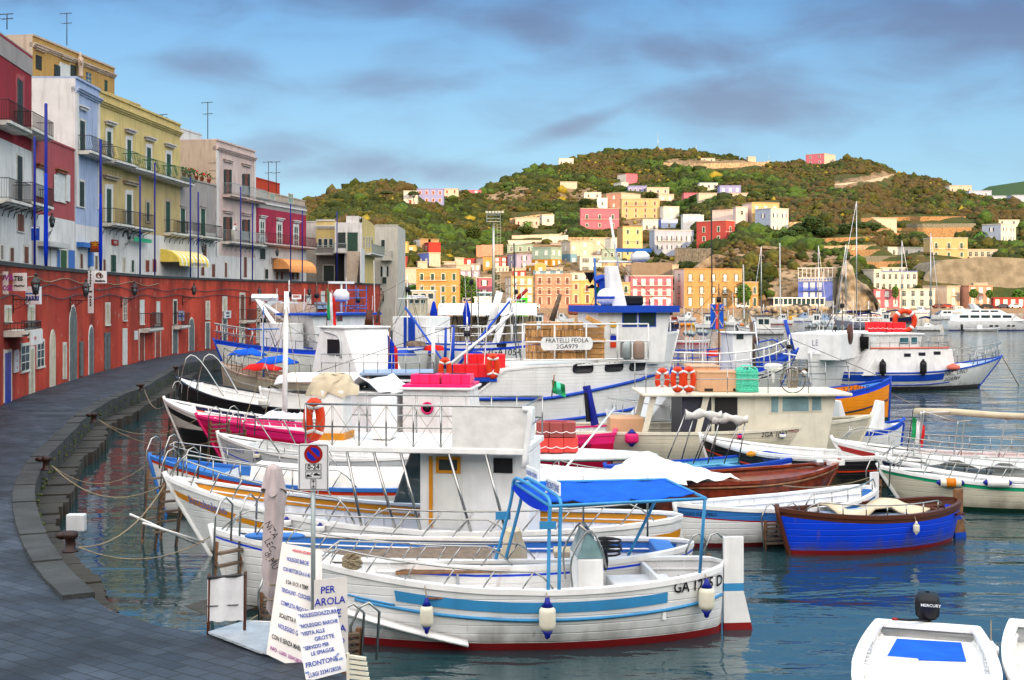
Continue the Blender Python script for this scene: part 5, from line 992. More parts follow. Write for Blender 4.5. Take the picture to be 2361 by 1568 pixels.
tree(1078,705,66,42,'tallest round green tree beside the billboard');tree(1052,706,48,36,'round tree left of the tallest one, beside the billboard');tree(1093,706,40,36,'lower round tree right of the tallest one')
tree(cx_('R5',468),707,52,34,'street tree with pale green leaves in front of the yellow annex house',d=418);tree(cx_('R5',275/1+0)+0,470,1,1,'',n_=0) if False else None
tree(cx_('R5',2320),700,32,28,'round street tree before the coral red house',d=425);tree(cx_('R5',2022),692,26,20,'small street tree before the peach house',d=420);tree(cx_('R5',2128),692,24,18,'second small street tree right of the peach house door',d=420);tree(cx_('R5',1490),694,34,16,'slim street tree before the pale pink quayside house',d=420)
tree(cx_('R4',280),482,42,26,'umbrella pine before the lavender house on the left ridge',('sh_d','foliage_dk'),form='umbrella');tree(cx_('R4',85),470,30,30,'umbrella pine left of the white end house on the ridge',('sh_d','foliage_dk'),form='umbrella')
tree(cx_('R4',1110),530,26,26,'palm on the slope before the cream loggia villa',form='palm');tree(cx_('R5',2065),552,22,36,'squat palm right of the terraces',form='palm')
for i,(x,y,h_,w_) in enumerate([(930,640,90,66),(1150,640,58,40),(820,660,60,60),(1235,600,40,60),(1330,610,40,60),(1020,650,46,60),(770,668,46,50)]):
 tree(cx_('R5',x),cy_('R5',y+30),h_*.5,w_*.75,['big dark pine leaning over the cliff top','dark dense tree on the terraces right of the cliff pine','dark tree left of the cliff pine','dark bushy tree under the long cream building','dark round tree right of the one under the cream building','low dark tree right of the cliff pine','dark shrub tree at the foot of the white stepped house'][i],('foliage_dk','sh_d'),form='round',n_=150)
for i,(x,y,h_,w_) in enumerate([(1250,520,60,80),(1230,610,60,60),(1100,690,60,120),(1350,700,60,60),(720,740,110,110),(820,720,60,90),(1680,400,50,80),(1530,490,60,90),(2000,440,60,80)]):
 tree(cx_('R4',x),cy_('R4',y+15),h_*.3174,w_*.3174,['green tree at the foot of the brown earth slope','tree above the white domed house','wide dark shrub tree behind the palm on the slope','tree at the left corner of the pink house garden','large dark umbrella-like tree left of the floodlight mast','bare-topped tree beside the floodlight mast','round green tree left of the lilac bungalow','dark tree above the pink house with cream corners','green tree below the cream bungalow'][i],('sh_d','foliage_dk') if i % 2 else ('sh_a','foliage'),n_=120)
# floodlight mast, summit masts, billboard, kiosk, cars
T,dd,k=G2('floodlight_mast','tall grey floodlight mast with caged ladder on the far pier','mast',1138,712,330);H=(712-492)*k;m=MB();m.lathe([(.42,-1),(.36,H*.6),(.28,H*.9)],'galv',n=12);m.build('pole',T)
m=MB();zp=(712-512)*k;m.box(-1.7,1.7,-1.2,1.2,zp,zp+.12,'galv')
for x in (-1.7,1.7):
 for y in (-1.2,1.2): m.tube([(x,y,zp),(x,y,H)],.05,'galv',4)
for z in (zp+.9,zp+1.8,H): m.tube([(-1.7,-1.2,z),(1.7,-1.2,z),(1.7,1.2,z),(-1.7,1.2,z)],.04,'galv',4,closed=True)
m.build('platform',T)
for i in range(6): m=MB();x=-2.0+i*.8;m.box(x,x+.6,-1.5,-1.15,H,H+.5,'galv');m.build('floodlight',T)
m=MB();lx=.9
for z in np.arange(1,zp,.7): m.box(lx,lx+.9,-.05,.0,z,z+.05,'galv');
for x in (lx,lx+.9): m.box(x-.03,x+.03,-.05,0,0,zp,'galv')
m.build('ladder',T)
def mast_(u,vb,vt,label,r_=.15): T,dd,k=G2('radio_mast',label,'mast',u,vb);m=MB();m.lathe([(r_,-1),(r_*.5,(vb-vt)*k)],'galv',n=6);m.build('pole',T);m=MB();m.box(-1.2,1.2,-.5,.5,0,1.5,'p_cream');m.build('base',T)
mast_(1517,347,306,'tall thin radio mast on the hill summit',.3);mast_(1605,352,330,'shorter pale mast right of the summit mast',.2);mast_(1773,376,350,'thin mast near the pink skyline house',.15)
def signboard(c,x0,x1,yt,yb,d,label,mat,texts=(),posts=True,name='billboard'):
 u0,u1,vt,vb=cx_(c,x0),cx_(c,x1),cy_(c,yt),cy_(c,yb);k=d/F;T=thing(name,label,'billboard' if name == 'billboard' else 'sign',atd(u0,vb,d));w_,h_=(u1-u0)*k,(vb-vt)*k;m=MB();m.box(0,w_,0,.15,0,h_,mat[0]);
 if len(mat) > 1: m.box(.1,w_-.1,-.02,0,.1,h_*.35,mat[1]);m.box(.1,w_-.1,-.02,0,h_*.38,h_-.1,mat[2])
 m.build('panel',T)
 if posts: m=MB();m.box(.2,.35,.2,.35,-3,h_,'galv');m.box(w_-.35,w_-.2,.2,.35,-3,h_,'galv');m.build('post',T)
 for s,fx_,fz_,sz,ink in texts: text(s,sz*h_,ink,T,loc=(w_*fx_,-.04,h_*fz_),rot=upright())
signboard('T1',985,1110,1060,1140,395,'white-framed billboard with navy top and orange strip on the far quay',('white','orange','navy'),[('Gianni',.62,.72,.26,'white'),('ristorante',.6,.45,.16,'greenrim'),('Benvenuti a Ponza',.5,.2,.13,'white')])
signboard('T1',195,430,1020,1065,300,'long white fascia sign with blue writing and round blue logo',('white',),[('Ristorante del Porto',.42,.5,.6,'ink_blue'),('O',.9,.5,.7,'skyb')],name='fascia_sign')
signboard('T3',1490,1690,758,785,415,'white pharmacy fascia on the bright pink house',('white',),[('+ Farmacia +',.5,.5,.8,'greenrim')],posts=False,name='fascia_sign')
def block(c,x0,x1,yt,yb,d,mat,label,name,cat,dep=6,win=0,roofm=None):
 u0,u1,vt,vb=cx_(c,x0),cx_(c,x1),cy_(c,yt),cy_(c,yb);k=d/F;T=thing(name,label,cat,atd(u0,vb,d));w_,h_=(u1-u0)*k,(vb-vt)*k;m=MB();m.box(0,w_,0,dep,-3,h_,mat);m.build('wall',T);m=MB();m.box(-.3,w_+.3,-.3,dep+.3,h_,h_+.25,roofm or 'white');m.build('roof',T)
 for i in range(win): m=MB();x=w_*(i+.5)/win;m.box(x-w_/win*.32,x+w_/win*.32,-.06,-.01,h_*.25,h_*.75,'glass');m.box(x-w_/win*.36,x+w_/win*.36,-.1,-.05,h_*.2,h_*.25,'white');m.build('window',T)
 return T
block('T1',190,450,1065,1160,303,'door_cream','low harbour kiosk under the long fascia sign','kiosk','kiosk',win=3);block('T1',245,575,960,1110,330,'p_far_white','flat white harbour office behind the kiosk with a round roof tank','harbour_office','building',win=3);block('T1',1155,1400,1055,1150,380,'ltgrey','grey container-like shed right of the billboard','shed','shed',win=0);block('T1',1210,1400,985,1050,412,'p_cyanpale','turquoise shop front below the pink house with black shutters','shop','shop',win=2)
block('T1',1760,1930,1070,1140,360,'lime','bright green truck body on the far pier','truck','truck',dep=3,win=1,roofm='lime')
def car(u,v,d,mat,label,yaw=0.0):
 T=thing('parked_car',label,'car',atd(u,v,d),yaw,'cars parked along the far quay');T.location.z=1.3;m=MB();m.prism([(-2,-.8,.3),(2,-.8,.3),(2.05,-.8,.75),(1.2,-.8,.9),(.6,-.8,1.4),(-.9,-.8,1.42),(-1.6,-.8,.95),(-2.05,-.8,.85)],(0,1.6,0),mat);m.build('body',T)
 m=MB();m.prism([(1.05,-.82,.95),(.55,-.82,1.33),(-.85,-.82,1.35),(-1.4,-.82,.97)],(0,1.64,0),'glass');m.build('window',T)
 for x in (-1.25,1.25): m=MB();m.lathe([(.32,-.84),(.32,.84)],'rubber',(x,0,.32),10,'y');m.build('wheel',T)
for i,(u,v,mt,l) in enumerate([(1712,706,'white','white small car beside the bright pink house'),(1836,707,'dkgrey','dark car parked left of the street tree'),(1858,707,'black','black car parked second left of the street tree'),(1882,707,'grey','grey car parked at the foot of the yellow annex'),(1923,706,'ltgrey','silver car right of the yellow annex'),(2165,700,'maroon','dark red car near the beige quayside house'),(2185,700,'red','red car near the beige quayside house'),(2250,699,'dkgrey','dark grey car right of the peach house'),(2275,699,'black','black car before the coral red house'),(2315,699,'navy','navy car before the coral red house'),(2340,699,'white','white car before the coral red house'),(1340,712,'maroon','dark red car before the salmon pink house'),(1375,712,'grey','grey car before the salmon pink house'),(1230,712,'white','white car near the bright green truck')]): car(u,v,419-(i % 3),mt,l,random.uniform(-.2,.2))
# ------------------------------------------------------------ boats
def lerp(a,c,s): return a+(c-a)*s
class Boat:
 def __init__(s,name,label,cat,bow,stern,beam,zm,bands,floor=.35,gun='white',inner='white',deckm='white',double=True,rake=.55,rs=.25,bulge=.58,sheer=None,foredeck=.16,aftdeck=.0,group=None,full=.62,tk=.8,ribs=True,hullname='hull',gw=.10,top_=None,drop=.06,nst=30):
  Bp,Sp=atz(*bow),atz(*stern);s.zb,s.zs,s.zm=bow[2],stern[2],zm
  d=Vector((Bp.x-Sp.x,Bp.y-Sp.y,0));s.L=d.length;s.yaw=math.atan2(d.y,d.x);s.o=Vector(((Bp.x+Sp.x)/2,(Bp.y+Sp.y)/2,0));s.B=beam;s.double=double;s.rake=rake;s.rs=rs;s.bulge=bulge;s.full=full;s.tk=tk;s.sh=sheer
  s.T=thing(name,label,cat,s.o,s.yaw,group);s.M=Matrix.Translation(s.o) @ Matrix.Rotation(s.yaw,4,'Z');s.Mi=s.M.inverted();s.ns=1 if (s.M @ Vector((0,1,0))-s.o).y < 0 else -1
  s.floor=floor;s.tks=.07 if beam > 1.5 else .05
  bands=[(q_,'h_'+k_ if 'h_'+k_ in MATS else k_) for q_,k_ in bands]
  m=MB();ts=[(i/nst)**1.15 if i < nst/2 else 1-(1-i/nst)**1.15*((.5**1.15)/(.5**1.15)) for i in range(nst+1)];s.ts=ts
  for side in (1,-1):
   prev=-.35
   for bnd,mt in bands:
    n_=5 if not isinstance(bnd,tuple) and False else 4;rows=[]
    for k in range(n_+1):
     row=[]
     for t in ts:
      f=lambda q: (s.shr(t)+q[1]) if isinstance(q,tuple) else q
      lo,hi=f(prev),min(f(bnd),s.shr(t));hi=max(hi,lo+.001);row.append(s.pt(t,lo+(hi-lo)*k/n_,side))
     rows.append(row)
    m.grid(rows if side == 1 else [r[::-1] for r in rows],mt);prev=bnd
  if not double:     # transom
   zs_=[-.35]+[s.zs*k/4 for k in range(5)]
   a=[s.pt(1,z,1) for z in zs_];c=[s.pt(1,z,-1) for z in zs_];m.grid([a,c],bands[-1][1],smooth=False)
  s.hull=m.build(hullname,s.T)
  fl=floor;tk_=s.tks
  def inn(t,z,side): return s.pt(t,z,side,-tk_)
  s.inn=inn;m=MB();fd,ad_=foredeck,aftdeck;tt=[t for t in ts if fd <= t <= 1-ad_]
  if ad_ >= 0 and len(tt) > 3:
   if tt[0] > fd+1e-6: tt=[fd]+tt
   if tt[-1] < 1-ad_-1e-6: tt=tt+[1-ad_]
   tt=[min(t,.985) if double else t for t in tt]
   for side in (1,-1): m.grid([[inn(t,lerp(fl,s.shr(t),k/4),side) for t in tt] for k in range(5)],inner)
   m.grid([[inn(tt[0],lerp(fl,s.shr(tt[0]),k/3),sd_) for k in range(4)] for sd_ in (1,-1)],inner,smooth=False)
   if not double or ad_ > 0: m.grid([[inn(tt[-1],lerp(fl,s.shr(tt[-1]),k/3),sd_) for k in range(4)] for sd_ in (1,-1)],inner,smooth=False)
   mi=m;m=MB();m.grid([[inn(t,fl,1),inn(t,fl,0.0),inn(t,fl,-1)] for t in tt],deckm,smooth=False);m.build('floor',s.T)
   if ribs:
    m=mi;k=int(s.L*(tt[-1]-tt[0])/.42)
    for i in range(1,k):
     t=tt[0]+(tt[-1]-tt[0])*i/k
     for side in (1,-1): m.tube([inn(t,lerp(fl,s.shr(t),q/3),side) for q in range(4)],.028,inner,4)
    for side in (1,-1): m.tube([s.pt(t,s.shr(t)-.17,side,-tk_-.02) for t in tt[1:-1]],.03,inner,4)
   mi.build('inner_planking',s.T)
  def capdeck(t0,t1,name):
   tt_=[t for t in ts if t0 < t < t1];tt_=[t0]+tt_+[t1];m=MB()
   m.grid([[s.pt(t,s.shr(t)-drop*(.2 if t < .03 else 1),side_,-.03)+Vector((0,0,.02*(1-abs(side_)))) for side_ in (1,.5,0,-.5,-1)] for t in tt_],top_ or inner);m.build(name,s.T)
  if ad_ < 0: capdeck(.005,.99,'deck')
  else:
   if fd > 0: capdeck(.01,fd,'foredeck')
   if ad_ > 0: capdeck(1-ad_,.99 if double else 1,'aft_deck')
  m=MB()
  for side in (1,-1):
   A=[]
   for t in ts:
    z=s.shr(t);o_=s.pt(t,z,side,.03);i_=s.pt(t,z,side,-gw);A.append([o_+Vector((0,0,-.05)),o_+Vector((0,0,.035)),i_+Vector((0,0,.035)),i_+Vector((0,0,-.02))])
   m.grid(A,gun,smooth=False)
  if not double:
   a,c=s.pt(1,s.zs,1),s.pt(1,s.zs,-1);m.hexa([a+Vector((-.03,0,-.05)),a+Vector((gw,0,-.05)),c+Vector((gw,0,-.05)),c+Vector((-.03,0,-.05)),a+Vector((-.03,0,.035)),a+Vector((gw,0,.035)),c+Vector((gw,0,.035)),c+Vector((-.03,0,.035))],gun)
  m.build('gunwale',s.T)
  m=MB();p=[s.pt(0,z,0) for z in np.linspace(-.3,s.shr(0)+.10,6)];m.tube([q+Vector((.02,0,0)) for q in p],.055 if beam > 1.5 else .035,gun,6);m.build('stem',s.T)
 def shr(s,t):
  if s.sh: return float(np.interp(t,[a for a,_ in s.sh],[c for _,c in s.sh]))
  tm=.58
  return s.zm+(s.zb-s.zm)*((tm-t)/tm)**2 if t < tm else s.zm+(s.zs-s.zm)*((t-tm)/(1-tm))**2
 def hb(s,t):
  tm=.55
  if t < tm: return s.B/2*math.sin(math.pi/2*t/tm)**s.tk
  q=(t-tm)/(1-tm)
  return s.B/2*max(0,math.cos(math.pi/2*q))**s.full if s.double else s.B/2*(1-.22*q*q)
 def pt(s,t,z,side=1,off=0.0):
  t=max(0.0,min(1.0,t))
  sh=s.shr(t);f=max(0,min(1,(z+.35)/(sh+.35)));c0=s.bulge*min(1,max(0,math.sin(math.pi*min(t,.72 if not s.double else t)))**.35) if 0 < t < 1 else 0
  if not s.double and t >= .72: c0=s.bulge
  g=c0+(1-c0)*math.sin(f*math.pi/2)**.85;y=s.hb(t)*g;x=s.L/2-s.L*t
  x -= s.rake*(1-f)*max(0,1-t*1.6)**2;x += s.rs*(1-f)*t**4
  if off and abs(side) > .9:
   y2=y+off*.92
   if t < .06: x -= -off*.6 if off < 0 else 0
   y=max(0,y2)
  return Vector((x,y*side,z))
 def lx(s,u,y=0.0):      # local x of the point at athwart offset y seen in column u
  k=(u-CX)/F;o=s.M @ Vector((0,y,0));d=s.M.to_3x3() @ Vector((1,0,0));return (k*o.y-o.x)/(d.x-k*d.y)
 def lz(s,x,y,v): P=s.M @ Vector((x,y,0));return CAM-(v-HY)/F*P.y
 def q(s,u,v,y): x=s.lx(u,y);return Vector((x,y,s.lz(x,y,v)))
 def t(s,u): return .5-s.lx(u,s.ns*s.B*.45)/s.L
 def w(s,p): return s.M @ Vector(p)
 def stripe(s,t0,t1,o1,o0,mat,name='stripe',sides=(1,-1),off=.008):
  m=MB();n_=30
  for side in sides: m.grid([[s.pt(t0+(t1-t0)*i/n_,s.shr(t0+(t1-t0)*i/n_)+lerp(o0,o1,k/2),side,off+.0) for i in range(n_+1)] for k in range(3)],mat)
  return m.build(name,s.T)
 def rub(s,t0,t1,o,r,mat,name='rub_rail',sides=(1,-1)):
  m=MB();n_=30
  for side in sides: m.tube([s.pt(t0+(t1-t0)*i/n_,s.shr(t0+(t1-t0)*i/n_)+o,side,.01) for i in range(n_+1)],r,mat,6)
  return m.build(name,s.T)
 def rail(s,t0,t1,h,n,side,r=.016,mat='steel',lean=.0,ends=(1,1),mid=False,fwd=0.0,step_t=.03):
  m=MB();n_=24;P=[]
  for i in range(n_+1):
   t=t0+(t1-t0)*i/n_;e=1.0
   if ends[0]: e=min(e,i/1.5)
   if ends[1]: e=min(e,(n_-i)/1.5)
   P.append(s.pt(t,s.shr(t),side,-.05)+Vector((0,side*lean*h,.03+h*min(1,max(.05,e)))))
  m.tube(P,r,mat,6)
  if mid: m.tube([p-Vector((0,0,h*.5)) for p in P[2:-2]],r*.7,mat,4)
  for i in range(n):
   t=t0+(t1-t0)*(i+(.5 if ends[0] else 0))/max(1,n-(0 if ends[0] else 1));m.tube([s.pt(t+step_t*fwd,s.shr(t),side,-.05),s.pt(t,s.shr(t),side,-.05)+Vector((0,side*lean*h,h+.03))],r*.85,mat,5)
  return m.build('handrail',s.T)
 def pulpit(s,t1,h,r=.018,n=3,mat='steel',mid=False):
  m=MB();P=[]
  for side in (1,-1):
   q=[s.pt(t1*(1-i/10),s.shr(t1*(1-i/10)),side,-.05)+Vector((0,0,h if i > 0 else 0)) for i in range(11)];P += q if side == 1 else q[::-1]
   for k in range(n): t=t1*(k+.4)/n;m.tube([s.pt(t,s.shr(t),side,-.06),s.pt(t,s.shr(t),side,-.05)+Vector((0,0,h))],r*.85,mat,5)
  m.tube(P,r,mat,6)
  if mid: m.tube([p-Vector((0,0,h*.45)) for p in P[1:-1]],r*.7,mat,4)
  return m.build('handrail',s.T)
 def text(s,st,u,v,size,mat,name='lettering',squash=1.0,shear=0.0,tilt=0.0,off=.02,thick=0.0):
  side=s.ns;x0=s.lx(u,side*s.B*.48);tc=.5-x0/s.L
  for _ in range(4): p=s.pt(tc,.6,side);x0=s.lx(u,p.y);tc=.5-x0/s.L
  p=s.pt(tc,.6,side);zc=s.lz(x0,p.y,v);sg=1 if side == 1 else -1
  def fn(x,y): t=tc+sg*x/s.L;z=zc+y+tilt*x;return s.pt(max(.002,min(.998,t)),z,side,off)
  return text(st,size,mat,s.T,fn=fn,squash=squash,shear=shear,name=name,thick=thick)
 def cab(s,name,u0,u1,w_,vt,vb,mat,f0=0.0,f1=0.0,wins=(),wm='glass',frm=None,roof=None,y0=0.0,zt=None,zb=None,taper=1.0,parent=None):
  yn=y0+s.ns*w_;xa,xb=s.lx(u0,yn),s.lx(u1,yn);xm=(xa+xb)/2;zt=s.lz(xm,yn,vt) if zt is None else zt;zb=s.lz(xm,yn,vb) if zb is None else zb
  m=MB();q=lambda x,y,z: (x,y,z);yf=y0-s.ns*w_;H=zt-zb;sg=1 if xb > xa else -1;xta,xtb=xa+sg*f0*H,xb-sg*f1*H;wt=w_*taper
  m.hexa([q(xa,yn,zb),q(xb,yn,zb),q(xb,yf,zb),q(xa,yf,zb),q(xta,y0+s.ns*wt,zt),q(xtb,y0+s.ns*wt,zt),q(xtb,y0-s.ns*wt,zt),q(xta,y0-s.ns*wt,zt)],mat);ob=m.build(name,parent or s.T,bevel=.03)
  if roof:
   ov,rm,th=roof;m=MB();lo,hi=min(xta,xtb)-ov,max(xta,xtb)+ov;m.box(lo,hi,y0-wt-ov,y0+wt+ov,zt,zt+th,rm);m.build('roof',ob,bevel=.02)
  for (a,c,vt_,vb_) in wins:
   za,zb_=s.lz(xm,yn,vt_),s.lz(xm,yn,vb_);fr=frm or mat;x1,x2=s.lx(a,yn),s.lx(c,yn);lo,hi=min(x1,x2),max(x1,x2)
   ya=y0+s.ns*lerp(w_,wt,((za+zb_)/2-zb)/H);ysh=s.ns*(wt-w_)/H*(za-zb_)/2;m=MB();e=.05
   def bb(x1,x2,zl,zh,o1,mt):
    yl=ya+s.ns*(wt-w_)/H*((zl+zh)/2-(za+zb_)/2);m.box(x1,x2,min(yl,yl+s.ns*o1)-.004,max(yl,yl+s.ns*o1)+.004,zl,zh,mt)
   bb(lo-e,hi+e,zb_-e,za+e,.015,fr if frm else 'dkgrey');wo=m.build('window',ob);m=MB();bb(lo,hi,zb_,za,.03,wm);m.build('pane',wo)
  s.last=(xa,xb,zb,zt,yn);return ob
 def front_windows(s,ob,xw,w_,z0,z1_,n,sgn,slope=0.0,wm='glass',frm='white',y0=0.0):
  for i in range(n):
   m=MB();ya=y0-w_+2*w_*i/n+.06;yb=y0-w_+2*w_*(i+1)/n-.06;x0=xw+sgn*.01;x1=xw+sgn*.01-sgn*slope*(z1_-z0);m.hexa([(x0,ya,z0),(x0+sgn*.02,ya,z0),(x0+sgn*.02,yb,z0),(x0,yb,z0),(x1,ya,z1_),(x1+sgn*.02,ya,z1_),(x1+sgn*.02,yb,z1_),(x1,yb,z1_)],wm);m.build('window',ob)
 def rudder(s,w_=.42,top=.45,mats=('white','cyan','hullred')):
  m=MB();x=-s.L/2;z=s.zs;a,c,d=mats
  def sl(z0,z1_,x0a,x0b,mt): m.hexa([(x-x0a-.02,-.04,z0),(x-.0,-.04,z0),(x-.0,.04,z0),(x-x0a-.02,.04,z0),(x-x0b-.02,-.04,z1_),(x-.0,-.04,z1_),(x-.0,.04,z1_),(x-x0b-.02,.04,z1_)],mt)
  sl(z-.35,z+top,w_*.75,w_*.75,a);sl(z-.48,z-.35,w_*.75,w_*.75,b_ if False else c);sl(.12,z-.48,w_*1.05,w_*.75,a);sl(-.35,.12,w_*1.3,w_*1.05,d);m.build('rudder',s.T)
def wtube(name,label,cat,pts,r,mat,n=5,group=None):
 pts=[Vector(p) for p in pts];o=pts[0].copy();m=MB();m.tube([p-o for p in pts],r,mat,n);ob=m.build(name);ob.location=o;return tag(ob,label,cat,group)
def fender(bt,u,vtop,vbot,label,r=.11,mat='cream',ends='polblue',d=None,name='fender',side=None):
 if bt is not None:
  side=side or bt.ns;x=bt.lx(u,side*bt.B*.5);t=.5-x/bt.L
  for _ in range(3): p=bt.pt(t,bt.shr(t)-.2,side,r+.03);t=.5-bt.lx(u,p.y)/bt.L
  p=bt.pt(t,bt.shr(t)-.2,side,r+.03);W_=bt.w(p);top_=bt.w(bt.pt(t,bt.shr(t),side,.02))
 else: W_=atd(u,vtop,d);top_=W_+Vector((0,0,.3))
 zt=CAM-(vtop-HY)/F*W_.y;zb=CAM-(vbot-HY)/F*W_.y;o=Vector((W_.x,W_.y,zb));T=thing(name,label,'fender',o);H=zt-zb;e=min(.14,H*.2)
 m=MB();m.lathe([(r*.6,e),(r*.95,e*1.4),(r,H*.35),(r,H*.65),(r*.95,H-e*1.4),(r*.6,H-e)],mat,n=12);m.build('body',T);m=MB();m.lathe([(.01,0),(r*.3,.02),(r*.35,e*.5),(r*.72,e*1.1)],ends,n=12);m.build('end_cap',T);m=MB();m.lathe([(r*.72,H-e*1.1),(r*.35,H-e*.5),(r*.25,H)],ends,n=12);m.build('end_cap',T)
 m=MB();m.tube([(0,0,H),top_-o],.01,'rope',4);m.build('lanyard',T);return T
def lifebuoy(p,r,label,mat='orangered',yaw=0.0,squash=1.0,tilt=0):
 T=thing('lifebuoy',label,'lifebuoy',p,yaw);m=MB();m.tube([(r*math.cos(a)*squash,0,r*math.sin(a)) for a in [i*math.pi/9 for i in range(18)]],r*.27,mat,8,closed=True);m.build('ring',T)
 for a in (.8,2.35,3.9,5.5):
  m=MB();m.tube([(r*math.cos(a+q)*squash,0,r*math.sin(a+q)) for q in (-.12,.12)],r*.285,'white',8);m.build('band',T)
 return T
def raft(p,L,W_,H,yaw,label,mat='rafted',tiers=1,hollow=True,group=None):
 """moulded rescue float: lobed block with a recess in the top and a lifeline round it"""
 T=thing('rescue_float',label,'rescue float',p,yaw,group);m=MB();n_=3
 for i in range(n_):
  x0,x1=-L/2+L*i/n_,-L/2+L*(i+1)/n_;c=.006;ww=W_/2-(.0 if 0 < i < n_-1 else .06);m.hexa([(x0+c,-ww,0),(x1-c,-ww,0),(x1-c,ww,0),(x0+c,ww,0),(x0+c,-ww,H),(x1-c,-ww,H),(x1-c,ww,H),(x0+c,ww,H)],mat)
 m.box(-L/2+.05,L/2-.05,-W_/2+.08,W_/2-.08,.04,H-.04,mat)
 m.box(-L*.28,L*.28,-W_*.22,W_*.22,H,H+.015,'maroon' if mat == 'raftpink' else 'red');m.build('body',T,bevel=.035)
 m=MB();P=[]
 for i in range(17): x=-L/2+L*i/16;P.append((x,-W_/2-.02,H*.42-.05*abs(math.sin(i*math.pi/4))))
 m.tube(P,.012,'white',4);m.build('lifeline',T);return T
def canopy(bt,corners,cloth_,frame,posts,name='canopy',th=.02,sagv=.10,r=.022,rim=True):
 """corners in local coordinates, counter-clockwise"""
 a,b_,c,d=[Vector(p) for p in corners];m=MB();n_=24;P=[[a.lerp(b_,i/n_).lerp(d.lerp(c,i/n_),j/8)-Vector((0,0,sagv*math.sin(math.pi*i/n_)*math.sin(math.pi*j/8)*(1+.3*math.sin(i*2.1))+.012*math.sin(i*1.3+j*.8)+.010*math.sin(i*.7-j*1.9))) for j in range(7)] for i in range(n_+1)]
 m.grid(P,cloth_);ob=m.build(name,bt.T);so_=ob.modifiers.new('thick','SOLIDIFY');so_.thickness=th
 if rim: m=MB();m.tube([a,b_,c,d],r,frame,6,closed=True);m.build('canopy_frame',ob)
 for p,q in posts: m=MB();m.tube([p,q],r,frame,6);m.build('canopy_post',ob)
 return ob
def ladder(u,vt,vb,d,label,w_=.42,yaw=.3,mat='steel',hoop=True,lean=.35,H=None):
 """wooden boarding ladder with two steel hoops"""
 p=atd(u,vb,d);k=d/F;H=(vb-vt)*k;T=thing('boarding_ladder',label,'boarding ladder',p,yaw)
 for x in (0,w_):
  m=MB();hh=H*.98;top=Vector((x+lean*H*.6,0,hh));m.tube([(x,0,-.4),top-Vector((.12,0,.25)),top,top+Vector((.12,0,.05)),top+Vector((.26,0,-.08)),top+Vector((.22,0,-.7))],.019,mat,6);m.build('hoop',T)
  m=MB();m.tube([(x,.04,-.6),(x+lean*H*.45,.04,H*.6)],.04,'wood',4);m.build('stile',T)
 for i in range(5):
  z=H*.6*i/5;m=MB();m.box(.0+lean*z*.75,w_+lean*z*.75,-.06,.06,z,z+.04,'oldwood');m.build('rung',T)
 return T
W_='white'
# ---- A: the white gozzo with the blue awning
A=Boat('fishing_gozzo','white wooden gozzo with light blue stripes and blue awning moored in the foreground','boat',(708,1290,1.32),(1668,1296,1.13),2.4,.97,[(.13,'hullred'),(('s',0),'white')],floor=.42,foredeck=.13,aftdeck=.0,full=.42,tk=.72,gw=.13,rs=.05)
A.stripe(A.t(905),A.t(1545),-.16,-.33,'cyan',off=.012);A.rub(A.t(800),.985,-.45,.028,'cyan');A.rub(.04,A.t(900),-.40,.014,'cyan')
A.rudder(.42,.42);A.text('GA 1275 D',1612,1347,.26,'black',squash=.78,thick=.004)
A.rail(.03,.56,.28,6,1,fwd=-1);A.rail(.03,.56,.28,6,-1,fwd=-1)
m=MB();bx=A.lx(1100,0);y=A.B*.5*-A.ns*.55
m.box(A.lx(1175,y),A.lx(912,y),y-.16,y+.16,.93,.965,'wood');[m.box(A.lx(1175,y)+.005,A.lx(912,y)-.005,y-.16+.08*i-.006,y-.16+.08*i+.006,.966,.969,'dark') for i in range(1,4)]
bo=m.build('bench',A.T)
for u in (930,1055,1165): m=MB();m.box(A.lx(u,y)-.02,A.lx(u,y)+.02,y-.02,y+.02,.42,.93,'alu');m.build('leg',bo)
y2=A.ns*A.B*.40;m=MB();m.box(A.lx(1250,y2),A.lx(985,y2),y2-.1,y2+.04,.86,.885,'wood');m.build('side_board',A.T)
cz=2.3;yn,yf=A.ns*1.02,-A.ns*1.02
c0=[Vector((*A.q(1185,1110,yf).xy,2.36)),Vector((*A.q(1535,1114,yf).xy,2.38)),Vector((*A.q(1628,1151,yn).xy,2.36)),Vector((*A.q(1268,1166,yn).xy,2.28))]
cp=canopy(A,c0,'c_blue','cyan',[(c0[1],A.pt(A.t(1530)-.03,1.0,-A.ns,-.08)),(c0[2]-Vector((-.02,0,0)),A.pt(A.t(1628),1.0,A.ns,-.06))],r=.028)
m=MB();g0,g1=c0[0]+Vector((0,0,0)),c0[3]
for k in range(7): a_=g0.lerp(g1,k/6)
m.grid([[g0.lerp(g1,k/8)+Vector((0,0,-.01)),g0.lerp(g1,k/8)+Vector((.05,0,-.08-.10*math.sin(math.pi*k/8)))] for k in range(9)],'c_blued');m.build('valance',cp)
for off in (0,.17):      # light blue double arch
 m=MB();P=[]
 lo=A.pt(A.t(1262),.95,A.ns,-.02);hi=A.pt(A.t(1172),.98,-A.ns,-.02);sh_=Vector((-off if A.yaw < 1 else off,0,0))
 p0=c0[3]+Vector((0,0,.0));p1=c0[0]
 P=[lo+sh_,Vector((lo.x*.2+p0.x*.8,p0.y,2.0))+sh_,p0+sh_+Vector((0,-.06*A.ns,.08)),p0.lerp(p1,.3)+sh_+Vector((0,0,.13)),p0.lerp(p1,.7)+sh_+Vector((0,0,.13)),p1+sh_+Vector((0,.06*A.ns,.06)),Vector((hi.x*.2+p1.x*.8,p1.y,2.0))+sh_,hi+sh_]
 m.tube(smooth(P,4),.03,'cyan',7);m.build('arch',A.T)
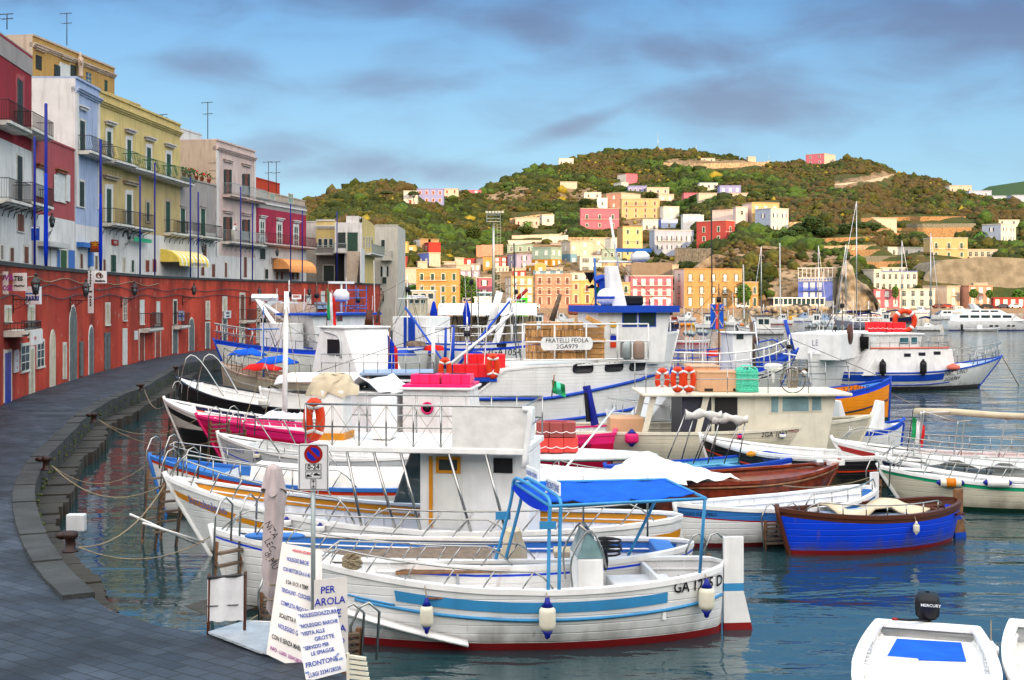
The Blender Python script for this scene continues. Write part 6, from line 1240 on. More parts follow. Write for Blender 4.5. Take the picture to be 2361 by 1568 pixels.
for (u,v0,v1,y) in ((1263,1202,1220,A.ns*1.06),(1160,1180,1198,-A.ns*1.06)):
 x=A.lx(u,y);m=MB();m.box(x-.13,x+.13,y-.012,y+.012,A.lz(x,y,v1),A.lz(x,y,v0),'cyan');m.build('arch_plate',A.T)
for s_,fr,tx,sz in ((.22,'FRONTONE','FRONTONE',.155),(.78,'NOLEGGIO','NOLEGGIO AZZURRO',.10)):
 pA=c0[3].lerp(c0[0],s_+.17);pB=c0[3].lerp(c0[0],s_-.17);sgx=1 if A.yaw > 1 else -1
 T0=thing('name_board',('lower white board reading frontone' if fr[0] == 'F' else 'rear white board reading noleggio azzurro')+' on the light blue arch','sign',A.w(pA+Vector((sgx*.19,0,.1))));oa=A.w(pA);ob_=A.w(pB);dd=(ob_-oa);dd.z=0;Lb=dd.length;yw=math.atan2(dd.y,dd.x);T0.rotation_euler=(0,0,yw)
 m=MB();m.box(0,Lb,-.01,.02,.0,.22,'white');m.build('panel',T0,bevel=.03)
 text(tx,sz,'ink_blue',T0,loc=(Lb/2,-.018,.11),rot=upright(),squash=.82 if fr[0] == 'F' else .62,thick=.002)
# steering console, windscreen, engine box, stern seats
co_=A.cab('console',1332,1392,.42,1262,1350,'white',y0=0,zb=.42,zt=1.32);xa,xb,_,zt,_=A.last;lo,hi=min(xa,xb),max(xa,xb)
m=MB();m.hexa([(hi-.02,-.4,zt),(hi,-.4,zt),(hi,.4,zt),(hi-.02,.4,zt),(hi-.16,-.36,zt+.40),(hi-.14,-.36,zt+.40),(hi-.14,.36,zt+.40),(hi-.16,.36,zt+.40)],'glasslt')
for sd_ in (1,-1): m.hexa([(lo,sd_*.41,zt),(hi,sd_*.41,zt),(hi,sd_*.42,zt),(lo,sd_*.42,zt),(lo+.02,sd_*.38,zt+.2),(hi-.15,sd_*.37,zt+.40),(hi-.15,sd_*.38,zt+.40),(lo+.02,sd_*.39,zt+.2)],'glasslt')
m.build('windscreen',co_)
m=MB();
for sd_ in (1,-1): m.tube(smooth([(hi+.08,sd_*.40,zt-.5),(hi+.10,sd_*.42,zt),(hi-.18,sd_*.38,zt+.45),(lo+.05,sd_*.42,zt+.2),(lo-.04,sd_*.42,zt-.15)],4),.018,'steel',6)
m.tube([(hi-.18,-.38,zt+.45),(hi-.18,.38,zt+.45)],.018,'steel',6);m.build('handrail',co_)
m=MB();m.lathe([(.02,0),(.17,.0),(.19,.02),(.17,.04),(.02,.04)],'black',(0,0,0),12,'x');m.v=[(x+lo-.12,y_,z+zt-.1) for x,y_,z in m.v];m.build('steering_wheel',co_)
A.cab('engine_box',1415,1560,.38,1295,1350,'white',zb=.42,zt=.88)
x=A.lx(1475,0);m=MB();m.box(A.lx(1500,0)-.06,A.lx(1500,0),-.9,.9,.42,1.0,'white');m.build('thwart',A.T);m=MB();m.box(A.lx(1610,0),A.lx(1510,0)-.1,-.62,.62,.70,.74,'ltgrey');m.build('stern_seat',A.T)
m=MB();P=[A.q(1575+18*math.cos(i*.9)+(i % 3)*4,1305+6*math.sin(i*.9),0) for i in range(34)];m.tube([Vector((p.x,p.y+.25*math.sin(i*.9),.76+.01*i/3)) for i,p in enumerate(P)],.013,'rope',4);ro=m.build('coiled_rope');ro.parent=None;ro.matrix_world=A.M;tag(ro,'tangled thin rope on the stern seat of the white gozzo','rope')
m=MB();P=[A.q(812+22*math.cos(i*1.1),1316+7*math.sin(i*1.1),0) for i in range(40)];m.tube([Vector((p.x,.2+.3*math.sin(i*1.1),A.shr(.1)+.02+.004*i)) for i,p in enumerate(P)],.016,'rope',4);ro=m.build('coiled_rope');ro.matrix_world=A.M;tag(ro,'loose grey rope coil on the foredeck of the white gozzo','rope')
m=MB();
for k in range(3): m.grid([[A.pt(t,z,A.ns,.03),A.pt(t,z-.05,A.ns,.22)] for t,z in [(.06+.3*i/14,.62-.42*i/14) for i in range(15)]],'white') if k == 0 else None
b2=m.build('bilge_board',A.T);b2.modifiers.new('s','SOLIDIFY').thickness=.04
fender(A,980,1378,1462,'small white fender with navy ends under the light blue stripe, left on the white gozzo',.105);fender(A,1262,1378,1474,'larger stained white fender with navy ends at the light blue post',.13);fender(A,1630,1335,1425,'white fender with yellowish foot over the registration number',.13)
# ---- second gozzo
B2=Boat('wooden_gozzo','white gozzo with bright blue interior band and grey planked foredeck behind the foreground one','boat',(488,1220,1.42),(1600,1252,1.15),2.7,.98,[(.10,'black'),(('s',-.14),'white'),(('s',-.10),'blue'),(('s',0),'white')],floor=.5,gun='white',inner='white',deckm='blue',foredeck=.07,full=.5,gw=.14)
B2.stripe(.02,.97,-.05,-.22,'skyb','inner_band',sides=(-B2.ns,),off=-.105)
B2.rail(.02,.62,.34,9,1,fwd=-1);B2.rail(.02,.62,.34,9,-1,fwd=-1);m=MB();tt=[.14+.44*i/12 for i in range(13)];m.grid([[B2.inn(t,.86,1),B2.inn(t,.86,0),B2.inn(t,.86,-1)] for t in tt],'deckwood',smooth=False);m.build('planked_deck',B2.T)
m=MB();lk=B2.lx(1545,0);m.box(B2.lx(1590,0)+.3,B2.lx(1505,0),-.7,.5,.5,1.12,'skyb');m.build('stern_locker',B2.T,bevel=.03)
m=MB();xs=B2.lx(1310,.1);m.tube([(xs,.1,.5),(xs,.1,.95)],.05,'alu',8);m.box(xs-.26,xs+.26,-.15,.35,.95,1.07,'c_beige');m.box(xs-.32,xs-.2,-.15,.35,1.0,1.45,'c_beige');m.build('helm_seat',B2.T,bevel=.05)
m=MB();xs=B2.lx(1183,0);P=[]
for j in range(8): z=.5+.9*j/7;P.append([(xs+(.34-.05*j*.6+.03*math.sin(i*2.3+j))*math.cos(i*math.pi/7),(.42-.02*j)*math.sin(i*math.pi/7)+.03*math.cos(i*3+j),z) for i in range(14)])
m.grid(P,'c_beige',closed=True);m.add([p for p in P[-1]],[tuple(range(14))],'c_beige');m.build('console_cover',B2.T)
for u,y in ((1345,-1.1),(1493,-1.1)): x=B2.lx(u,y);m=MB();m.tube([(x,y,.9),(x,y,2.2)],.02,'steel',6);m.build('awning_post',B2.T)
m=MB();xo=B2.lx(1400,0);
m.tube([(xo+.22*math.cos(i*.7)*(1+.1*math.sin(i)),.3+.18*math.sin(i*.7),1.0+.008*i) for i in range(40)],.02,'rubber',5);ro=m.build('coiled_hose');ro.matrix_world=B2.M;tag(ro,'black hose coil on the blue thwart behind the windscreen','hose')
for u,l in ((600,'blue oval cushion float on the foredeck of the second gozzo'),(668,'second blue oval float under the closed parasol')):
 p=B2.w(B2.pt(B2.t(u)-.0,B2.shr(.1)+.08,0));ob=MB();ob.ball((0,0,0),.28,'skyb',12,6,sy=.5,sz=.22);ob=ob.build('float_cushion');ob.location=(atz(u,1236,p.z));tag(ob,l,'cushion')
# ---- yellow-striped boat with flybridge
B3=Boat('excursion_boat','white boat with ochre yellow stripe, tall cabin and railed flying bridge','boat',(380,1098,1.68),(1575,1190,1.12),3.2,.92,[(.12,'black'),(('s',-.42),'white'),(('s',-.26),'yellow'),(('s',0),'white')],floor=.42,foredeck=.05,full=.5,gw=.16,rake=1.3,deckm='skyb',ribs=True)
B3.stripe(.01,.97,-.05,-.24,'yellow','inner_band',sides=(-B3.ns,),off=-.105);B3.rail(.01,.42,.5,8,B3.ns,fwd=-1,r=.02);B3.rail(.01,.3,.5,6,-B3.ns,r=.02);B3.rail(.44,.95,.4,9,B3.ns,fwd=-1,r=.02)
B3.text('Arcobaleno',462,1163,.30,'skyb',squash=.8,shear=.3,tilt=-.13)
cb=B3.cab('cabin',968,1220,.82,1040,1235,'white',zb=.4,zt=2.42,y0=-.1*B3.ns);xa,xb,zb_,zt,yy=B3.last
def onc(u0,u1,vt,vb,mat,name,o=.02,par=None):
 m=MB();x0,x1=B3.lx(u0,yy),B3.lx(u1,yy);y0,y1=sorted((yy,yy+B3.ns*o));m.box(min(x0,x1),max(x0,x1),y0,y1,B3.lz(x0,yy,vb),B3.lz(x0,yy,vt),mat);return m.build(name,par or cb)
onc(990,998,1052,1215,'yellow','trim_post',.04);onc(998,1068,1048,1218,'white2','door',.012);wf=onc(1006,1062,1052,1090,'yellow','window',.04);onc(1013,1055,1059,1083,'door_dk','pane',.05,wf);onc(1138,1182,1056,1090,'black','window',.02)
hf=B3.cab('wheelhouse',905,970,.6,1045,1100,'glass',f0=.35,zb=1.35,zt=2.4,y0=.1)
m=MB();dz=2.45;x0,x1=B3.lx(722,yy),B3.lx(1222,yy);lo,hi=min(x0,x1),max(x0,x1);m.box(lo,hi,-1.35,1.35,dz,dz+.12,'white');up=m.build('upper_deck',B3.T,bevel=.02)
m=MB();yn=B3.ns*1.33
for zr,r_ in ((dz+.95,.024),(dz+.5,.018)): m.tube([(lo+.03,-1.3,zr),(lo+.03,1.3,zr),(hi-.03,1.3,zr),(hi-.03,-1.3,zr)],r_,'steel',6,closed=True)
for i in range(9):
 x=lo+.03+(hi-lo-.06)*i/8
 for y in (-1.3,1.3): m.tube([(x,y,dz+.1),(x,y,dz+.95)],.019,'steel',6)
m.build('handrail',up);m=MB()
for i in range(8):
 xa_=lo+.03+(hi-lo-.06)*i/8;xb_=lo+.03+(hi-lo-.06)*(i+1)/8;m.tube([(xa_,B3.ns*1.3,dz+.12),(xb_,B3.ns*1.3,dz+.93)],.006,'rope',3);m.tube([(xa_,B3.ns*1.3,dz+.93),(xb_,B3.ns*1.3,dz+.12)],.006,'rope',3)
m.build('lacing',up)
m=MB();xq0,xq1=B3.lx(1042,yn),B3.lx(1213,yn);m.box(min(xq0,xq1),max(xq0,xq1),yn-B3.ns*.02-.01,yn-B3.ns*.02+.01,dz+.08,dz+.93,'c_tarp');m.box(min(xq0,xq1),max(xq0,xq1),min(yn*.98,yn*.55),max(yn*.98,yn*.55),dz+.86,dz+.92,'c_white');m.build('side_cloth',up)
B3.cab('deck_box',1072,1218,.5,935,965,'white',zb=dz+.12,zt=dz+.78,y0=-.3*B3.ns,parent=up)
p1=B3.cab('locker',738,790,.35,930,1000,'white',zb=dz+.14,zt=dz+1.15,y0=0,parent=up);m=MB();xa,xb,*_=B3.last;m.box(min(xa,xb)-.04,max(xa,xb)+.04,-.4,.4,dz+.12,dz+.26,'yellow');m.build('plinth',p1)
B3.cab('locker',855,900,.3,940,1000,'white',zb=dz+.14,zt=dz+1.0,y0=0,parent=up);
for k,u in enumerate((800,862,924,1035,1120)):
 m=MB();xb_=B3.lx(u+([40,55,50,55,50][k]),yn);m.tube([(B3.lx(u,yn),yn,dz),(xb_,B3.ns*1.5,.95)],.03,'steel',7);m.build('strut',up)
m=MB();m.tube(smooth([B3.q(1208,1080,yn),B3.q(1222,960,yn),B3.q(1216,945,yn),B3.q(1206,945,yn)],4),.06,'white',8);m.build('vent_pipe',up)
xl=B3.lx(745,B3.ns*.5);lifebuoy(B3.w((xl,B3.ns*1.1,dz+.62)),.36,'orange lifebuoy seen edge-on, hung on the flying bridge rail above the parking sign',squash=.36)
m=MB();P=[]
for j in range(7): P.append([( .55*math.cos(i*math.pi/8)*(1-.10*j)+.06*math.sin(i*3+j*2),.4*math.sin(i*math.pi/8)*(1-.1*j)+.05*math.cos(i*2.2+j),.36*math.sin(j/6*1.5)-.16*(j == 0)*abs(math.sin(i*1.3))) for i in range(16)])
m.grid(P,'c_beige',closed=True);m.add([q for q in P[-1]],[tuple(range(16))],'c_beige');ob=m.build('canvas_cover');ob.location=B3.w((B3.lx(768,0),0,dz+1.14));tag(ob,'crumpled beige canvas cover on top of the white locker','cover')
for u,v,l in ((655,1192,'navy cone-topped fender low on the rail of the yellow-striped boat'),(734,1206,'navy-topped fender beside the parking sign pole'),(1040,1000,'')):
 if l: fender(B3,u,v,v+26,l,.10,'white')
# ---- blue foredeck boat
B4=Boat('motor_boat','white boat with bright blue foredeck and long grey canvas dodger','boat',(345,1052,1.5),(1190,1108,1.0),2.7,.92,[(.10,'black'),(('s',-.14),'white'),(('s',-.02),'orangered'),(('s',0),'white')],floor=.4,foredeck=.22,gun='skyb',inner='white',top_='skyb',double=False,deckm='floorgrey')
B4.rail(.02,.6,.42,8,B4.ns,fwd=-1);B4.rail(.02,.5,.42,7,-B4.ns)
m=MB();ta,tb=B4.t(570),B4.t(1000);m.grid([[B4.pt(t,B4.shr(t),B4.ns,-.08),B4.pt(t,B4.shr(t)+.36,B4.ns,-.25),B4.pt(t,B4.shr(t)+.38,0)] for t in [ta+(tb-ta)*i/14 for i in range(15)]],'c_tarp');m.build('dodger',B4.T)
B4.cab('console',998,1040,.3,1010,1060,'white',zb=.4,zt=1.65);B4.stripe(.02,.97,-.03,-.2,'skyb','inner_band',sides=(-B4.ns,),off=-.09)
# ---- grey-white Daniela
B5=Boat('small_gozzo','small grey-white gozzo with white awning and a name on its bow','boat',(502,1000,1.4),(1010,1048,1.0),2.3,.9,[(.08,'blue'),(('s',-.5),'ltgrey'),(('s',-.46),'blue'),(('s',0),'ltgrey')],floor=.4)
B5.text('DANIELA II',540,1035,.20,'ink_blue',squash=.8,tilt=-.1);a_=[B5.q(592,1003,B5.ns*1.0),B5.q(728,1004,B5.ns*1.0),B5.q(742,965,-B5.ns*1.0),B5.q(640,965,-B5.ns*1.0)];z5=2.0
a_=[Vector((p.x,p.y,z5+(.12 if i > 1 else 0))) for i,p in enumerate(a_)];canopy(B5,a_,'c_white','steel',[(a_[0],B5.pt(B5.t(650),.9,B5.ns)),(a_[1],B5.pt(B5.t(730),.9,B5.ns)),(a_[3],B5.pt(B5.t(620),.9,-B5.ns))],r=.02)
fender(B5,590,1042,1060,'navy-topped fender on the side of the small white gozzo',.10,'cream');B5.rail(.25,.6,.3,4,B5.ns)
# ---- pink boat
B6=Boat('fishing_boat','long hot pink wooden fishing boat with white wheelhouse and pink porthole ring','boat',(452,958,1.55),(1422,990,1.25),3.4,1.02,[(.10,'magb'),(('s',-.30),'magb'),(('s',0),'pinkb')],floor=.45,gun='pinkb',inner='white',double=False,foredeck=.04,rake=1.2)
B6.stripe(.01,.45,-.04,-.22,'pinkb','inner_band',sides=(-B6.ns,),off=-.09);cb=B6.cab('wheelhouse',928,1098,1.05,912,1010,'white',f1=.12,zb=.45,zt=2.55,roof=(.12,'white',.08));xa,xb,zb_,zt,yy=B6.last
m=MB();p=B6.q(985,941,yy+B6.ns*.03);m.lathe([(.20,-.03),(.20,.03),(.14,.04),(.14,-.03)],'pinkb',tuple(p),20,'y');pr=m.build('porthole',cb);m=MB();m.lathe([(.14,-.01),(.001,.012)],'black',(p.x,p.y+B6.ns*.025,p.z),20,'y');m.build('pane',pr)
m=MB();m.box(min(xa,xb)+.2,max(xa,xb)-.0,-1.1,1.1,zt+.08,zt+.16,'pinkb');m.build('roof_edge',cb)
for u,l in ((985,'left hot pink rescue float on the pink boat wheelhouse roof'),(1056,'right hot pink rescue float on the pink boat wheelhouse roof')): raft(B6.w((B6.lx(u,.2),.2*B6.ns,zt+.17)),.95,.95,.30,B6.yaw,l,'raftpink')
B6.text('1340',1350,1028,.22,'black')
# ---- black hulls
B7=Boat('wooden_boat','black-bottomed white boat with navy and orange lines inside, carrying a tall white mast','boat',(378,920,1.85),(960,987,1.25),2.9,1.15,[(.9,'black'),(('s',-.42),'white2'),(('s',-.18),'black'),(('s',0),'white')],floor=.5,foredeck=.1,deckm='white2',rake=1.2)
B7.stripe(.05,.97,-.04,-.16,'navy','inner_band',sides=(-B7.ns,),off=-.09);B7.stripe(.05,.97,-.16,-.20,'orangered','inner_line',sides=(-B7.ns,),off=-.095)
m=MB();p=B7.q(655,966,0);zt7=B7.lz(p.x,0,672);m.tube([(p.x,0,.5),(p.x-.1,0,zt7)],.10,'white',10,r2=.08);m.build('mast',B7.T)
for (u,v) in ((560,975),(610,980),(700,985)): m=MB();m.tube([(p.x-.1,0,zt7-.4),B7.pt(B7.t(u),1.2,B7.ns,-.05)],.012,'rope',4);m.build('shroud',B7.T)
cb=B7.cab('cabin',722,905,.9,888,985,'c_white',zb=.5,zt=2.4,roof=(.1,'white',.06));m=MB();xa,xb,zb_,zt,yy=B7.last
for k in range(1): m.grid([[(lerp(xa,xb,i/8),lerp(-1.1,1.1,j/5),zt+.12+.10*math.sin(i*1.7+j)+.35*math.exp(-((i-5)/1.3)**2)) for i in range(9)] for j in range(6)],'c_white');m.build('tarpaulin',cb)
B8=Boat('wooden_boat','long black wooden boat with white ribbed inside, highest of the black bows at the quay','boat',(405,868,1.9),(930,958,1.3),3.0,1.25,[(.1,'black'),(('s',0),'black')],floor=.6,foredeck=.1,gun='black',inner='white',deckm='white2',rake=1.0)
fender(B8,609,914,942,'pale green-white fender against the black hull',.22,'white2','white2')
m=MB();p=B8.w(B8.pt(B8.t(608),B8.shr(.3)+.1,0));
m.tube([(0,0,0),(.5,0,.3),(.8,0,.15)],.035,'black',5);m.tube([(.25,-.35,-.1),(.5,0,.0),(.25,.35,-.1)],.045,'black',5);ob=m.build('anchor');ob.location=atz(600,905,1.35);tag(ob,'black iron anchor lying on the bow deck of the black boat','anchor')
for i,(u0,v0,u1,v1) in enumerate([(470,832,515,912),(512,830,548,905)]): wtube('bow_hoop',['left','right'][i]+' tall steel hoop at the bow of the black boat','rail',smooth([atd(u0-62,v0+80,56),atd(u0-40,v0-6,56),atd(u0-8,v0,56),atd(u1,v1,54)],3),.035,'steel',6)
# ---- excursion boat with long canopy, pale blue deck and blue platform
B22=Boat('excursion_boat','excursion boat with long white awning, pale blue roof deck and blue aft platform','boat',(600,896,1.8),(1195,905,1.6),3.4,1.4,[(.1,'blue'),(('s',0),'white')],floor=.7,foredeck=.12,gun='white')
cb=B22.cab('cabin',722,1000,1.3,872,930,'white2',zb=.7,zt=2.05,wins=[(770,800,874,890),(858,990,874,900)],wm='black');m=MB();yy=B22.ns*1.55;xa,xb=B22.lx(632,yy),B22.lx(1000,yy);lo,hi=min(xa,xb),max(xa,xb)
P=[[(lerp(hi,lo,i/12)+(0 if i else .0),lerp(-1.55,1.55,j/4),2.15+.25*math.sin(math.pi*j/4)-(.12 if i == 0 else 0)) for i in range(13)] for j in range(5)];m.grid(P,'c_white');ob=m.build('awning',B22.T);ob.modifiers.new('s','SOLIDIFY').thickness=.05
m=MB();xa,xb=B22.lx(830,1.2),B22.lx(1000,1.2);m.box(min(xa,xb),max(xa,xb),-1.3,1.6,2.42,2.5,'ice');m.build('roof_deck',B22.T)
m=MB();xa,xb=B22.lx(1031,yy),B22.lx(1146,yy);m.box(min(xa,xb),max(xa,xb),-1.5,1.5,2.15,2.3,'blue');pl=m.build('platform',B22.T);m=MB()
for u in (1040,1140): x=B22.lx(u,yy);[m.tube([(x,y,1.2),(x,y,2.2)],.05,'blue',5) for y in (-1.3,1.3)]
m.build('platform_posts',pl);m=MB();lo,hi=B22.lx(1000,yy),B22.lx(740,yy);lo,hi=min(lo,hi),max(lo,hi)
for zr in (2.9,3.25): m.tube([(lo,B22.ns*1.3,zr),(hi,B22.ns*1.3,zr)],.02,'steel',5)
for i in range(9): x=lerp(lo,hi,i/8);m.tube([(x,B22.ns*1.3,2.4),(x,B22.ns*1.3,3.25)],.018,'steel',5)
m.build('handrail',B22.T)
pb=B22.w((B22.lx(1088,yy),B22.ns*.9,2.31));raft(pb,1.5,.9,.5,B22.yaw,'front bright red rescue float on the blue platform','rafted');raft(B22.w((B22.lx(1118,0),-B22.ns*.5,2.31)),1.7,.9,.85,B22.yaw,'tall red rescue float block behind, on the blue platform','rafted')
lifebuoy(B22.w((B22.lx(1137,yy),B22.ns*1.45,2.75)),.42,'orange lifebuoy edge-on at the right end of the blue platform',squash=.4);lifebuoy(B22.w((B22.lx(1026,yy),B22.ns*1.45,2.6)),.42,'orange lifebuoy edge-on at the left end of the blue platform',squash=.4)
# ---- rusty white fishing boat with slanted wheelhouse
B9=Boat('fishing_boat','grimy white rust-streaked fishing boat with slanted white wheelhouse at the quay','boat',(512,838,2.0),(900,884,1.7),3.4,1.55,[(.1,'dkgreen'),(('s',-.42),'dirtywhite'),(('s',-.36),'white2'),(('s',0),'dirtywhite')],floor=1.0,foredeck=.1,gun='dirtywhite',inner='dirtywhite',deckm='rust')
cb=B9.cab('wheelhouse',712,838,1.2,748,850,'white',f0=.35,f1=.55,zb=1.4,zt=4.1,roof=(.12,'white',.08));m=MB();xa,xb,zb_,zt,yy=B9.last
m=MB();x=B9.lx(778,B9.ns*1.0);m.box(x-.5,x+.45,B9.ns*1.22-.03,B9.ns*1.22+.03,2.9,3.6,'black');m.build('window',cb);m=MB();m.tube(smooth([(x-.6,B9.ns*1.24,2.8),(x-.5,B9.ns*1.24,3.7),(x+.7,B9.ns*1.24,3.95)],4),.05,'ltgrey',5);m.build('hatch_cover',cb)
for i,(u,v,mt,l) in enumerate([(570,812,'c_blue','bright blue tarpaulin over the bow of the grimy fishing boat'),(605,845,'c_red','red tarpaulin on the deck of the grimy fishing boat'),(640,830,'c_blue','small blue sheet on the deck before the slanted wheelhouse')]):
 m=MB();m.grid([[(lerp(-.9,.9,a/6),lerp(-.6,.6,c/4),.35*math.sin(math.pi*a/6)*math.sin(math.pi*c/4)+.06*math.sin(a*2+c*3)) for a in range(7)] for c in range(5)],mt);ob=m.build('tarpaulin');ob.location=atd(u,v+6,66-3*i);ob.modifiers.new('s','SOLIDIFY').thickness=.03;tag(ob,l,'tarpaulin')
B9.rail(.02,.5,.9,8,1,r=.02,mid=True);B9.rail(.02,.5,.9,8,-1,r=.02,mid=True)
# ---- blue bowed trawler behind it
B10=Boat('trawler','trawler with blue-rimmed flaring bow and long rails, first at the far quay','boat',(492,783,3.0),(900,800,2.2),4.2,2.2,[(.1,'blue'),(('s',-.25),'white2'),(('s',0),'blue')],floor=1.5,gun='blue',inner='blue',rake=1.6,foredeck=.1)
B10.pulpit(.25,.95,.03,4,mid=True);B10.rail(.25,.8,.95,9,1,r=.025,mid=True);B10.rail(.25,.8,.95,9,-1,r=.025,mid=True)
B10.cab('deckhouse',655,700,1.3,735,790,'white',zb=1.5,zt=3.9)
m=MB();m.lathe([(.3,-1.6),(1.1,-1.45),(1.35,-1),(1.4,0),(1.35,1),(1.1,1.45),(.3,1.6)],'tank',(0,0,0),16,'x');ob=m.build('net_drum');ob.location=atd(675,745,84);ob.rotation_euler=(0,0,.2);tag(ob,'large beige cylindrical tank behind the white mast','tank')
m=MB();pa,pb_=atd(592,690,80),atd(648,770,79);m.tube([pa-pa,pb_-pa],.17,'white',4);m.tube([(0,0,0),atd(655,735,80)-pa],.14,'white',4);m.tube([(-.3,0,.1),(1.3,0,.1)],.22,'white',4);ob=m.build('white_gantry');ob.location=pa;tag(ob,'slanting white gantry arm left of the beige tank','gantry')
# ---- trawler with white wheelhouse and blue roof edge
B20=Boat('trawler','trawler with white wheelhouse, blue roof line and two square dark windows','boat',(650,795,2.6),(985,800,2.1),4.0,2.0,[(.1,'blue'),(('s',-.3),'white2'),(('s',0),'white')],floor=1.4,gun='blue',inner='white')
cb=B20.cab('wheelhouse',740,862,1.4,714,790,'white',f0=-.25,zb=1.4,zt=4.35,wins=[(754,766,718,737),(777,789,721,740)],frm='ltgrey',roof=(.35,'blue',.14));cb2=B20.cab('deckhouse',800,880,1.5,758,800,'white',zb=1.4,zt=3.3,wins=[(802,824,781,792)],wm='glass',roof=(.3,'skyb',.15))
m=MB();p=B20.q(787,712,0);m.tube([(p.x,0,4.4),(p.x,0,6.3)],.07,'white',6);m.box(p.x-1,p.x+1,-.1,.1,6.3,6.45,'white');m.lathe([(.3,5.2),(.5,5.3),(.5,5.7),(.3,5.95)],'white',(p.x,0,0),10);m.build('radar_mast',cb)
m=MB();p=B20.q(830,712,0)
for k in range(3): m.tube([(p.x-1.1+k*.9,-.6,4.5),(p.x-1.1+k*.9,-.6,6.2)],.035,'skyb',4);m.tube([(p.x-1.1,-.6,4.9+.5*k),(p.x+1.2,-.6,4.9+.5*k)],.03,'skyb',4)
m.build('roof_frame',cb)
# ---- Fratelli Feola
B13=Boat('trawler','big white steel trawler with blue rubbing lines and wooden fish crates on its upper deck','boat',(1563,765,4.0),(930,905,1.6),5.4,2.7,[(.1,'blue'),(('s',0),'white')],sheer=[(0,4.0),(.13,3.85),(.16,3.6),(.165,2.85),(.60,2.75),(.70,2.6),(.78,1.75),(1,1.6)],floor=1.1,aftdeck=-1,rake=1.2,rs=.1,drop=.05,bulge=.86,full=.5,gun='white',top_='white2',nst=60)
m=MB();n_=30
for z0f in ((1.45,2.35),(.5,1.0)):
 for side in (1,-1): m.tube([B13.pt(t,lerp(z0f[1],z0f[0],min(1,t/.55)) ,side,.03) for t in [.01+.97*i/n_ for i in range(n_+1)]],.07,'blue',6)
m.build('rub_rail',B13.T)
def hullport(bt,u,v,w_,h_,mat='black'):
 side=bt.ns;t=bt.t(u)
 for _ in range(4): p=bt.pt(t,2.2,side);t=.5-bt.lx(u,p.y)/bt.L
 p=bt.pt(t,2.2,side);z=bt.lz(p.x,p.y,v);sg=1 if side == 1 else -1;m=MB();P=[[bt.pt(t+sg*w_/2*(math.copysign(abs(math.cos(a))**.5,math.cos(a)))*k/bt.L,z+h_/2*math.copysign(abs(math.sin(a))**.5,math.sin(a))*k,side,o) for a in [i*math.pi/8 for i in range(16)]] for k,o in ((1.12,.0),(1.1,.03),(.95,.03),(.93,.015),(.01,.015))]
 m.grid([q+[q[0]] for q in P],mat);m.build('porthole',bt.T)
for u,v in ((1345,849),(1417,846),(1473,844)): hullport(B13,u,v,.85,.36)
wh=B13.cab('wheelhouse',1378,1532,1.35,716,792,'white',f0=.0,f1=-.12,zb=2.7,zt=4.82,wins=[(1437,1466,724,751),(1475,1510,722,751)],wm='glass',frm='blue',roof=(.0,'white',.05));xa,xb,zb_,zt,yy=B13.last;lo,hi=min(xa,xb),max(xa,xb)
m=MB();m.box(lo-.3,hi+.55,-1.7,1.7,zt+.05,zt+.32,'blue');m.build('roof',wh);B13.front_windows(wh,hi+.12,1.2,3.9,4.55,3,1,-.12)
B13.cab('deckhouse',1372,1400,1.3,760,830,'white',zb=2.7,zt=4.0);m=MB()
fn=B13.cab('funnel_mast',1412,1446,.45,628,706,'white',f0=-.07,f1=.20,zb=zt+.3,zt=zt+2.0,y0=-.3,taper=.6)
m=MB();cx0=B13.lx(1425,0);m.tube([(cx0,0,zt+2.0),(cx0-.35,0,zt+4.1)],.055,'white',7);m.tube([(cx0-.9,0,zt+2.2),(cx0+.7,0,zt+2.2)],.05,'white',5);m.box(cx0-.1,cx0+1.5,-.1,.1,zt+2.62,zt+2.78,'skyb');m.lathe([(.2,zt+2.2),(.42,zt+2.3),(.42,zt+2.5),(.25,zt+2.65)],'white',(cx0+1.0,0,0),12);m.build('radar_mast',wh)
m=MB();bx_=B13.lx(1402,0);m.tube([(bx_-.5,.3,zt+1.4),(bx_-.2,.3,zt+1.5),(bx_+.35,.3,zt+1.4)],.16,'blue',4);m.tube([(bx_,.3,zt+.3),(bx_-.1,.3,zt+1.4)],.22,'blue',4);m.build('blue_gantry',wh)
m=MB();sx_=B13.lx(1386,0);m.ball((sx_,B13.ns*.6,zt+.68),.38,'white',14,8);m.lathe([(.385,zt+.62),(.385,zt+.72)],'blue',(sx_,B13.ns*.6,0),14);m.build('satellite_dome',wh)
m=MB();m.box(B13.lx(1440,0),B13.lx(1475,0),-.5,.5,zt+.33,zt+.75,'black');m.build('roof_box',wh,bevel=.08)
for i,(u,vt,vb,sz) in enumerate([(1361,628,655,1),(1365,655,665,-1),(1390,640,665,1),(1386,668,690,-1)]):
 m=MB();o=atd(u,(vt+vb)/2,57);h=(vb-vt)*57/F;m.add([(-.28,0,h/2*sz),(.28,0,h/2*sz),(0,0,-h/2*sz),(0,.28,h/2*sz),(0,-.28,h/2*sz)],[(0,1,2),(3,4,2)],'c_black');ob=m.build('day_shape');ob.location=o;tag(ob,['upper left black cone-shaped marker hung in the trawler rigging','lower left small black marker in the trawler rigging','right black downward cone marker beside the blue gantry','lowest black upward cone marker above the satellite dome'][i],'marker')
for u,v,c_ in ((1377,638,'c_red'),(1373,660,'c_green')):
 m=MB();m.grid([[(.35*i/4,.04*math.sin(i*2),-.25*j-.12*i/4) for i in range(5)] for j in range(3)],c_);ob=m.build('flag');ob.location=atd(u,v,57.2);tag(ob,('small red' if c_ == 'c_red' else 'small green')+' flag in the big trawler rigging','flag')
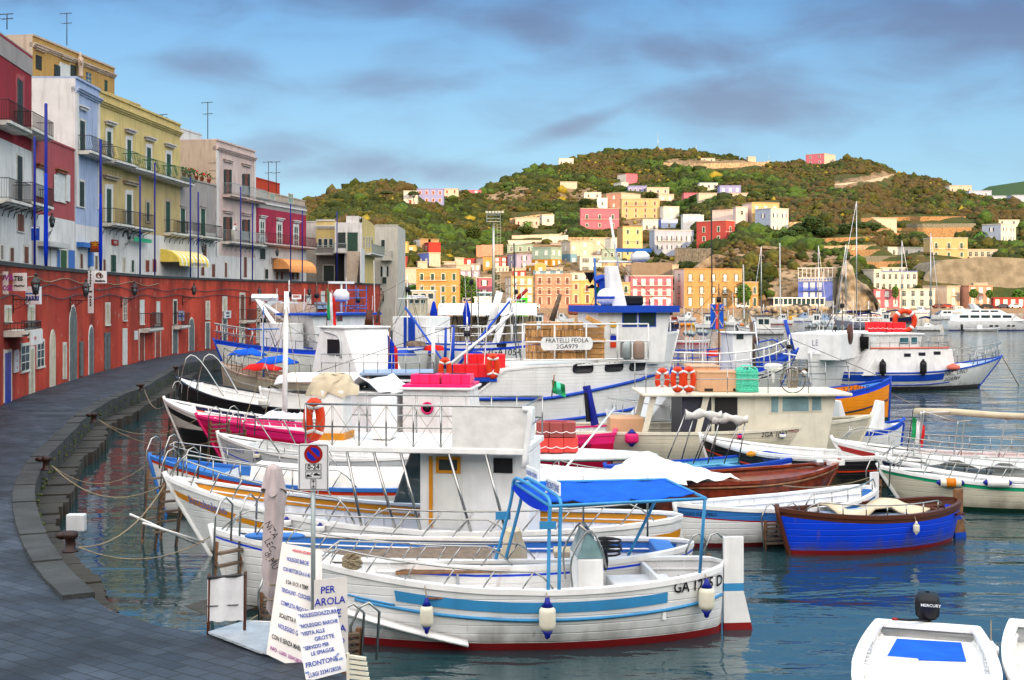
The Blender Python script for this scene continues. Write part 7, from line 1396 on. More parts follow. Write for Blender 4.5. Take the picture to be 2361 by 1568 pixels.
wtube('antenna_pole','slender pole with lamps carrying the trawler pennants','mast',[atd(1371,595,57),atd(1374,705,57)],.05,'skyb');wtube('stay_wire','stay wire from the trawler radar mast to its bow','wire',[atd(1383,560,57),atd(1535,716,57)],.012,'iron');wtube('stay_wire','stay wire from the trawler radar mast down to the crates','wire',[atd(1400,600,57),atd(1352,735,57)],.012,'iron')
# fish crates: a wall of boxes
cx0_,cx1_=1212,1396;dC=B13.w((B13.lx(1300,B13.ns*1.9),B13.ns*1.9,0)).y;zC=CAM-(829-HY)/F*dC;zT=CAM-(742-HY)/F*dC
xl_=(cx0_-CX)/F*dC;xr_=(cx1_-CX)/F*dC;nx=30;nz_=5;cnt=0
mproto=MB();cw=(xr_-xl_-.9)/nx;ch=(zT-zC)/nz_
mproto.box(-cw/2+.006,cw/2-.006,0,.5,.01,ch-.02,'crate');mproto.box(-cw/2+.012,cw/2-.012,-.012,0,ch*.12,ch*.32,'crate');mproto.box(-cw/2+.012,cw/2-.012,-.012,0,ch*.42,ch*.6,'crate');mproto.box(-cw/2+.012,cw/2-.012,-.012,0,ch*.7,ch*.88,'crate')
pr=mproto.build('fish_crate');first=True
for r_ in range(nz_):
 for i in range(nx):
  if r_ == nz_-1 and i in (6,7): continue
  o=pr if first else pr.copy()
  if not first: COL.objects.link(o)
  first=False;o.location=(xl_+cw*(i+.5)+random.uniform(-.004,.004),dC+random.uniform(-.02,.05),zC+ch*r_);o.rotation_euler=(random.uniform(-.02,.05),random.uniform(-.02,.02),0)
  tag(o,'upright wooden fish crate packed in the wall of crates behind the name board','crate','fish crates stacked on the big trawler')
for i in range(7):
 m=MB();m.box(-.42,.42,0,.5,0,.2,'crate');
 for k in range(3): m.box(-.41,.41,-.014,0,.02+k*.065,.065+k*.065,'crate')
 ob=m.build('fish_crate');ob.location=(xr_-.45+random.uniform(-.03,.03),dC+.02,zC+.22*i);
 if i == 6: ob.rotation_euler=(0,.5,0);ob.location.z += .12
 tag(ob,['lowest flat crate','second flat crate','third flat crate','fourth flat crate','fifth flat crate','sixth flat crate','tilted topmost flat crate'][i]+' in the stack at the right end of the crate wall','crate','fish crates stacked on the big trawler')
for i,u in enumerate((1443,1473)):
 m=MB();m.lathe([(.2,0),(.24,.1),(.24,.65),(.18,.75),(.1,.78)],'galv' if i == 0 else 'tank',n=12);ob=m.build('gas_bottle');ob.location=atd(u,829,dC+.4);tag(ob,('grey' if i == 0 else 'stained')+' metal canister beside the crates on the big trawler','canister')
m=MB();yy=B13.ns*2.3
def xx(u): return B13.lx(u,yy)
lo,hi=xx(1205),xx(1495);zr0=B13.lz(lo,yy,832)
for zr in (zr0+.02,zr0+.75,zr0+1.45): m.tube([(lo,yy,zr),(hi,yy,zr)],.035,'white',5)
for i in range(5): x=lerp(lo,hi,i/4)*.999;m.tube([(x,yy,zr0),(x,yy,zr0+1.45)],.035,'white',5)
m.build('handrail',B13.T)
P0=B13.w((xx(1246),yy+B13.ns*.06,0));P1=B13.w((xx(1366),yy+B13.ns*.06,0));zc=CAM-(793-HY)/F*P0.y;T0=thing('name_board','white oval-ended name board lettered Fratelli Feola on the trawler rail','sign',(P0.x,P0.y,zc),math.atan2(P1.y-P0.y,P1.x-P0.x));Lb=(P1-P0).length;hb_=.26
m=MB();m.prism([(.12,0,-hb_),(Lb-.12,0,-hb_),(Lb-.03,0,-hb_*.6),(Lb,0,0),(Lb-.03,0,hb_*.6),(Lb-.12,0,hb_),(.12,0,hb_),(.03,0,hb_*.6),(0,0,0),(.03,0,-hb_*.6)],(0,.03,0),'white');m.build('panel',T0);text('FRATELLI FEOLA',.25,'black',T0,loc=(Lb/2,-.01,.12),rot=upright(),squash=1.0);text('2GA979',.25,'black',T0,loc=(Lb/2,-.01,-.12),rot=upright(),squash=1.1)
m=MB();m.lathe([(.55,0),(.62,.1),(.62,.48),(.58,.5),(.5,.5),(.5,.4),(.01,.4)],'terracotta',n=20,sy=.8);ob=m.build('tub');ob.scale=(1,1,1);ob.location=atd(1340,726,60);tag(ob,'large brick red tub behind the crates of the big trawler','tub')
ty=thing('tyre_fender','black tyre hung on the side of the big white trawler','fender',atd(1206,913,53.5));m=MB();m.tube([(.28*math.cos(a),0,.28*math.sin(a)) for a in [i*math.pi/9 for i in range(18)]],.095,'rubber',8,closed=True);m.build('tyre',ty)
# ---- boats right of centre
B14=Boat('fishing_boat','cream fishing boat with long open wheelhouse and roof loaded with boxes, numbered on the bow','boat',(2010,958,1.6),(1232,985,1.25),3.3,1.2,[(.1,'hullred'),(('s',0),'cream')],floor=.5,foredeck=.14,gun='cream',inner='cream',deckm='floorgrey',double=False,rake=.9)
B14.text('2GA 1062',1785,1001,.24,'black',squash=.9);B14.text('PONZA 2',1832,993,.13,'red',squash=.9);B14.text('Awalleryou',1875,1008,.32,'red',squash=.8,shear=.35,tilt=.06)
cb=B14.cab('wheelhouse',1640,1905,1.15,905,990,'cream',f1=-.18,zb=.5,zt=2.35,wins=[(1778,1794,914,950),(1804,1864,914,948),(1872,1893,914,946)],wm='glasslt',frm='cream');xa,xb,zb_,zt,yy=B14.last
m=MB();lo,hi=sorted((B14.lx(1480,yy),B14.lx(1960,yy)));m.box(lo,hi,-1.45,1.45,zt,zt+.10,'cream');rf=m.build('roof',B14.T,bevel=.03)
for u in (1500,1622):
 for y in (-1.2,1.2): m=MB();x=B14.lx(u,B14.ns*1.2);m.hexa([(x-.3,y-.04,1.1),(x-.12,y-.04,1.1),(x-.12,y+.04,1.1),(x-.3,y+.04,1.1),(x,y-.04,zt),(x+.2,y-.04,zt),(x+.2,y+.04,zt),(x,y+.04,zt)],'cream');m.build('roof_post',rf)
m=MB();x0,x1=sorted((B14.lx(1648,yy),B14.lx(1700,yy)));m.box(x0,x1,yy-.01,yy+.01,1.2,2.3,'dark');
o=m.build('doorway',cb);o.location=(0,B14.ns*.015,0)
m=MB();m.box(B14.lx(1560,0),B14.lx(1640,0),-1.1,1.1,.9,zt,'dkgrey');m.build('bulkhead',cb)
m=MB();
for zr in (zt+.55,zt+.95): m.tube([(lo+.1,B14.ns*1.38,zr),(hi-.1,B14.ns*1.38,zr)],.016,'steel',5);m.tube([(lo+.1,-B14.ns*1.38,zr),(hi-.1,-B14.ns*1.38,zr)],.016,'steel',5)
for i in range(6): x=lerp(lo+.1,hi-.1,i/5);[m.tube([(x,y,zt+.1),(x,y,zt+.95)],.016,'steel',5) for y in (-1.38,1.38)]
m.build('handrail',rf)
def boxthing(bt,u0,u1,y,hy,z0,z1_,mat,name,label,cat,bev=.04,slots=False):
 xa,xb=sorted((bt.lx(u0,y+bt.ns*hy),bt.lx(u1,y+bt.ns*hy)));T=thing(name,label,cat,bt.w(((xa+xb)/2,y,z0)),bt.yaw);m=MB();L=xb-xa;m.box(-L/2,L/2,-hy,hy,0,z1_-z0,mat);m.build('body',T,bevel=bev);m=MB();m.box(-L/2-.02,L/2+.02,-hy-.02,hy+.02,z1_-z0-.06,z1_-z0+.02,mat);m.build('lid',T,bevel=.02)
 if slots:
  for q in (-.3,.3): m=MB();m.box(L*q-.14,L*q+.14,bt.ns*hy-.005+0,bt.ns*hy+.005,.03,.12,'dark');m.build('slot',T)
 return T
boxthing(B14,1592,1660,-.2*B14.ns,.6,zt+.1,zt+.92,'beigeb','fish_tub','tall beige plastic fish tub behind the lifebuoys on the cream boat roof','tub');boxthing(B14,1612,1722,.35*B14.ns,.5,zt+.1,zt+.76,'beigeb','fish_tub','wide beige plastic fish tub with forklift slots on the cream boat roof','tub',slots=True)
for u,l in ((1562,'left orange lifebuoy on the cream boat roof rail'),(1588,'right orange lifebuoy on the cream boat roof rail')): lifebuoy(B14.w((B14.lx(u,B14.ns*1.4),B14.ns*1.42,zt+.55)),.34,l,squash=.42)
lifebuoy(atd(1527,876,45),.34,'orange lifebuoy on the rail at the back of the cream boat',squash=.5)
m=MB()
for k in range(13): r_=.36+.012*math.sin(k*2);m.tube([(r_*math.cos(a),r_*math.sin(a),.045+k*.055) for a in [i*math.pi/9 for i in range(18)]],.033,'ropeg',5,closed=True)
for k in range(5): m.tube(smooth([(.34*math.cos(k*1.3),.34*math.sin(k*1.3),.72),(.1*math.sin(k),.1,.84),(-.34*math.cos(k*1.3+.4),-.34*math.sin(k*1.3+.4),.74)],4),.033,'ropeg',5)
ob=m.build('rope_coil');ob.location=B14.w((B14.lx(1722,B14.ns*.8),B14.ns*.75,zt+.1));tag(ob,'tall coil of mint green rope on the cream boat roof','rope')
m=MB();m.lathe([(.15,0),(.3,.05),(.32,.14),(.25,.22),(.01,.24)],'white',n=14);m.tube([(0,0,-.4),(0,0,0)],.04,'white',6);ob=m.build('radar_dome');ob.location=B14.w((B14.lx(1783,0),0,zt+.75));tag(ob,'flat white radar dome over the cream boat roof','radar')
m=MB();m.tube([(.4*math.cos(a),0,.4*math.sin(a)) for a in [i*math.pi/10 for i in range(20)]],.018,'oldwood',5,closed=True)
for i in range(6): m.tube([(-.2+.08*i,.02,.36),(-.12+.05*i,.06,-.25)],.02,'rope',4)
ob=m.build('hoop_net');ob.location=B14.w((B14.lx(1828,B14.ns*1.3),B14.ns*1.3,zt+.5));tag(ob,'brown hoop net standing on the right of the cream boat roof','net')
fender(B14,1456,990,1030,'round hot pink buoy fender on the cream boat side',.22,'pinkb','polblue');fender(B14,1707,1000,1014,'small pink and navy fender right on the cream boat',.09,'pinkb');fender(B14,1807,998,1012,'navy cone fender under the cream boat bow',.11,'white')
lc=B14.cab('side_box',1408,1485,.6,948,985,'beigeb',zb=.9,zt=1.62,y0=B14.ns*.2)
m=MB();m.tube([B14.q(1352,890,0),B14.q(1372,980,0)],.13,'polblue',4);m.tube([B14.q(1352,890,0),B14.q(1358,972,0)],.10,'black',4);ob=m.build('folding_crane');ob.matrix_world=B14.M;tag(ob,'folded navy blue deck crane arm left of the cream boat cabin','crane')
# little grey cabin boat behind
B14b=Boat('motor_boat','grey cabin boat with raked windscreen squeezed behind the cream fishing boat','boat',(1400,950,1.5),(1740,960,1.2),2.6,1.2,[(.1,'navy'),(('s',0),'ltgrey')],aftdeck=-1,gun='ltgrey',top_='white2',double=False);B14b.cab('cabin',1490,1620,.95,915,955,'ltgrey',f0=.9,f1=0,zb=1.2,zt=2.1,wins=[(1570,1600,924,945)],roof=(.1,'white2',.06),wm='glass');B14b.pulpit(.5,.5,.02,5)
# ---- orange boat, white-blue boat, Nettuno, blue trawler
B15=Boat('fishing_boat','bright orange fishing boat with blue rim behind the cream boat','boat',(2052,873,2.0),(1720,902,1.5),3.0,1.45,[(.35,'dkgreen'),(('s',-.22),'orange'),(('s',0),'blue')],floor=.9,gun='blue',inner='orange',rake=.1,foredeck=.2,top_='skyb');B15.text('2 GA 014 D',1972,897,.32,'black',squash=.85,tilt=.06);B15.rub(.02,.97,-.85,.035,'navy')
B16=Boat('small_gozzo','small white boat with blue rim and two white box consoles before the orange boat','boat',(2083,968,1.15),(1890,985,.95),2.0,.85,[(.1,'blue'),(('s',-.14),'white'),(('s',0),'blue')],floor=.4,gun='blue',rake=.2);B16.cab('console',1935,1968,.4,925,980,'white',zb=.4,zt=1.9,f1=.3);B16.cab('console',2012,2040,.3,930,975,'white',zb=.6,zt=1.85,f0=.3)
B17=Boat('fishing_boat','white fishing boat with blue side band, black fenders and raised bow pointing right','boat',(2310,822,1.85),(1872,856,1.1),4.0,1.05,[(.22,'navy'),(('s',0),'white')],floor=.8,foredeck=.18,gun='blue',inner='white',rake=1.9,top_='ice');B17.stripe(B17.t(1885),B17.t(2178),-.12,-.50,'blue',off=.02);B17.rub(B17.t(1885),B17.t(2200),-.72,.03,'blue');B17.text('NETTUNO',2205,859,.34,'black',squash=1.1,tilt=.08);B17.text('2GA964',2200,873,.34,'black',squash=1.1,tilt=.08)
up_=B17.cab('deckhouse',1990,2205,1.75,803,856,'white',f0=.75,f1=.12,zb=.9,zt=2.4,taper=.92,wins=[(2088,2100,817,821),(2122,2134,815,819),(2157,2169,813,817)],wm='black');xa,xb,zb_,zt,yy=B17.last
cb=B17.cab('wheelhouse',2022,2121,1.2,771,805,'white',f1=-.2,zb=2.4,zt=3.25,wins=[(2073,2094,779,793),(2101,2114,778,793)],wm='glassb',frm='white',roof=(.1,'white',.08))
for u,l in ((2035,'left long black fender on the white boat with blue band'),(2129,'right long black fender on the white boat with blue band')): fender(B17,u,828,868,l,.20,'black','black')
fender(B17,2200,838,856,'round orange-pink buoy at the shoulder of the white boat with blue band',.38,'salm','salm');B17.pulpit(.22,.85,.03,4,mid=True)
m=MB();lo,hi=sorted((B17.lx(2010,yy),B17.lx(2190,yy)));
for zr in (2.8,3.2): m.tube([(lo,B17.ns*1.55,zr),(hi,B17.ns*1.55,zr)],.022,'steel',5)
for i in range(9): x=lerp(lo,hi,i/8);m.tube([(x,B17.ns*1.55,2.4),(x,B17.ns*1.55,3.2)],.02,'steel',5)
m.tube([(lo,B17.ns*1.6,2.48),(hi,B17.ns*1.6,2.48)],.07,'salm',6);m.build('handrail',up_)
m=MB();m.lathe([(.5,0),(.55,.7),(.5,.72),(.02,.7)],'c_black',n=10);ob=m.build('black_bin');ob.location=B17.w((B17.lx(2005,0),.3,2.4));tag(ob,'black barrel-like bag left of the wheelhouse with teal windows','barrel')
wtube('mooring_line','anchor line running from the right-pointing bow down into the water','rope',[B17.w((B17.L/2,0,1.9)),atz(2349,889,0)],.03,'rope')
B18=Boat('trawler','blue and white trawler with blue deck and white rails, bow pointing right','boat',(1840,806,2.7),(1470,845,1.9),4.2,1.75,[(.1,'blue'),(('s',-.72),'white2'),(('s',-.64),'navy'),(('s',-.52),'white2'),(('s',-.44),'navy'),(('s',-.3),'white2'),(('s',0),'blue')],floor=1.2,gun='blue',inner='blue',deckm='blue',rake=1.6,foredeck=.08)
for sd_ in (1,-1): B18.rail(.05,.92,.85,9,sd_,r=.04,mat='white' if sd_ == B18.ns else 'blue',mid=True)
m=MB();m.tube([B18.q(1830,812,0),B18.q(1810,738,0)],.10,'blue',6);m.build('mast',B18.T);m=MB();m.tube([B18.q(1742,870,-1),B18.q(1732,742,-1)],.09,'oldwood',6);m.tube([B18.q(1755,870,-1),B18.q(1740,742,-1)],.05,'alu',6);m.build('mast',B18.T)
m=MB();m.lathe([(.6,0),(.7,.25),(.72,.3),(.6,.3),(.55,.1),(.01,.1)],'rubber',n=16,sy=.6);ob=m.build('black_basin');ob.location=B18.w((B18.lx(1620,B18.ns),B18.ns*1.2,1.75));tag(ob,'large black oval basin on the deck of the blue trawler','basin')
cb=B18.cab('wheelhouse',1690,1735,.9,765,800,'white',zb=1.2,zt=3.6,y0=-.6,wins=[(1700,1712,770,780)],roof=(.15,'white',.08))
# ---- mid-left 2GA1054
B19=Boat('trawler','white trawler numbered on a high blue-lined bow behind the slanted derricks','boat',(1340,768,3.1),(930,788,2.3),4.6,2.3,[(.1,'blue'),(('s',-.45),'white'),(('s',-.28),'blue'),(('s',0),'white')],floor=1.5,gun='blue',inner='white',rake=1.8);B19.text('2GA1054',1170,812,.62,'black');hullport(B19,1157,796,.6,.25)
for sd_ in (1,-1): B19.rail(.1,.9,1.1,10,sd_,r=.035,mat='white',mid=True)
cb=B19.cab('deckhouse',905,983,1.6,726,775,'white',zb=1.6,zt=4.1);xa,xb,zb_,zt,yy=B19.last;m=MB();x0,x1=sorted((B19.lx(931,yy),B19.lx(957,yy)));m.box(x0,x1,yy-.03,yy+.03,zb_+.2,zt-.05,'blue');m.build('door',cb)
# derricks and gantries
def spar(u0,v0,d0,u1,v1,d1,r,mat,label,name='derrick',cat='derrick',r2=None):
 a,c=atd(u0,v0,d0),atd(u1,v1,d1);m=MB();m.tube([(0,0,0),c-a],r,mat,6,r2=r2 or r*.7);ob=m.build(name);ob.location=a;tag(ob,label,cat)
spar(1035,843,60,1182,722,62,.085,'white','long white derrick boom slanting up to the right above the red floats');spar(1050,850,62,1175,695,64,.075,'blue','long blue derrick boom beside the white one');spar(935,710,72,1018,828,62,.075,'blue','blue derrick boom slanting down to the right');spar(1042,870,62,1045,750,62,.13,'blue','thick blue post left of the red floats','post','post');spar(1026,850,63,1028,755,63,.09,'blue','thinner blue post beside the thick one','post','post')
spar(999,855,58,999,755,58,.11,'white','white post before the blue posts','post','post');spar(1140,800,88,1176,690,90,.26,'white','thick white gantry leg behind the derricks','gantry','gantry',.2);spar(1130,760,92,1152,672,92,.36,'white','broad white trawler funnel mast left of the gantry','gantry','gantry',.28);spar(1186,695,90,1216,667,90,.18,'red','red crane tip above the far white gantry','crane','crane',.12)
spar(1272,740,70,1292,678,70,.18,'oldwood','brown inclined chute left of the brick red tub','chute','chute');spar(868,745,75,883,672,75,.10,'oldwood','brown leaning mast with lamps beside the last pale house','mast','mast');spar(850,760,76,852,715,76,.3,'rust','rusty short post on the trawler left of the flag','post','post',.2)
T0=thing('deck_crane','dark red folded deck crane with white lettering','crane',atd(864,842,70));m=MB();m.hexa([(-.25,-.2,0),(.25,-.2,0),(.25,.2,0),(-.25,.2,0),(-.5,-.2,1.0),(.35,-.2,1.0),(.35,.2,1.0),(-.5,.2,1.0)],'red');m.hexa([(-.5,-.2,1.0),(.35,-.2,1.0),(.35,.2,1.0),(-.5,.2,1.0),(-.35,-.2,1.35),(.1,-.2,1.45),(.1,.2,1.45),(-.35,.2,1.35)],'red');m.build('arm',T0);m=MB();m.tube([(.0,0,1.2),(-.7,0,1.1),(-.8,0,.2)],.09,'black',6);m.build('hose',T0);text('FASSI',.26,'white',T0,loc=(-.08,-.215,1.15),rot=upright(),thick=.01)
# big white awning on the far pontoon
T0=thing('marquee','long white tent awning with dark supports on the pontoon behind the trawlers','awning',atd(1012,745,125));k=125/F;L=225*k;m=MB();m.grid([[(L*i/12,lerp(-2,3,j/4),1.35+.55*math.sin(math.pi*j/4)+(-.55 if j == 0 else 0)) for i in range(13)] for j in range(5)],'c_white');m.build('canopy',T0)
for i in range(9): m=MB();x=L*(i+.5)/9;m.tube([(x-.6,-.5,-2),(x,-.5,1.3)],.07,'oldwood',4);m.tube([(x+.6,-.5,-2),(x,-.5,1.3)],.07,'oldwood',4);m.build('trestle',T0)
m=MB();m.box(0,L,-2,3,-2.4,-2.2,'oldwood');m.box(0,L,2.6,2.7,-2.2,.6,'c_beige');m.build('floor',T0)
for u,l in ((1000,'closed dark blue parasol left of the white tent awning'),(1076,'closed dark blue parasol in front of the white tent awning')):
 T0=thing('parasol',l,'parasol',atd(u,765,95));m=MB();m.tube([(0,0,-1),(0,0,2.2)],.04,'wood',5);m.build('pole',T0);m=MB();m.lathe([(.28,.2),(.24,1.0),(.3,1.3),(.12,2.1),(.02,2.25)],'c_blued',n=9);m.build('canopy',T0)
# ---- right group
B23=Boat('wooden_boat','long white boat with red rim and steel rails running off the right edge','boat',(1917,1012,1.3),(2600,1050,.95),2.4,.82,[(.3,'black'),(('s',-.34),'white'),(('s',-.16),'red'),(('s',0),'white')],floor=.4,foredeck=.3,gun='white',inner='white',rake=1.3,top_='white2',deckm='red');B23.rail(.03,.9,.45,12,B23.ns,fwd=-1);B23.rail(.03,.9,.45,12,-B23.ns)
B24=Boat('motor_boat','navy hulled boat with grey tarp and bent rails between the red-rimmed and green-rimmed boats','boat',(2022,1052,1.08),(2640,1100,.85),2.3,.78,[(.25,'black'),(('s',-.1),'navy'),(('s',0),'white')],floor=.4,foredeck=.45,gun='white',inner='white',rake=1.0,top_='white2');B24.rail(.02,.9,.42,11,B24.ns,fwd=-1);B24.rail(.02,.9,.42,11,-B24.ns)
m=MB();m.grid([[B24.pt(.18+.45*i/12,B24.shr(.4)+.12+.14*math.sin(i*1.3)*math.sin(j)+.15,(j-2)/2.4) for i in range(13)] for j in range(5)],'c_grey');m.build('tarpaulin',B24.T)
B25=Boat('motor_boat','cream boat with mint green rim lying at the right edge','boat',(2024,1076,1.02),(2640,1112,.72),2.3,.72,[(.12,'dkgreen'),(('s',-.15),'cream'),(('s',-.02),'greenrim'),(('s',0),'white')],floor=.35,foredeck=.4,gun='white',inner='white',rake=.9,top_='ltgrey');B25.rail(.05,.85,.42,9,B25.ns,fwd=-1);B25.rail(.05,.85,.42,9,-B25.ns)
for u,v,l,mt in ((2190,1113,'white and orange fender lying along the green-rimmed boat','cream'),(2296,1113,'white fender with navy ends lying along the green-rimmed boat','white')):
 p=B25.w(B25.pt(B25.t(u),B25.shr(.4)-.08,B25.ns,.13));T0=thing('fender',l,'fender',(p.x,p.y,CAM-(v-HY)/F*p.y),B25.yaw);m=MB();m.lathe([(.1,-.26),(.12,-.2),(.12,.2),(.1,.26)],mt,n=12,ax='x')
 if mt == 'cream': m.lathe([(.123,-.12),(.123,.12)],'orange',n=12,ax='x')
 m.build('body',T0);m=MB();m.lathe([(.02,-.36),(.09,-.27)],'polblue',n=12,ax='x');m.build('end_cap',T0);m=MB();m.lathe([(.09,.27),(.02,.36)],'polblue',n=12,ax='x');m.build('end_cap',T0)
m=MB();pts=[atd(2110,948,39),atd(2200,950,38),atd(2300,958,38),atd(2400,962,38)];m.tube([p-pts[0] for p in pts],.10,'c_beige',7);ob=m.build('furled_awning');ob.location=pts[0];tag(ob,'furled beige awning carried on thin steel poles at the right edge','awning')
for i,(u0,v0,u1,v1,u2,v2) in enumerate([(2120,1052,2124,952,2200,950),(2118,1040,2130,950,2200,972),(2195,1080,2208,972,2240,970),(2215,1060,2225,950,2320,965),(2300,1065,2318,968,2330,968)]): wtube('awning_pole',['first from left','second from left','third from left','fourth from left','rightmost'][i]+' thin bent steel pole under the furled beige awning','pole',smooth([atd(u0,v0,38),atd(u1,v1+6,38),atd(u1+3,v1,38),atd(u2,v2,38)],3),.02,'alu',5)
T0=thing('flag','small Italian flag with crest drooping from a staff at the right','flag',atd(2090,1052,39));m=MB();m.tube([(0,0,0),(.22,0,1.5)],.015,'iron',5);m.build('staff',T0)
for k,c_ in enumerate(('c_green','c_white','c_red')): m=MB();m.grid([[(.2+.12*k+.12*i/2+.03*j/5-.02*j,.04*math.sin(j*1.4+k),1.2-.13*j-.1*k-.05*i) for i in range(3)] for j in range(6)],c_);m.build('stripe',T0)
BB=Boat('wooden_gozzo','bright blue gozzo with varnished brown gunwale floating free at the right','boat',(1792,1174,1.0),(2200,1150,.9),1.95,.80,[(.10,'hullred'),(('s',-.14),'blue'),(('s',0),'rust')],floor=.45,gun='rust',inner='rust',deckm='ice',full=.45,rs=.2,rake=.45,foredeck=.0,ribs=True)
BB.rail(.10,.80,.22,7,BB.ns);BB.rudder(.28,.22,('wood','blue','blue'));m=MB();x0,x1=sorted((BB.lx(1920,0),BB.lx(2060,0)));m.box(x0,x1,-.5,.5,.45,.78,'ice');m.build('engine_cover',BB.T,bevel=.03)
m=MB();m.grid([[(lerp(x0-.6,x1-.1,i/10),lerp(-.6,.5,j/4),.84+.14*math.sin(i*.8)*math.sin(j*.9+1)+.03*math.sin(i*3)) for i in range(11)] for j in range(5)],'c_beige');ob=m.build('canvas_sheet');ob.matrix_world=BB.M;ob.modifiers.new('s','SOLIDIFY').thickness=.04;tag(ob,'folded beige canvas lying across the blue gozzo','cover')
for u in (2130,2165): m=MB();x=BB.lx(u,0);m.box(x-.12,x+.12,-.7,.7,.66,.70,'rust');m.build('thwart',BB.T)
fender(BB,2113,1202,1234,'small cream fender hanging on the blue gozzo',.07,'cream','cream')
BW=Boat('wooden_gozzo','white gozzo with blue and red stripes and lettered bow left of the blue one','boat',(1556,1162,.98),(2008,1122,1.0),2.1,.80,[(.10,'maroon'),(('s',-.27),'white'),(('s',-.24),'red'),(('s',-.06),'skyb'),(('s',0),'white')],floor=.4,gun='white',inner='white',deckm='ice',full=.45,foredeck=.12,rake=.3)
BW.text('NOLEGGIO AZZURRO',1598,1185,.11,'black',squash=.8,tilt=-.04);BW.rudder(.26,.34,('white','skyb','hullred'));BW.rail(.5,.97,.3,5,BW.ns)
BM=Boat('runabout','varnished mahogany runabout with white winch at its bow','boat',(1935,1066,1.05),(1500,1110,.85),2.2,.85,[(.08,'hullred'),(('s',0),'mahog')],aftdeck=-1,gun='mahog',top_='mahog',rake=.9,foredeck=.9,drop=.1,full=.5)
m=MB();p=BM.q(1918,1062,0);m.lathe([(.05,0),(.12,.02),(.12,.14),(.03,.18)],'alu',(p.x-.4,0,1.0),8);m.box(p.x-.1,p.x+.35,-.1,.1,.98,1.12,'white');m.build('anchor_winch',BM.T);BM.rub(.01,.98,-.12,.03,'wood')
m=MB();P=[]
for j in range(8): P.append([(lerp(-1.5,1.5,i/16)+.04*math.sin(j*2+i),lerp(-1.0,1.0,j/7),(.38+.3*math.exp(-((i-4)/2.5)**2))*math.sin(math.pi*j/7)**.6*math.sin(math.pi*min(1,(i+1)/14))**.5+.05*math.sin(i*1.9+j*1.3)) for i in range(17)])
m.grid(P,'c_tarp');ob=m.build('boat_cover');ob.matrix_world=BM.M @ Matrix.Translation((BM.lx(1545,0),0,.95));tag(ob,'crumpled white cover heaped over the stern of the mahogany runabout','cover')
BC=Boat('rowing_boat','small open boat with cyan interior and blue rim numbered on its square stern','boat',(1395,1075,.85),(1803,1048,.85),1.9,.72,[(.05,'blue'),(('s',-.12),'white'),(('s',0),'blue')],floor=.3,gun='blue',inner='cyan2',deckm='cyan2',double=False,foredeck=.1);BC.text('2GA017D',1778,1063,.20,'blue',squash=.8)
for u in (1500,1600,1700): m=MB();x=BC.lx(u,0);m.box(x-.14,x+.14,-.75,.75,.55,.59,'cyan2');m.build('thwart',BC.T)
BK=Boat('wooden_boat','black boat with white sheer and orange line beside the cyan open boat','boat',(1615,1004,1.25),(2060,1050,.95),2.2,.88,[(('s',-.42),'black'),(('s',-.38),'orangered'),(('s',-.10),'black'),(('s',0),'white')],floor=.4,gun='white',inner='white',deckm='white2',foredeck=.25);fender(BK,1730,1040,1054,'ochre yellow fender laid against the black boat',.14,'yellow','yellow')
BN=Boat('motor_boat','sleek boat with navy hull and white deck under the pale oval awning','boat',(1235,1072,1.0),(1650,1105,.8),2.1,.75,[(.05,'black'),(('s',-.14),'navy'),(('s',0),'white')],aftdeck=-1,gun='white',top_='white',foredeck=.9);BN.rail(.1,.8,.3,6,BN.ns)
# pale oval awning with fading red floats, and the white tarpaulin behind the blue awning
m=MB();cen=atd(1290,1050,38.5);P=[[(2.9*r_*math.cos(a)*(1 if math.cos(a) > 0 else .55),1.15*r_*math.sin(a),.16*(1-r_*r_)) for a in [i*math.pi/16 for i in range(33)]] for r_ in (0.001,.5,.85,1)];m.grid(P,'c_white');m.tube([p for p in P[-1]],.025,'galv',5);T0=thing('sun_awning','flat oval-ended white sun awning carrying two faded red floats','awning',cen);ob=m.build('canopy',T0);ob.modifiers.new('s','SOLIDIFY').thickness=.03
for x in (-1.2,0,1.3): m=MB();m.tube([(x,-.9,-1.4),(x+.2,-.9,0)],.025,'steel',5);m.tube([(x,.9,-1.4),(x+.2,.9,0)],.025,'steel',5);m.build('post',T0)
pr_=cen+Vector((-.12,-.3,.17));raft(pr_,1.28,.9,.42,0,'lower bright red rescue float strapped on the oval awning','raftfade');raft(pr_+Vector((.0,0,.44)),1.15,.85,.42,0,'upper faded maroon rescue float strapped on the oval awning','raftold')
T0=thing('boat_cover','large white tarpaulin tent stretched between the flying bridge boat and the mahogany runabout','cover',atd(1330,1105,29.5));m=MB();m.grid([[(lerp(-1.9,2.4,i/18),lerp(-.8,.9,j/6),.28*math.sin(math.pi*j/6)*(.6+.5*math.exp(-((i-6)/2)**2)+.4*math.exp(-((i-14)/2)**2))+.02*math.sin(i*2.7+j)) for i in range(19)] for j in range(7)],'c_tarp');m.build('canopy',T0)
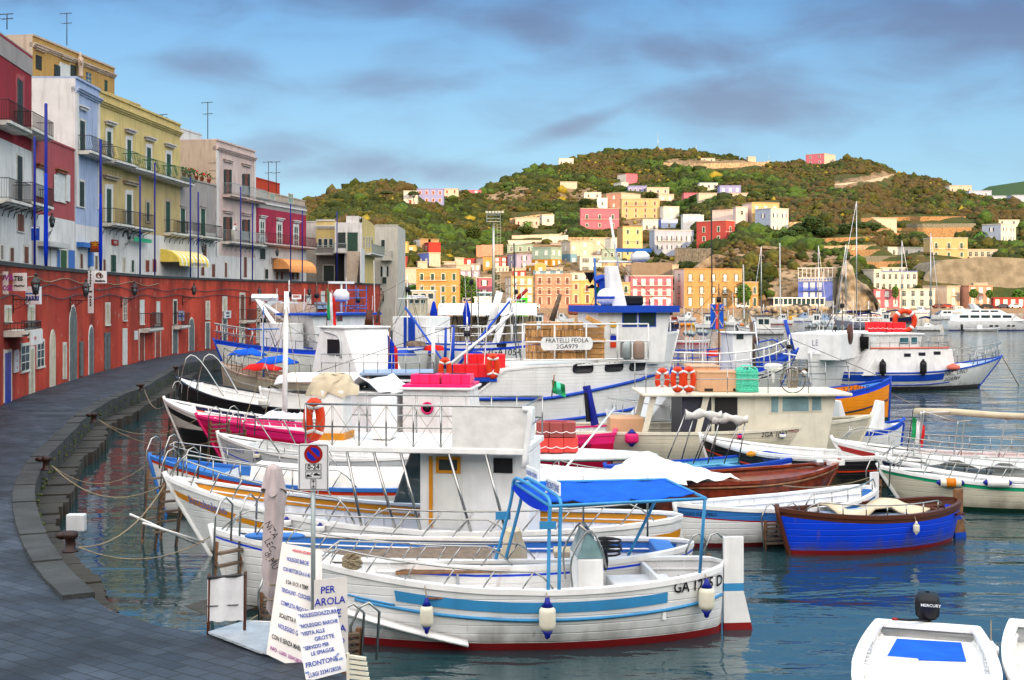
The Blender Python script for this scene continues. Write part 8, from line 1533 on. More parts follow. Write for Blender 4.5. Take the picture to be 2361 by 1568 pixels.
# ---- foreground dinghies
def dinghy(u0,u1,label,motor):
 # stern (far end) at v 1440, bow towards and below the camera
 S0=atz(u0,1436,.55);bow=S0+Vector((-1.7,-5.2,0))
 bt=Boat.__new__(Boat);
 pu=CX+bow.x/bow.y*F;pv=HY+(CAM-.62)*F/bow.y;su=CX+S0.x/S0.y*F;sv=HY+(CAM-.52)*F/S0.y
 bt.__init__('dinghy',label,'boat',(pu,pv,.62),(su,sv,.52),1.9,.50,[(.05,'white2'),(('s',0),'white')],floor=.22,gun='white',inner='white',deckm='white2',double=False,foredeck=.42,bulge=.7,tk=.55,gw=.14,ribs=True,drop=.0)
 return bt
D1=dinghy(2138,0,'white plastic dinghy with blue floor panel and black outboard in the bottom right',True);D2=dinghy(2450,0,'second white dinghy cut off by the bottom right corner',False)
L_=D1.L;m=MB();m.box(-L_*.46,L_*.08,-.84,.84,.3,.36,'white');dk=m.build('deck',D1.T,bevel=.02);P=[D1.Mi @ atz(u,v,.366) for u,v in ((2068,1474),(2216,1483),(2228,1526),(2042,1520))];m=MB();m.prism(P,(0,0,.012),'c_blue');m.build('floor_panel',D1.T)
for sd_ in (1,-1):
 for k in range(12): m=MB();x=-L_*.44+k*.2;m.box(x,x+.05,sd_*.80-.03,sd_*.80+.03,.36,.50,'ltgrey');m.build('rib',D1.T)
c_=D1.Mi @ atz(2112,1556,.55);m=MB();m.grid([[(c_.x+lerp(-.28,.40,i/8),lerp(-.82,.82,j/10),.50+.10*math.sin(math.pi*min(1,i/5))+.03*math.sin(i*2+j*1.7)+.02*math.sin(j*3)) for i in range(9)] for j in range(11)],'c_tarp');ob=m.build('folded_cover');ob.matrix_world=D1.M;ob.modifiers.new('s','SOLIDIFY').thickness=.06;tag(ob,'folded white cover lying over the bow seat of the dinghy','cover')
c_=D1.Mi @ atz(2045,1530,.45);m=MB();m.box(c_.x-.35,c_.x+.2,c_.y-.3,c_.y+.42,.42,.47,'c_grey');ob=m.build('seat_cushion',None,bevel=.03);ob.matrix_world=D1.M;tag(ob,'flat grey cushion beside the folded cover in the dinghy','cushion')
T0=thing('outboard_motor','black outboard motor with grey stripe and tiller on the dinghy stern','outboard motor',D1.w((-L_/2-.12,0,.45)),D1.yaw);T0.scale=(1,1.05,.88);m=MB()
P=[]
for j,(w0,l0,z) in enumerate([(.12,.14,.15),(.17,.21,.22),(.18,.23,.40),(.175,.23,.50),(.14,.19,.58),(.03,.05,.61)]): P.append([(-.06+l0*math.copysign(abs(math.cos(a))**.6,math.cos(a)),w0*math.copysign(abs(math.sin(a))**.6,math.sin(a)),z) for a in [i*math.pi/8 for i in range(16)]])
m.grid(P,'black',closed=True);m.add(P[0],[tuple(range(16))],'black');m.build('cowling',T0);m=MB();m.box(-.14,.06,-.06,.06,-.6,.18,'black');m.lathe([(.03,-.25),(.09,-.1),(.02,.1)],'black',(-.05,0,-.6),8,'x');m.build('leg',T0);m=MB();m.box(.05,.14,-.12,.12,-.12,.08,'dkgrey');m.box(.1,.13,-.14,-.10,-.2,.0,'dkgrey');m.build('clamp',T0);m=MB();m.tube([(.1,.0,.16),(.35,-.25,.2),(.5,-.42,.24)],.022,'black',6);m.tube([(.5,-.42,.24),(.55,-.47,.25)],.026,'red',6);m.build('tiller',T0)
text('MERCURY',.075,'white',T0,fn=lambda x,y: (.178+.0-.06+.05,-.02-x*.9+.05,.42+y+x*.1)) if False else None
text('MERCURY',.07,'white',T0,loc=(.175,.05,.43),rot=Matrix.Rotation(R(90),3,'Z') @ Matrix.Rotation(R(90),3,'X'),squash=.9,thick=.001)
fender(None,2285,1478,1524,'white fender between the two dinghies',.11,'white','white',d=18.7)
# ---- masts and far boats
def mini(kind,u,v,lpx,label,mats=('white','white','blue'),yaw=0.0,hpx=None,mast=None,name=None,flip=1,boom=True):
 c=atz(u,v,0);d=c.y;k=d/F;L=lpx*k;nm=name or {'sail': 'sailing_yacht','cruiser': 'motor_cruiser','open': 'rowing_boat','fish': 'fishing_boat','rib': 'inflatable_boat','yacht': 'motor_yacht'}[kind]
 beam=max(L*.32,1.3) if L < 12 else L*.24;fb={'open': .5,'rib': .55,'sail': 1.0,'cruiser': 1.1,'fish': 1.1,'yacht': 1.15}[kind]*min(1.3,max(.7,L/8))
 bx_,sx_=c.x+flip*L/2*math.cos(yaw),c.x-flip*L/2*math.cos(yaw);by,sy=d+flip*L/2*math.sin(yaw),d-flip*L/2*math.sin(yaw);zb,zs_=fb*1.35,fb
 f=lambda x,y,z: (CX+x/y*F,HY+(CAM-z)*F/y,z)
 bt=Boat(nm,label,'boat',f(bx_,by,zb),f(sx_,sy,zs_),beam,fb*.95,[(.12,mats[2]),(('s',-.15*fb),mats[0]),(('s',0),mats[2] if kind in ('fish','open') else mats[0])],floor=fb*.5,aftdeck=-1 if kind in ('sail','cruiser','yacht') else 0,gun=mats[0] if kind != 'rib' else 'ltgrey',inner=mats[1],double=kind in ('open','fish'),ribs=False,rake=L*.1,nst=14,foredeck=.2,top_=mats[1],gw=.12 if kind != 'rib' else .3)
 ns=bt.ns
 def hbox(x0,x1,w_,z0,z1_,mat,sl0=0,sl1=0,wn=0,name='cabin',wmat='glass',par=None):
  m=MB();m.hexa([(x0*L,-w_,z0),(x1*L,-w_,z0),(x1*L,w_,z0),(x0*L,w_,z0),(x0*L+sl0,-w_*.88,z1_),(x1*L-sl1,-w_*.88,z1_),(x1*L-sl1,w_*.88,z1_),(x0*L+sl0,w_*.88,z1_)],mat);ob=m.build(name,par or bt.T)
  for i in range(wn):
   m=MB();a,c_=x0*L+sl0+.15+(x1*L-x0*L-sl0-sl1-.3)*(i+.1)/wn,x0*L+sl0+.15+(x1*L-x0*L-sl0-sl1-.3)*(i+.9)/wn;h=z1_-z0;zl,zh=z0+h*.45,z0+h*.8;yy=w_*.95+.02;m.box(a,c_,-yy,yy,zl,zh,wmat);m.build('window',ob)
  return ob
 if kind == 'cruiser': ob=hbox(-.25,.22,beam*.36,fb,fb+1.2,mats[1],.2,1.0,2);m=MB();m.hexa([(.22*L-.9,-beam*.3,fb+1.0),(.24*L,-beam*.33,fb+.3),(.24*L,beam*.33,fb+.3),(.22*L-.9,beam*.3,fb+1.0),(.22*L-.95,-beam*.3,fb+1.15),(.25*L,-beam*.33,fb+.35),(.25*L,beam*.33,fb+.35),(.22*L-.95,beam*.3,fb+1.15)],'glass');m.build('windscreen',ob);m=MB();m.tube([(-.3*L,-beam*.3,fb),(-.28*L,-beam*.3,fb+2),(-.28*L,beam*.3,fb+2),(-.3*L,beam*.3,fb)],.05,'white',5);m.build('roll_bar',bt.T);bt.pulpit(.4,.6,.03,3)
 if kind == 'yacht':
  a=hbox(-.42,.28,beam*.42,fb,fb+1.15,mats[1],.3,1.6,5);b_=hbox(-.30,.12,beam*.36,fb+1.15,fb+1.8,mats[1],.4,1.2,3);m=MB();m.hexa([(-.2*L,-beam*.3,fb+1.8),(-.14*L,-beam*.3,fb+1.8),(-.14*L,beam*.3,fb+1.8),(-.2*L,beam*.3,fb+1.8),(-.24*L,-beam*.26,fb+2.7),(-.21*L,-beam*.26,fb+2.7),(-.21*L,beam*.26,fb+2.7),(-.24*L,beam*.26,fb+2.7)],'white');m.build('radar_arch',bt.T);bt.pulpit(.35,.8,.04,5)
  for q in (.3,.36,.5,.56): hullport(bt,CX+(bt.w(bt.pt(q,fb*.5,ns))).x/(bt.w(bt.pt(q,fb*.5,ns))).y*F,HY+(CAM-fb*.5)*F/(bt.w(bt.pt(q,fb*.5,ns))).y,.5,.25)
 if kind == 'fish':
  ob=hbox(-.18,.12,beam*.28,fb*.6,fb+1.7,mats[1],0,.1,2);m=MB();m.box(-.2*L,.15*L,-beam*.32,beam*.32,fb+1.7,fb+1.8,mats[2]);m.build('roof',ob);m=MB();m.tube([(-.05*L,0,fb+1.8),(-.05*L,0,fb+3.4)],.05,'white',5);m.tube([(-.05*L,-.6,fb+3),(-.05*L,.6,fb+3)],.03,'white',4);m.build('mast',bt.T);bt.pulpit(.35,.6,.03,3,mid=True)
 if kind == 'sail':
  hbox(-.15,.22,beam*.28,fb,fb+.5,mats[1],.2,.8,3);mh=mast or L*1.2;m=MB();m.tube([(.08*L,0,fb),(.08*L,0,fb+mh)],.10,'alu',7,r2=.07);mo=m.build('mast',bt.T)
  m=MB();[m.tube([(.08*L,-s_,fb+mh*q),(.08*L,s_,fb+mh*q)],.03,'alu',4) for q,s_ in ((.4,beam*.35),(.7,beam*.25))];[m.tube([(.08*L,0,fb+mh*.98),(.08*L,sd_*beam*.35,fb+mh*.4),(.08*L,sd_*beam*.45,fb)],.015,'iron',3) for sd_ in (1,-1)];m.tube([(.08*L,0,fb+mh),(.48*L,0,zb)],.04,'c_white',5);m.tube([(.08*L,0,fb+mh),(-.48*L,0,zs_)],.015,'iron',3);m.build('rigging',mo)
  if boom: m=MB();m.tube([(.06*L,0,fb+1.3),(-.12*L,0,fb+1.5),(-.36*L,0,fb+1.25)],.2,mats[2] if mats[2] in ('c_navy','c_black','c_beige') else 'c_navy',7,r2=.10);m.build('furled_sail',bt.T)
  bt.pulpit(.3,.6,.03,3)
 if kind == 'rib': m=MB();m.box(-.5*L-.3,-.5*L,-.15,.15,fb*.2,fb+.7,'black');m.build('outboard',bt.T);hbox(-.1,.02,.3,fb*.5,fb+.6,'white',name='console')
 if kind == 'open':
  for q in (-.2,.1): m=MB();m.box(q*L-.12,q*L+.12,-beam*.42,beam*.42,fb*.75,fb*.8,mats[1]);m.build('thwart',bt.T)
 return bt
mini('sail',2141,763,62,'white sailing yacht with black stripe, mast at the right quarter',('white','white','black'),mast=14.5,flip=1)
mini('sail',1985,758,125,'long grey sailing yacht carrying the tallest mast',('grey','white2','navy'),mast=20,flip=-1);mini('sail',1955,742,56,'sailing yacht with navy boom cover before the white rock',('white','white','navy'),mast=15.5,flip=-1);mini('sail',1883,735,50,'white sailing yacht moored before the blue hotel',('white','white2','navy'),mast=16.5);mini('sail',1760,742,58,'sailing yacht with blue furled jib left of the blue hotel',('white','white','blue'),mast=15,flip=-1);mini('sail',2073,742,80,'dark wooden sailing boat with varnished brown mast',('navy','wood','maroon'),mast=16)
mini('yacht',2290,762,222,'large white motor yacht with sweeping superstructure at the right edge',flip=1);mini('cruiser',2176,738,74,'white motor cruiser with dark windscreen behind the large yacht',('white','white','navy'),flip=-1);mini('rib',2262,764,84,'grey inflatable tender with black outboard beside the large yacht',('ltgrey','white','ltgrey'))
FL=[('cruiser',1583,741,44,'white rounded cruiser with oval window near the yellow boom'),('fish',1630,758,60,'white fishing boat with a row of fenders left of the blue trawler'),('open',1680,737,42,'yellow rowing boat along the far boulders'),('open',1655,735,22,'green and ochre rowing boat beside the yellow one'),('open',1642,733,14,'tiny blue rowing boat left of the ochre one'),('open',1825,732,22,'yellow rowing boat below the restaurant pavilion'),
('fish',1755,772,110,'white trawler with pale mast behind the blue trawler'),('cruiser',1800,748,56,'white cabin cruiser with blue top below the pavilion'),('fish',1880,756,56,'small white fishing boat with a wooden post'),('cruiser',1850,742,46,'grey-hooded cruiser among the moored boats'),('cruiser',1940,734,50,'white cruiser with blue windscreen before the pinnacle'),('fish',2040,752,56,'dark-sailed small boat with red float left of the white yacht'),('cruiser',2030,728,44,'small white cruiser behind the tallest mast'),('cruiser',2085,726,40,'small white cruiser before the pale pink house'),('cruiser',2125,722,40,'small cruiser before the white quayside house'),
('open',1595,793,84,'white skiff with crimson rim beyond the blue trawler'),('fish',1240,760,70,'white fishing boat left of the brick red tub'),('cruiser',1300,745,50,'white cruiser behind the crates of the big trawler'),('fish',1100,782,110,'white trawler deck boat between the blue derricks'),('open',1210,738,40,'pale rowing boat behind the white gantry'),('cruiser',1545,760,40,'dark blue cruiser right of the trawler bow'),('cruiser',1690,752,40,'white cruiser right of the fenders boat'),('rib',1725,764,44,'grey inflatable between two fishing boats'),('open',1560,735,26,'red rowing boat on the far shore'),('cruiser',1905,748,44,'dark-hooded motor boat by the grey sailing yacht'),('open',1985,728,30,'pale wooden boat at the foot of the pinnacle'),('cruiser',2215,722,46,'white sport cruiser behind the large yacht, right of the cruiser'),('fish',1395,735,46,'pale fishing boat behind the trawler wheelhouse'),('open',1500,730,36,'white rowing boat before the bright pink house'),('cruiser',1450,728,40,'small white cruiser before the wide yellow house')]
CM=[('white','white','blue'),('white','white2','navy'),('white','ltgrey','red'),('ltgrey','white','navy'),('white','ice','blue')]
for i,(k_,u,v,l,lab) in enumerate(FL):
 mt=CM[i % 5]
 if 'yellow' in lab and k_ == 'open': mt=('brightyel','brightyel','yellow')
 if 'green and' in lab: mt=('yellow','yellow','dkgreen')
 if 'tiny blue' in lab: mt=('skyb','skyb','blue')
 if 'red rowing' in lab: mt=('red','maroon','red')
 if 'crimson' in lab: mt=('white','white','magb')
 if 'dark blue' in lab: mt=('navy','navy','blue')
 mini(k_,u,v,l,lab,mt,flip=random.choice((1,-1)),yaw=random.uniform(-.2,.2))
BCH=Boat('trawler','white trawler with salmon booms, yellow floats and a round rusty hatch behind the blue-banded boat','boat',(1870,815,2.3),(2030,800,2.0),4.2,1.9,[(.1,'navy'),(('s',0),'white')],floor=1.2,gun='white',inner='skyb',aftdeck=-1,top_='skyb');cb=BCH.cab('wheelhouse',1938,2008,1.5,752,800,'white',zb=1.9,zt=3.4);xa,xb,zb_,zt,yy=BCH.last;m=MB();p=BCH.q(1960,770,yy);m.lathe([(.62,-.05),(.6,.05),(.001,.06)] if BCH.ns > 0 else [(.62,.05),(.6,-.05),(.001,-.06)],'rust',tuple(p),18,'y');m.build('hatch',cb);BCH.text('MICHELE',1905,792,.5,'grey')
spar(1845,792,88,1995,787,88,.16,'salm','long salmon pink boom over the trawler with floats','boom','boom',.16);spar(1870,778,90,1960,776,90,.14,'salm','shorter salmon pink boom above the long one','boom','boom',.14)
random.seed(3)
for i in range(16):
 m=MB();m.ball((0,0,0),.32,['brightyel','orange','white','salm'][i % 4],9,6);ob=m.build('net_float');ob.location=atd(1862+i*5.5,812+random.uniform(-8,10),80);tag(ob,'small round net float heaped on the deck left of the blue-banded boat','float','net floats heaped on the trawler')
for u,v,r_,mt,l in ((1742,784,9,'rust','large brown round buoy on the white trawler'),(1833,853,7,'white2','white round buoy under the blue trawler bow'),(1853,862,8,'white2','second white round buoy near the blue-banded hull'),(1960,790,0,'','')):
 if l: m=MB();m.ball((0,0,0),r_*70/F,mt,12,8);ob=m.build('buoy');ob.location=atd(u,v,70);tag(ob,l,'buoy')
for i,(u,v,l) in enumerate([(2020,757,'red life raft canister on the wheelhouse roof with teal windows'),(2062,758,'red float block right of the canister on the same roof')]): raft(atd(u,v+8,80),1.2,.8,.6,0,l,'rafted')
lifebuoy(atd(2086,740,82),.62,'big orange lifebuoy standing above the red floats')
T0=thing('floating_boom','long orange and yellow floating barrier along the pontoon','barrier',atz(1527,752,0));dB=T0.location.y
for i in range(14): m=MB();x=i*(190/14)*dB/F;m.lathe([(.05,x),(.3,x+.1),(.3,x+.9*190/14*dB/F-.1),(.05,x+.9*190/14*dB/F)],'orange' if i % 5 else 'brightyel',(0,0,.25),8,'x');m.build('segment',T0)
T0=thing('union_flag','purple and blue cross-patterned banner on the white fishing boat with fenders','flag',atd(1638,754,148));m=MB();m.box(0,1.5,-.02,.02,-.2,2.6,'c_blue');m.build('cloth',T0);m=MB();m.tube([(.1,-.02,.0),(1.4,-.02,2.4)],.08,'c_pinkgrey',4);m.tube([(.1,-.02,2.4),(1.4,-.02,.0)],.08,'c_pinkgrey',4);m.box(.6,.9,-.06,-.02,-.2,2.6,'raftfade');m.build('cross',T0)
# flag poles, whips and stays among the fishing boats
for i,(u,vt,vb,d) in enumerate([(1581,762,812,71),(1590,763,815,71),(1597,764,818,71),(1613,760,826,70),(1619,760,828,70),(1627,761,830,70),(1869,745,812,81),(1884,742,815,81),(1898,738,818,81),(1914,748,815,81),(1928,752,812,81),(1943,750,808,81)]):
 p=atd(u,vb,d);H=(vb-vt)*d/F;T0=thing('flag_buoy_pole','thin pole with a pale diamond radar reflector stacked upright on a fishing boat','pole',p,0,'reflector poles standing on the fishing boats');m=MB();m.tube([(0,0,0),(0,0,H)],.025,'white2',4);m.build('pole',T0);m=MB();m.lathe([(.01,H-.35),(.2,H-.15),(.01,H+.05)],'galv',n=4);m.build('reflector',T0)
for i,(u,vt,vb,d,l) in enumerate([(1104,640,760,95,'whip antenna left of the broad white funnel mast'),(1004,655,760,96,'thin white whip mast above the white tent awning'),(1018,660,770,93,'second thin whip mast right of the first over the tent awning'),(1187,560,690,60,'dark whip antenna before the mint green house'),(864,600,720,85,'thin aerial before the last pale house'),(800,640,700,84,'short whip antenna beside the left trawler radar'),(1642,480,700,160,'dark blue mast left of the blue hotel yachts'),(1800,560,735,165,'thin white mast before the brown cliff'),(1716,610,735,165,'thin grey mast before the street tree'),(1500,690,800,63,'whip antenna on the trawler bow')]): wtube('whip_antenna' if vt > 600 else 'thin_mast',l,'antenna',[atd(u,vb,d),atd(u-2,vt,d)],.03 if d < 120 else .08,'white2' if i % 3 else 'iron',4)
for i,(a,c_,l) in enumerate([((1182,722,62),(1050,850,60),'lower rigging wire of the white derrick boom'),((1182,722,62),(999,760,60),'upper rigging wire from the white derrick tip to the white post'),((1175,695,64),(1205,835,60),'wire hanging from the blue derrick tip to the crate deck'),((1180,700,64),(1195,860,57),'second wire from the blue derrick tip down to the hull'),((935,710,72),(865,790,75),'wire from the left blue derrick tip'),((1190,700,64),(1190,930,53),'long wire down to the trawler tyre'),((1184,722,62),(1218,925,53),'wire from the white derrick to the gangway wheel')]): wtube('rigging_wire',l,'wire',sag(atd(*a),atd(*c_),.15,6),.018,'iron',4)
for i,(u,v,mt,l) in enumerate([(1000,800,'c_red','red bundle between the blue posts'),(930,812,'blue','blue drum on the deck left of the blue posts'),(957,790,'oldwood','brown net heap beside the blue drum'),(1090,815,'c_blued','dark blue net heap below the derrick booms'),(1640,812,'c_red','red float cluster on the blue trawler deck'),(1700,800,'rust','brown net pile on the blue trawler deck'),]):
 d=64 if u < 1300 else 72;m=MB();rr=random.uniform(.4,.6);m.grid([[(rr*math.cos(a)*(1+.2*math.sin(a*3+i)),rr*.8*math.sin(a),0) for a in [k*math.pi/6 for k in range(12)]],[(rr*.85*math.cos(a)*(1+.15*math.sin(a*4)),rr*.7*math.sin(a),rr*.35+.08*math.sin(a*5)) for a in [k*math.pi/6 for k in range(12)]],[(rr*.3*math.cos(a),rr*.25*math.sin(a),rr*.5) for a in [k*math.pi/6 for k in range(12)]]],mt,closed=True);ob=m.build('gear_heap' if mt not in ('blue','skyb') else 'drum');ob.location=atd(u,v+8,d);tag(ob,l,'fishing gear')
def rig(bt,q,h,mat='white',net='c_green'):
 x=bt.L*q;z=bt.floor;m=MB();m.tube([(x,0,z),(x,0,z+h)],.045,mat,6,r2=.03);m.tube([(x,-.9,z+h*.72),(x,.9,z+h*.72)],.035,mat,4);m.lathe([(.14,z+h*.8),(.14,z+h*.86)],'black',(x,0,0),8);mo=m.build('mast',bt.T)
 for a in ((bt.L*.47,0,bt.zb),(-bt.L*.46,0,bt.zs),(x,bt.B*.45,bt.zm),(x,-bt.B*.45,bt.zm)): m=MB();m.tube([(x,0,z+h*.95),a],.014,'iron',3);m.build('stay',mo)
 for dx,dy in ((-.6,.5),(.8,-.4)): m=MB();m.tube([(x+dx,dy,z+1),(x+dx-.2,dy,z+h*.9)],.02,'white2',4);m.build('antenna',bt.T)
 m=MB()
 for i in range(26): m.ball((x-1.6+random.gauss(0,.5),random.gauss(0,.4),z+.15+random.random()*.4),random.uniform(.10,.24),random.choice((net,net,'rope','oldwood')),6,4,sz=.6)
 m.build('heaped_net',bt.T);m=MB()
 for k in range(5): m.tube([(x+1.2+.3*math.cos(a),.3+.3*math.sin(a),z+.1+k*.05) for a in [i*.7 for i in range(9)]],.03,random.choice(('rope','orange','skyb')),4,closed=True)
 m.build('rope_coil',bt.T)
for a in ((B10,.1,5,'white','c_green'),(B10,-.3,4.5,'skyb','oldwood'),(B20,.28,5,'oldwood','c_green'),(B20,-.35,5.5,'white','c_blued'),(B9,.22,4,'skyb','oldwood'),(B19,.15,5.2,'white','c_green'),(B19,-.1,6,'oldwood','c_red'),(B18,.0,5,'oldwood','c_blued'),(B18,-.3,4.2,'white','rust'),(BCH,.1,4.5,'oldwood','c_yel'),(BCH,-.3,4,'white','c_orange'),(B22,-.3,4,'white','c_beige'),(B17,-.38,3.4,'oldwood','c_orange'),(B15,-.2,3,'white','c_green')): rig(*a)
def flag3(u,v,d,h,w_,cols,label,vert=True):
 T0=thing('flag',label,'flag',atd(u,v,d));m=MB();m.tube([(0,0,-h*1.3),(.1,0,.2)],.025,'wood',5);m.build('staff',T0)
 for k,c_ in enumerate(cols): m=MB();m.grid([[(w_*(k+i/2)/3+.1*j/6*w_,.06*math.sin(j+k*2),-h*j/6-.35*h*(k+i/2)/3) for i in range(3)] for j in range(7)],c_);m.build('stripe',T0)
flag3(753,664,75,1.7,.5,('c_green','c_white','c_red'),'long Italian flag drooping before the left trawler windows');flag3(893,770,56,1.9,.45,('c_blued','c_blued','c_red'),'long dark blue flag hanging before the folded red crane');flag3(1272,876,50,.5,.5,('c_green','c_mint','c_green'),'torn green pennant on a leaning pole before the big trawler');flag3(842,882,44,.6,.3,('c_green','c_white','c_red'),'tiny Italian flag behind the beige canvas cover')
g_=thing('signboard','red and white issimo sign beside the head of the white mast','sign',atd(673,690,44.5));m=MB();m.box(0,.32,-.02,.02,0,.16,'white');m.build('panel',g_);text('ISSIMO',.1,'red',g_,loc=(.16,-.025,.09),rot=upright(),squash=.75,thick=.004)
yb=B20.ns*1.42;xq=B20.lx(849,yb)
for i,c_ in enumerate(('brightyel','black','blue2','white')): m=MB();m.box(xq-.28,xq+.28,yb-.03,yb+.03,3.7-i*.42,4.05-i*.42,c_);m.build('code_flag',B20.T)
yb=B13.ns*1.38;xq=B13.lx(1414,yb)
for i,c_ in enumerate(('brightyel','white','blue2','orangered')): m=MB();m.box(xq-.12,xq+.12,yb-.03,yb+.03,4.25-i*.28,4.47-i*.28,c_);m.build('code_flag',B13.T)
# ------------------------------------------------------------ things on the near quay
dS=12.75*3000/2295
T0=thing('parking_sign','no-parking sign panel with tow-away plate on a galvanised post','road sign',atd(722,1520,16.6));T0.location.z=1.0;gx,gy=T0.location.x,T0.location.y
k=gy/F;zt=CAM-(1022-HY)*k-1;zb=CAM-(1130-HY)*k-1;wS=71*k;cxs=(724-722)*k
m=MB();m.tube([(0,0,-.1),(0,0,zt-.1)],.030,'galv',10);m.build('post',T0)
m=MB();m.prism([(cxs+sx_*(wS/2-o1),-.05,z) for sx_,o1,z in [(-1,.03,zb),(1,.03,zb),(1,0,zb+.03),(1,0,zt-.03),(1,.03,zt),(-1,.03,zt),(-1,0,zt-.03),(-1,0,zb+.03)]],(0,.012,0),'board');pn=m.build('panel',T0)
def disc(r,y,mat,zc,xc=cxs,n=32): m=MB();m.add([(xc+r*math.cos(i*2*math.pi/n),y,zc+r*math.sin(i*2*math.pi/n)) for i in range(n)],[tuple(range(n))],mat);return m
zc=zt-24*k;m=disc(.118,-.054,'red',zc)
for mm in (disc(.083,-.056,'blue2',zc),): m.add(mm.v,mm.f,'blue2')
m.add([(cxs-.083,-.058,zc+.055),(cxs-.055,-.058,zc+.083),(cxs+.083,-.058,zc-.055),(cxs+.055,-.058,zc-.083)],[(0,1,2,3)],'red');m.build('roundel',pn)
def frame(x0,x1,z0,z1_,t_=.005):
 m=MB()
 for a in ((x0,x1,z0,z0+t_),(x0,x1,z1_-t_,z1_),(x0,x0+t_,z0,z1_),(x1-t_,x1,z0,z1_)): m.box(a[0],a[1],-.056,-.051,a[2],a[3],'black')
 return m
m=frame(cxs-wS/2+.015,cxs+wS/2-.015,zb+.015,zt-.015);m.build('border',pn)
z1a=zt-46*k;m=frame(cxs-.1,cxs+.1,z1a-.085,z1a);m.build('border',pn);text('0-24',.085,'black',pn,loc=(cxs,-.055,z1a-.043),rot=upright(),thick=.002)
z2=z1a-.10;m=frame(cxs-.1,cxs+.1,z2-.085,z2);m.prism([(cxs+.0,-.055,z2-.05),(cxs+.09,-.055,z2-.05),(cxs+.085,-.055,z2-.035),(cxs+.06,-.055,z2-.03),(cxs+.045,-.055,z2-.018),(cxs+.02,-.055,z2-.02),(cxs+.005,-.055,z2-.035)],(0,.002,0),'black');m.prism([(cxs-.09,-.055,z2-.065),(cxs-.02,-.055,z2-.065),(cxs-.02,-.055,z2-.055),(cxs-.05,-.055,z2-.052),(cxs-.055,-.055,z2-.035),(cxs-.075,-.055,z2-.035),(cxs-.09,-.055,z2-.052)],(0,.002,0),'black');m.tube([(cxs-.05,-.056,z2-.05),(cxs-.01,-.056,z2-.02)],.003,'black',4);m.build('tow_symbol',pn)
z3=z2-.10;m=frame(cxs-.035,cxs+.035,zb+.03,z3);zm_=(zb+.03+z3)/2;h3=(z3-zb-.03)/2
for sg in (1,-1): m.prism([(cxs-.022,-.055,zm_+sg*(h3*.45)),(cxs,-.055,zm_+sg*h3*.88),(cxs+.022,-.055,zm_+sg*h3*.45),(cxs,-.055,zm_+sg*h3*.6)],(0,.002,0),'black');m.box(cxs-.004,cxs+.004,-.056,-.053,zm_+min(sg*h3*.1,sg*h3*.7),zm_+max(sg*h3*.1,sg*h3*.7),'black')
m.build('arrow_symbol',pn)
# leaning rental boards
def lboard(tl,tr,br,bl,d0,d1,zfoot,label,mat,lines,name='rental_board',th=.02,cat='notice board',frame_=None):
 """board standing on the quay: four photo corners with depths d0 (foot) and d1 (top)"""
 a,b_,c,d=atd(*bl,d0),atd(*br,d0),atd(*tr,d1),atd(*tl,d1)
 o=a.copy();T=thing(name,label,cat,o);ex=(b_-a);W0=ex.length;ez=(d-a);H0=ez.length;nrm=ex.cross(ez).normalized();
 if nrm.y > 0: nrm=-nrm
 P=[p-o for p in (a,b_,c,d)];m=MB()
 for o_ in (0,-th): m.grid([[P[0].lerp(P[1],i/8).lerp(P[3].lerp(P[2],i/8),j/8)+nrm*o_ for i in range(9)] for j in range(9)],mat,smooth=False)
 m.add([P[0],P[1],P[2],P[3]]+[p-nrm*th for p in P],[(0,1,5,4),(1,2,6,5),(2,3,7,6),(3,0,4,7)],mat);m.build('panel',T)
 for s,fx_,fz_,sz,ink,*ex_ in lines:
  sq=ex_[0] if ex_ else .75;al=ex_[1] if len(ex_) > 1 else 'LEFT'
  def fn(x,y,fx_=fx_,fz_=fz_):
   u_=fx_+x/W0;v_=fz_+y/H0;p=P[0].lerp(P[1],u_).lerp(P[3].lerp(P[2],u_),v_);return p+nrm*.009
  text(s,sz*H0,ink,T,fn=fn,squash=sq,align=al,thick=.0015)
 return T,P,nrm,W0,H0
lb=lboard((650,1252),(742,1268),(745,1572),(614,1508),16.25,17.0,1.0,'tall grey-white rental board with blue and black lettering leaning behind the post','banner',
 [('NOLEGGIO AZZURRO',.28,.95,.030,'ink_red',.8),('NOLEGGIO BARCHE',.16,.865,.050,'ink_blue',.62),('CON MOTORI DA 6 A 40 CV',.10,.77,.050,'ink_blue',.60),('E DA 10 CV. 4 TEMPI',.20,.665,.048,'ink_black',.62),('TENDALINO - CUSCINERIA',.12,.585,.050,'ink_blue',.60),('COMPLETA FRIGO BOX',.14,.475,.052,'ink_blue',.60),('SCALETTA POPPA',.14,.365,.052,'ink_black',.62),('NOLEGGIO GOZZI',.14,.275,.054,'ink_blue',.62),('CON E SENZA MARINAIO',.05,.165,.054,'ink_black',.60),('INFO - LUIGI  3334128326',.05,.065,.040,'ink_purple',.7)])
bn=lboard((724,1338),(800,1330),(803,1508),(724,1520),16.5,16.5,1.0,'white cloth banner with bright blue capital letters stretched behind the small board','banner',[('PER',.20,.86,.125,'blue2',.95),('AROLA',.02,.71,.135,'blue2',.92),('VONE',.02,.54,.135,'blue2',.95),('LA',.62,.34,.13,'blue2',.95),('O',.74,.18,.10,'blue2',.9)],name='cloth_banner',cat='banner',th=.01)
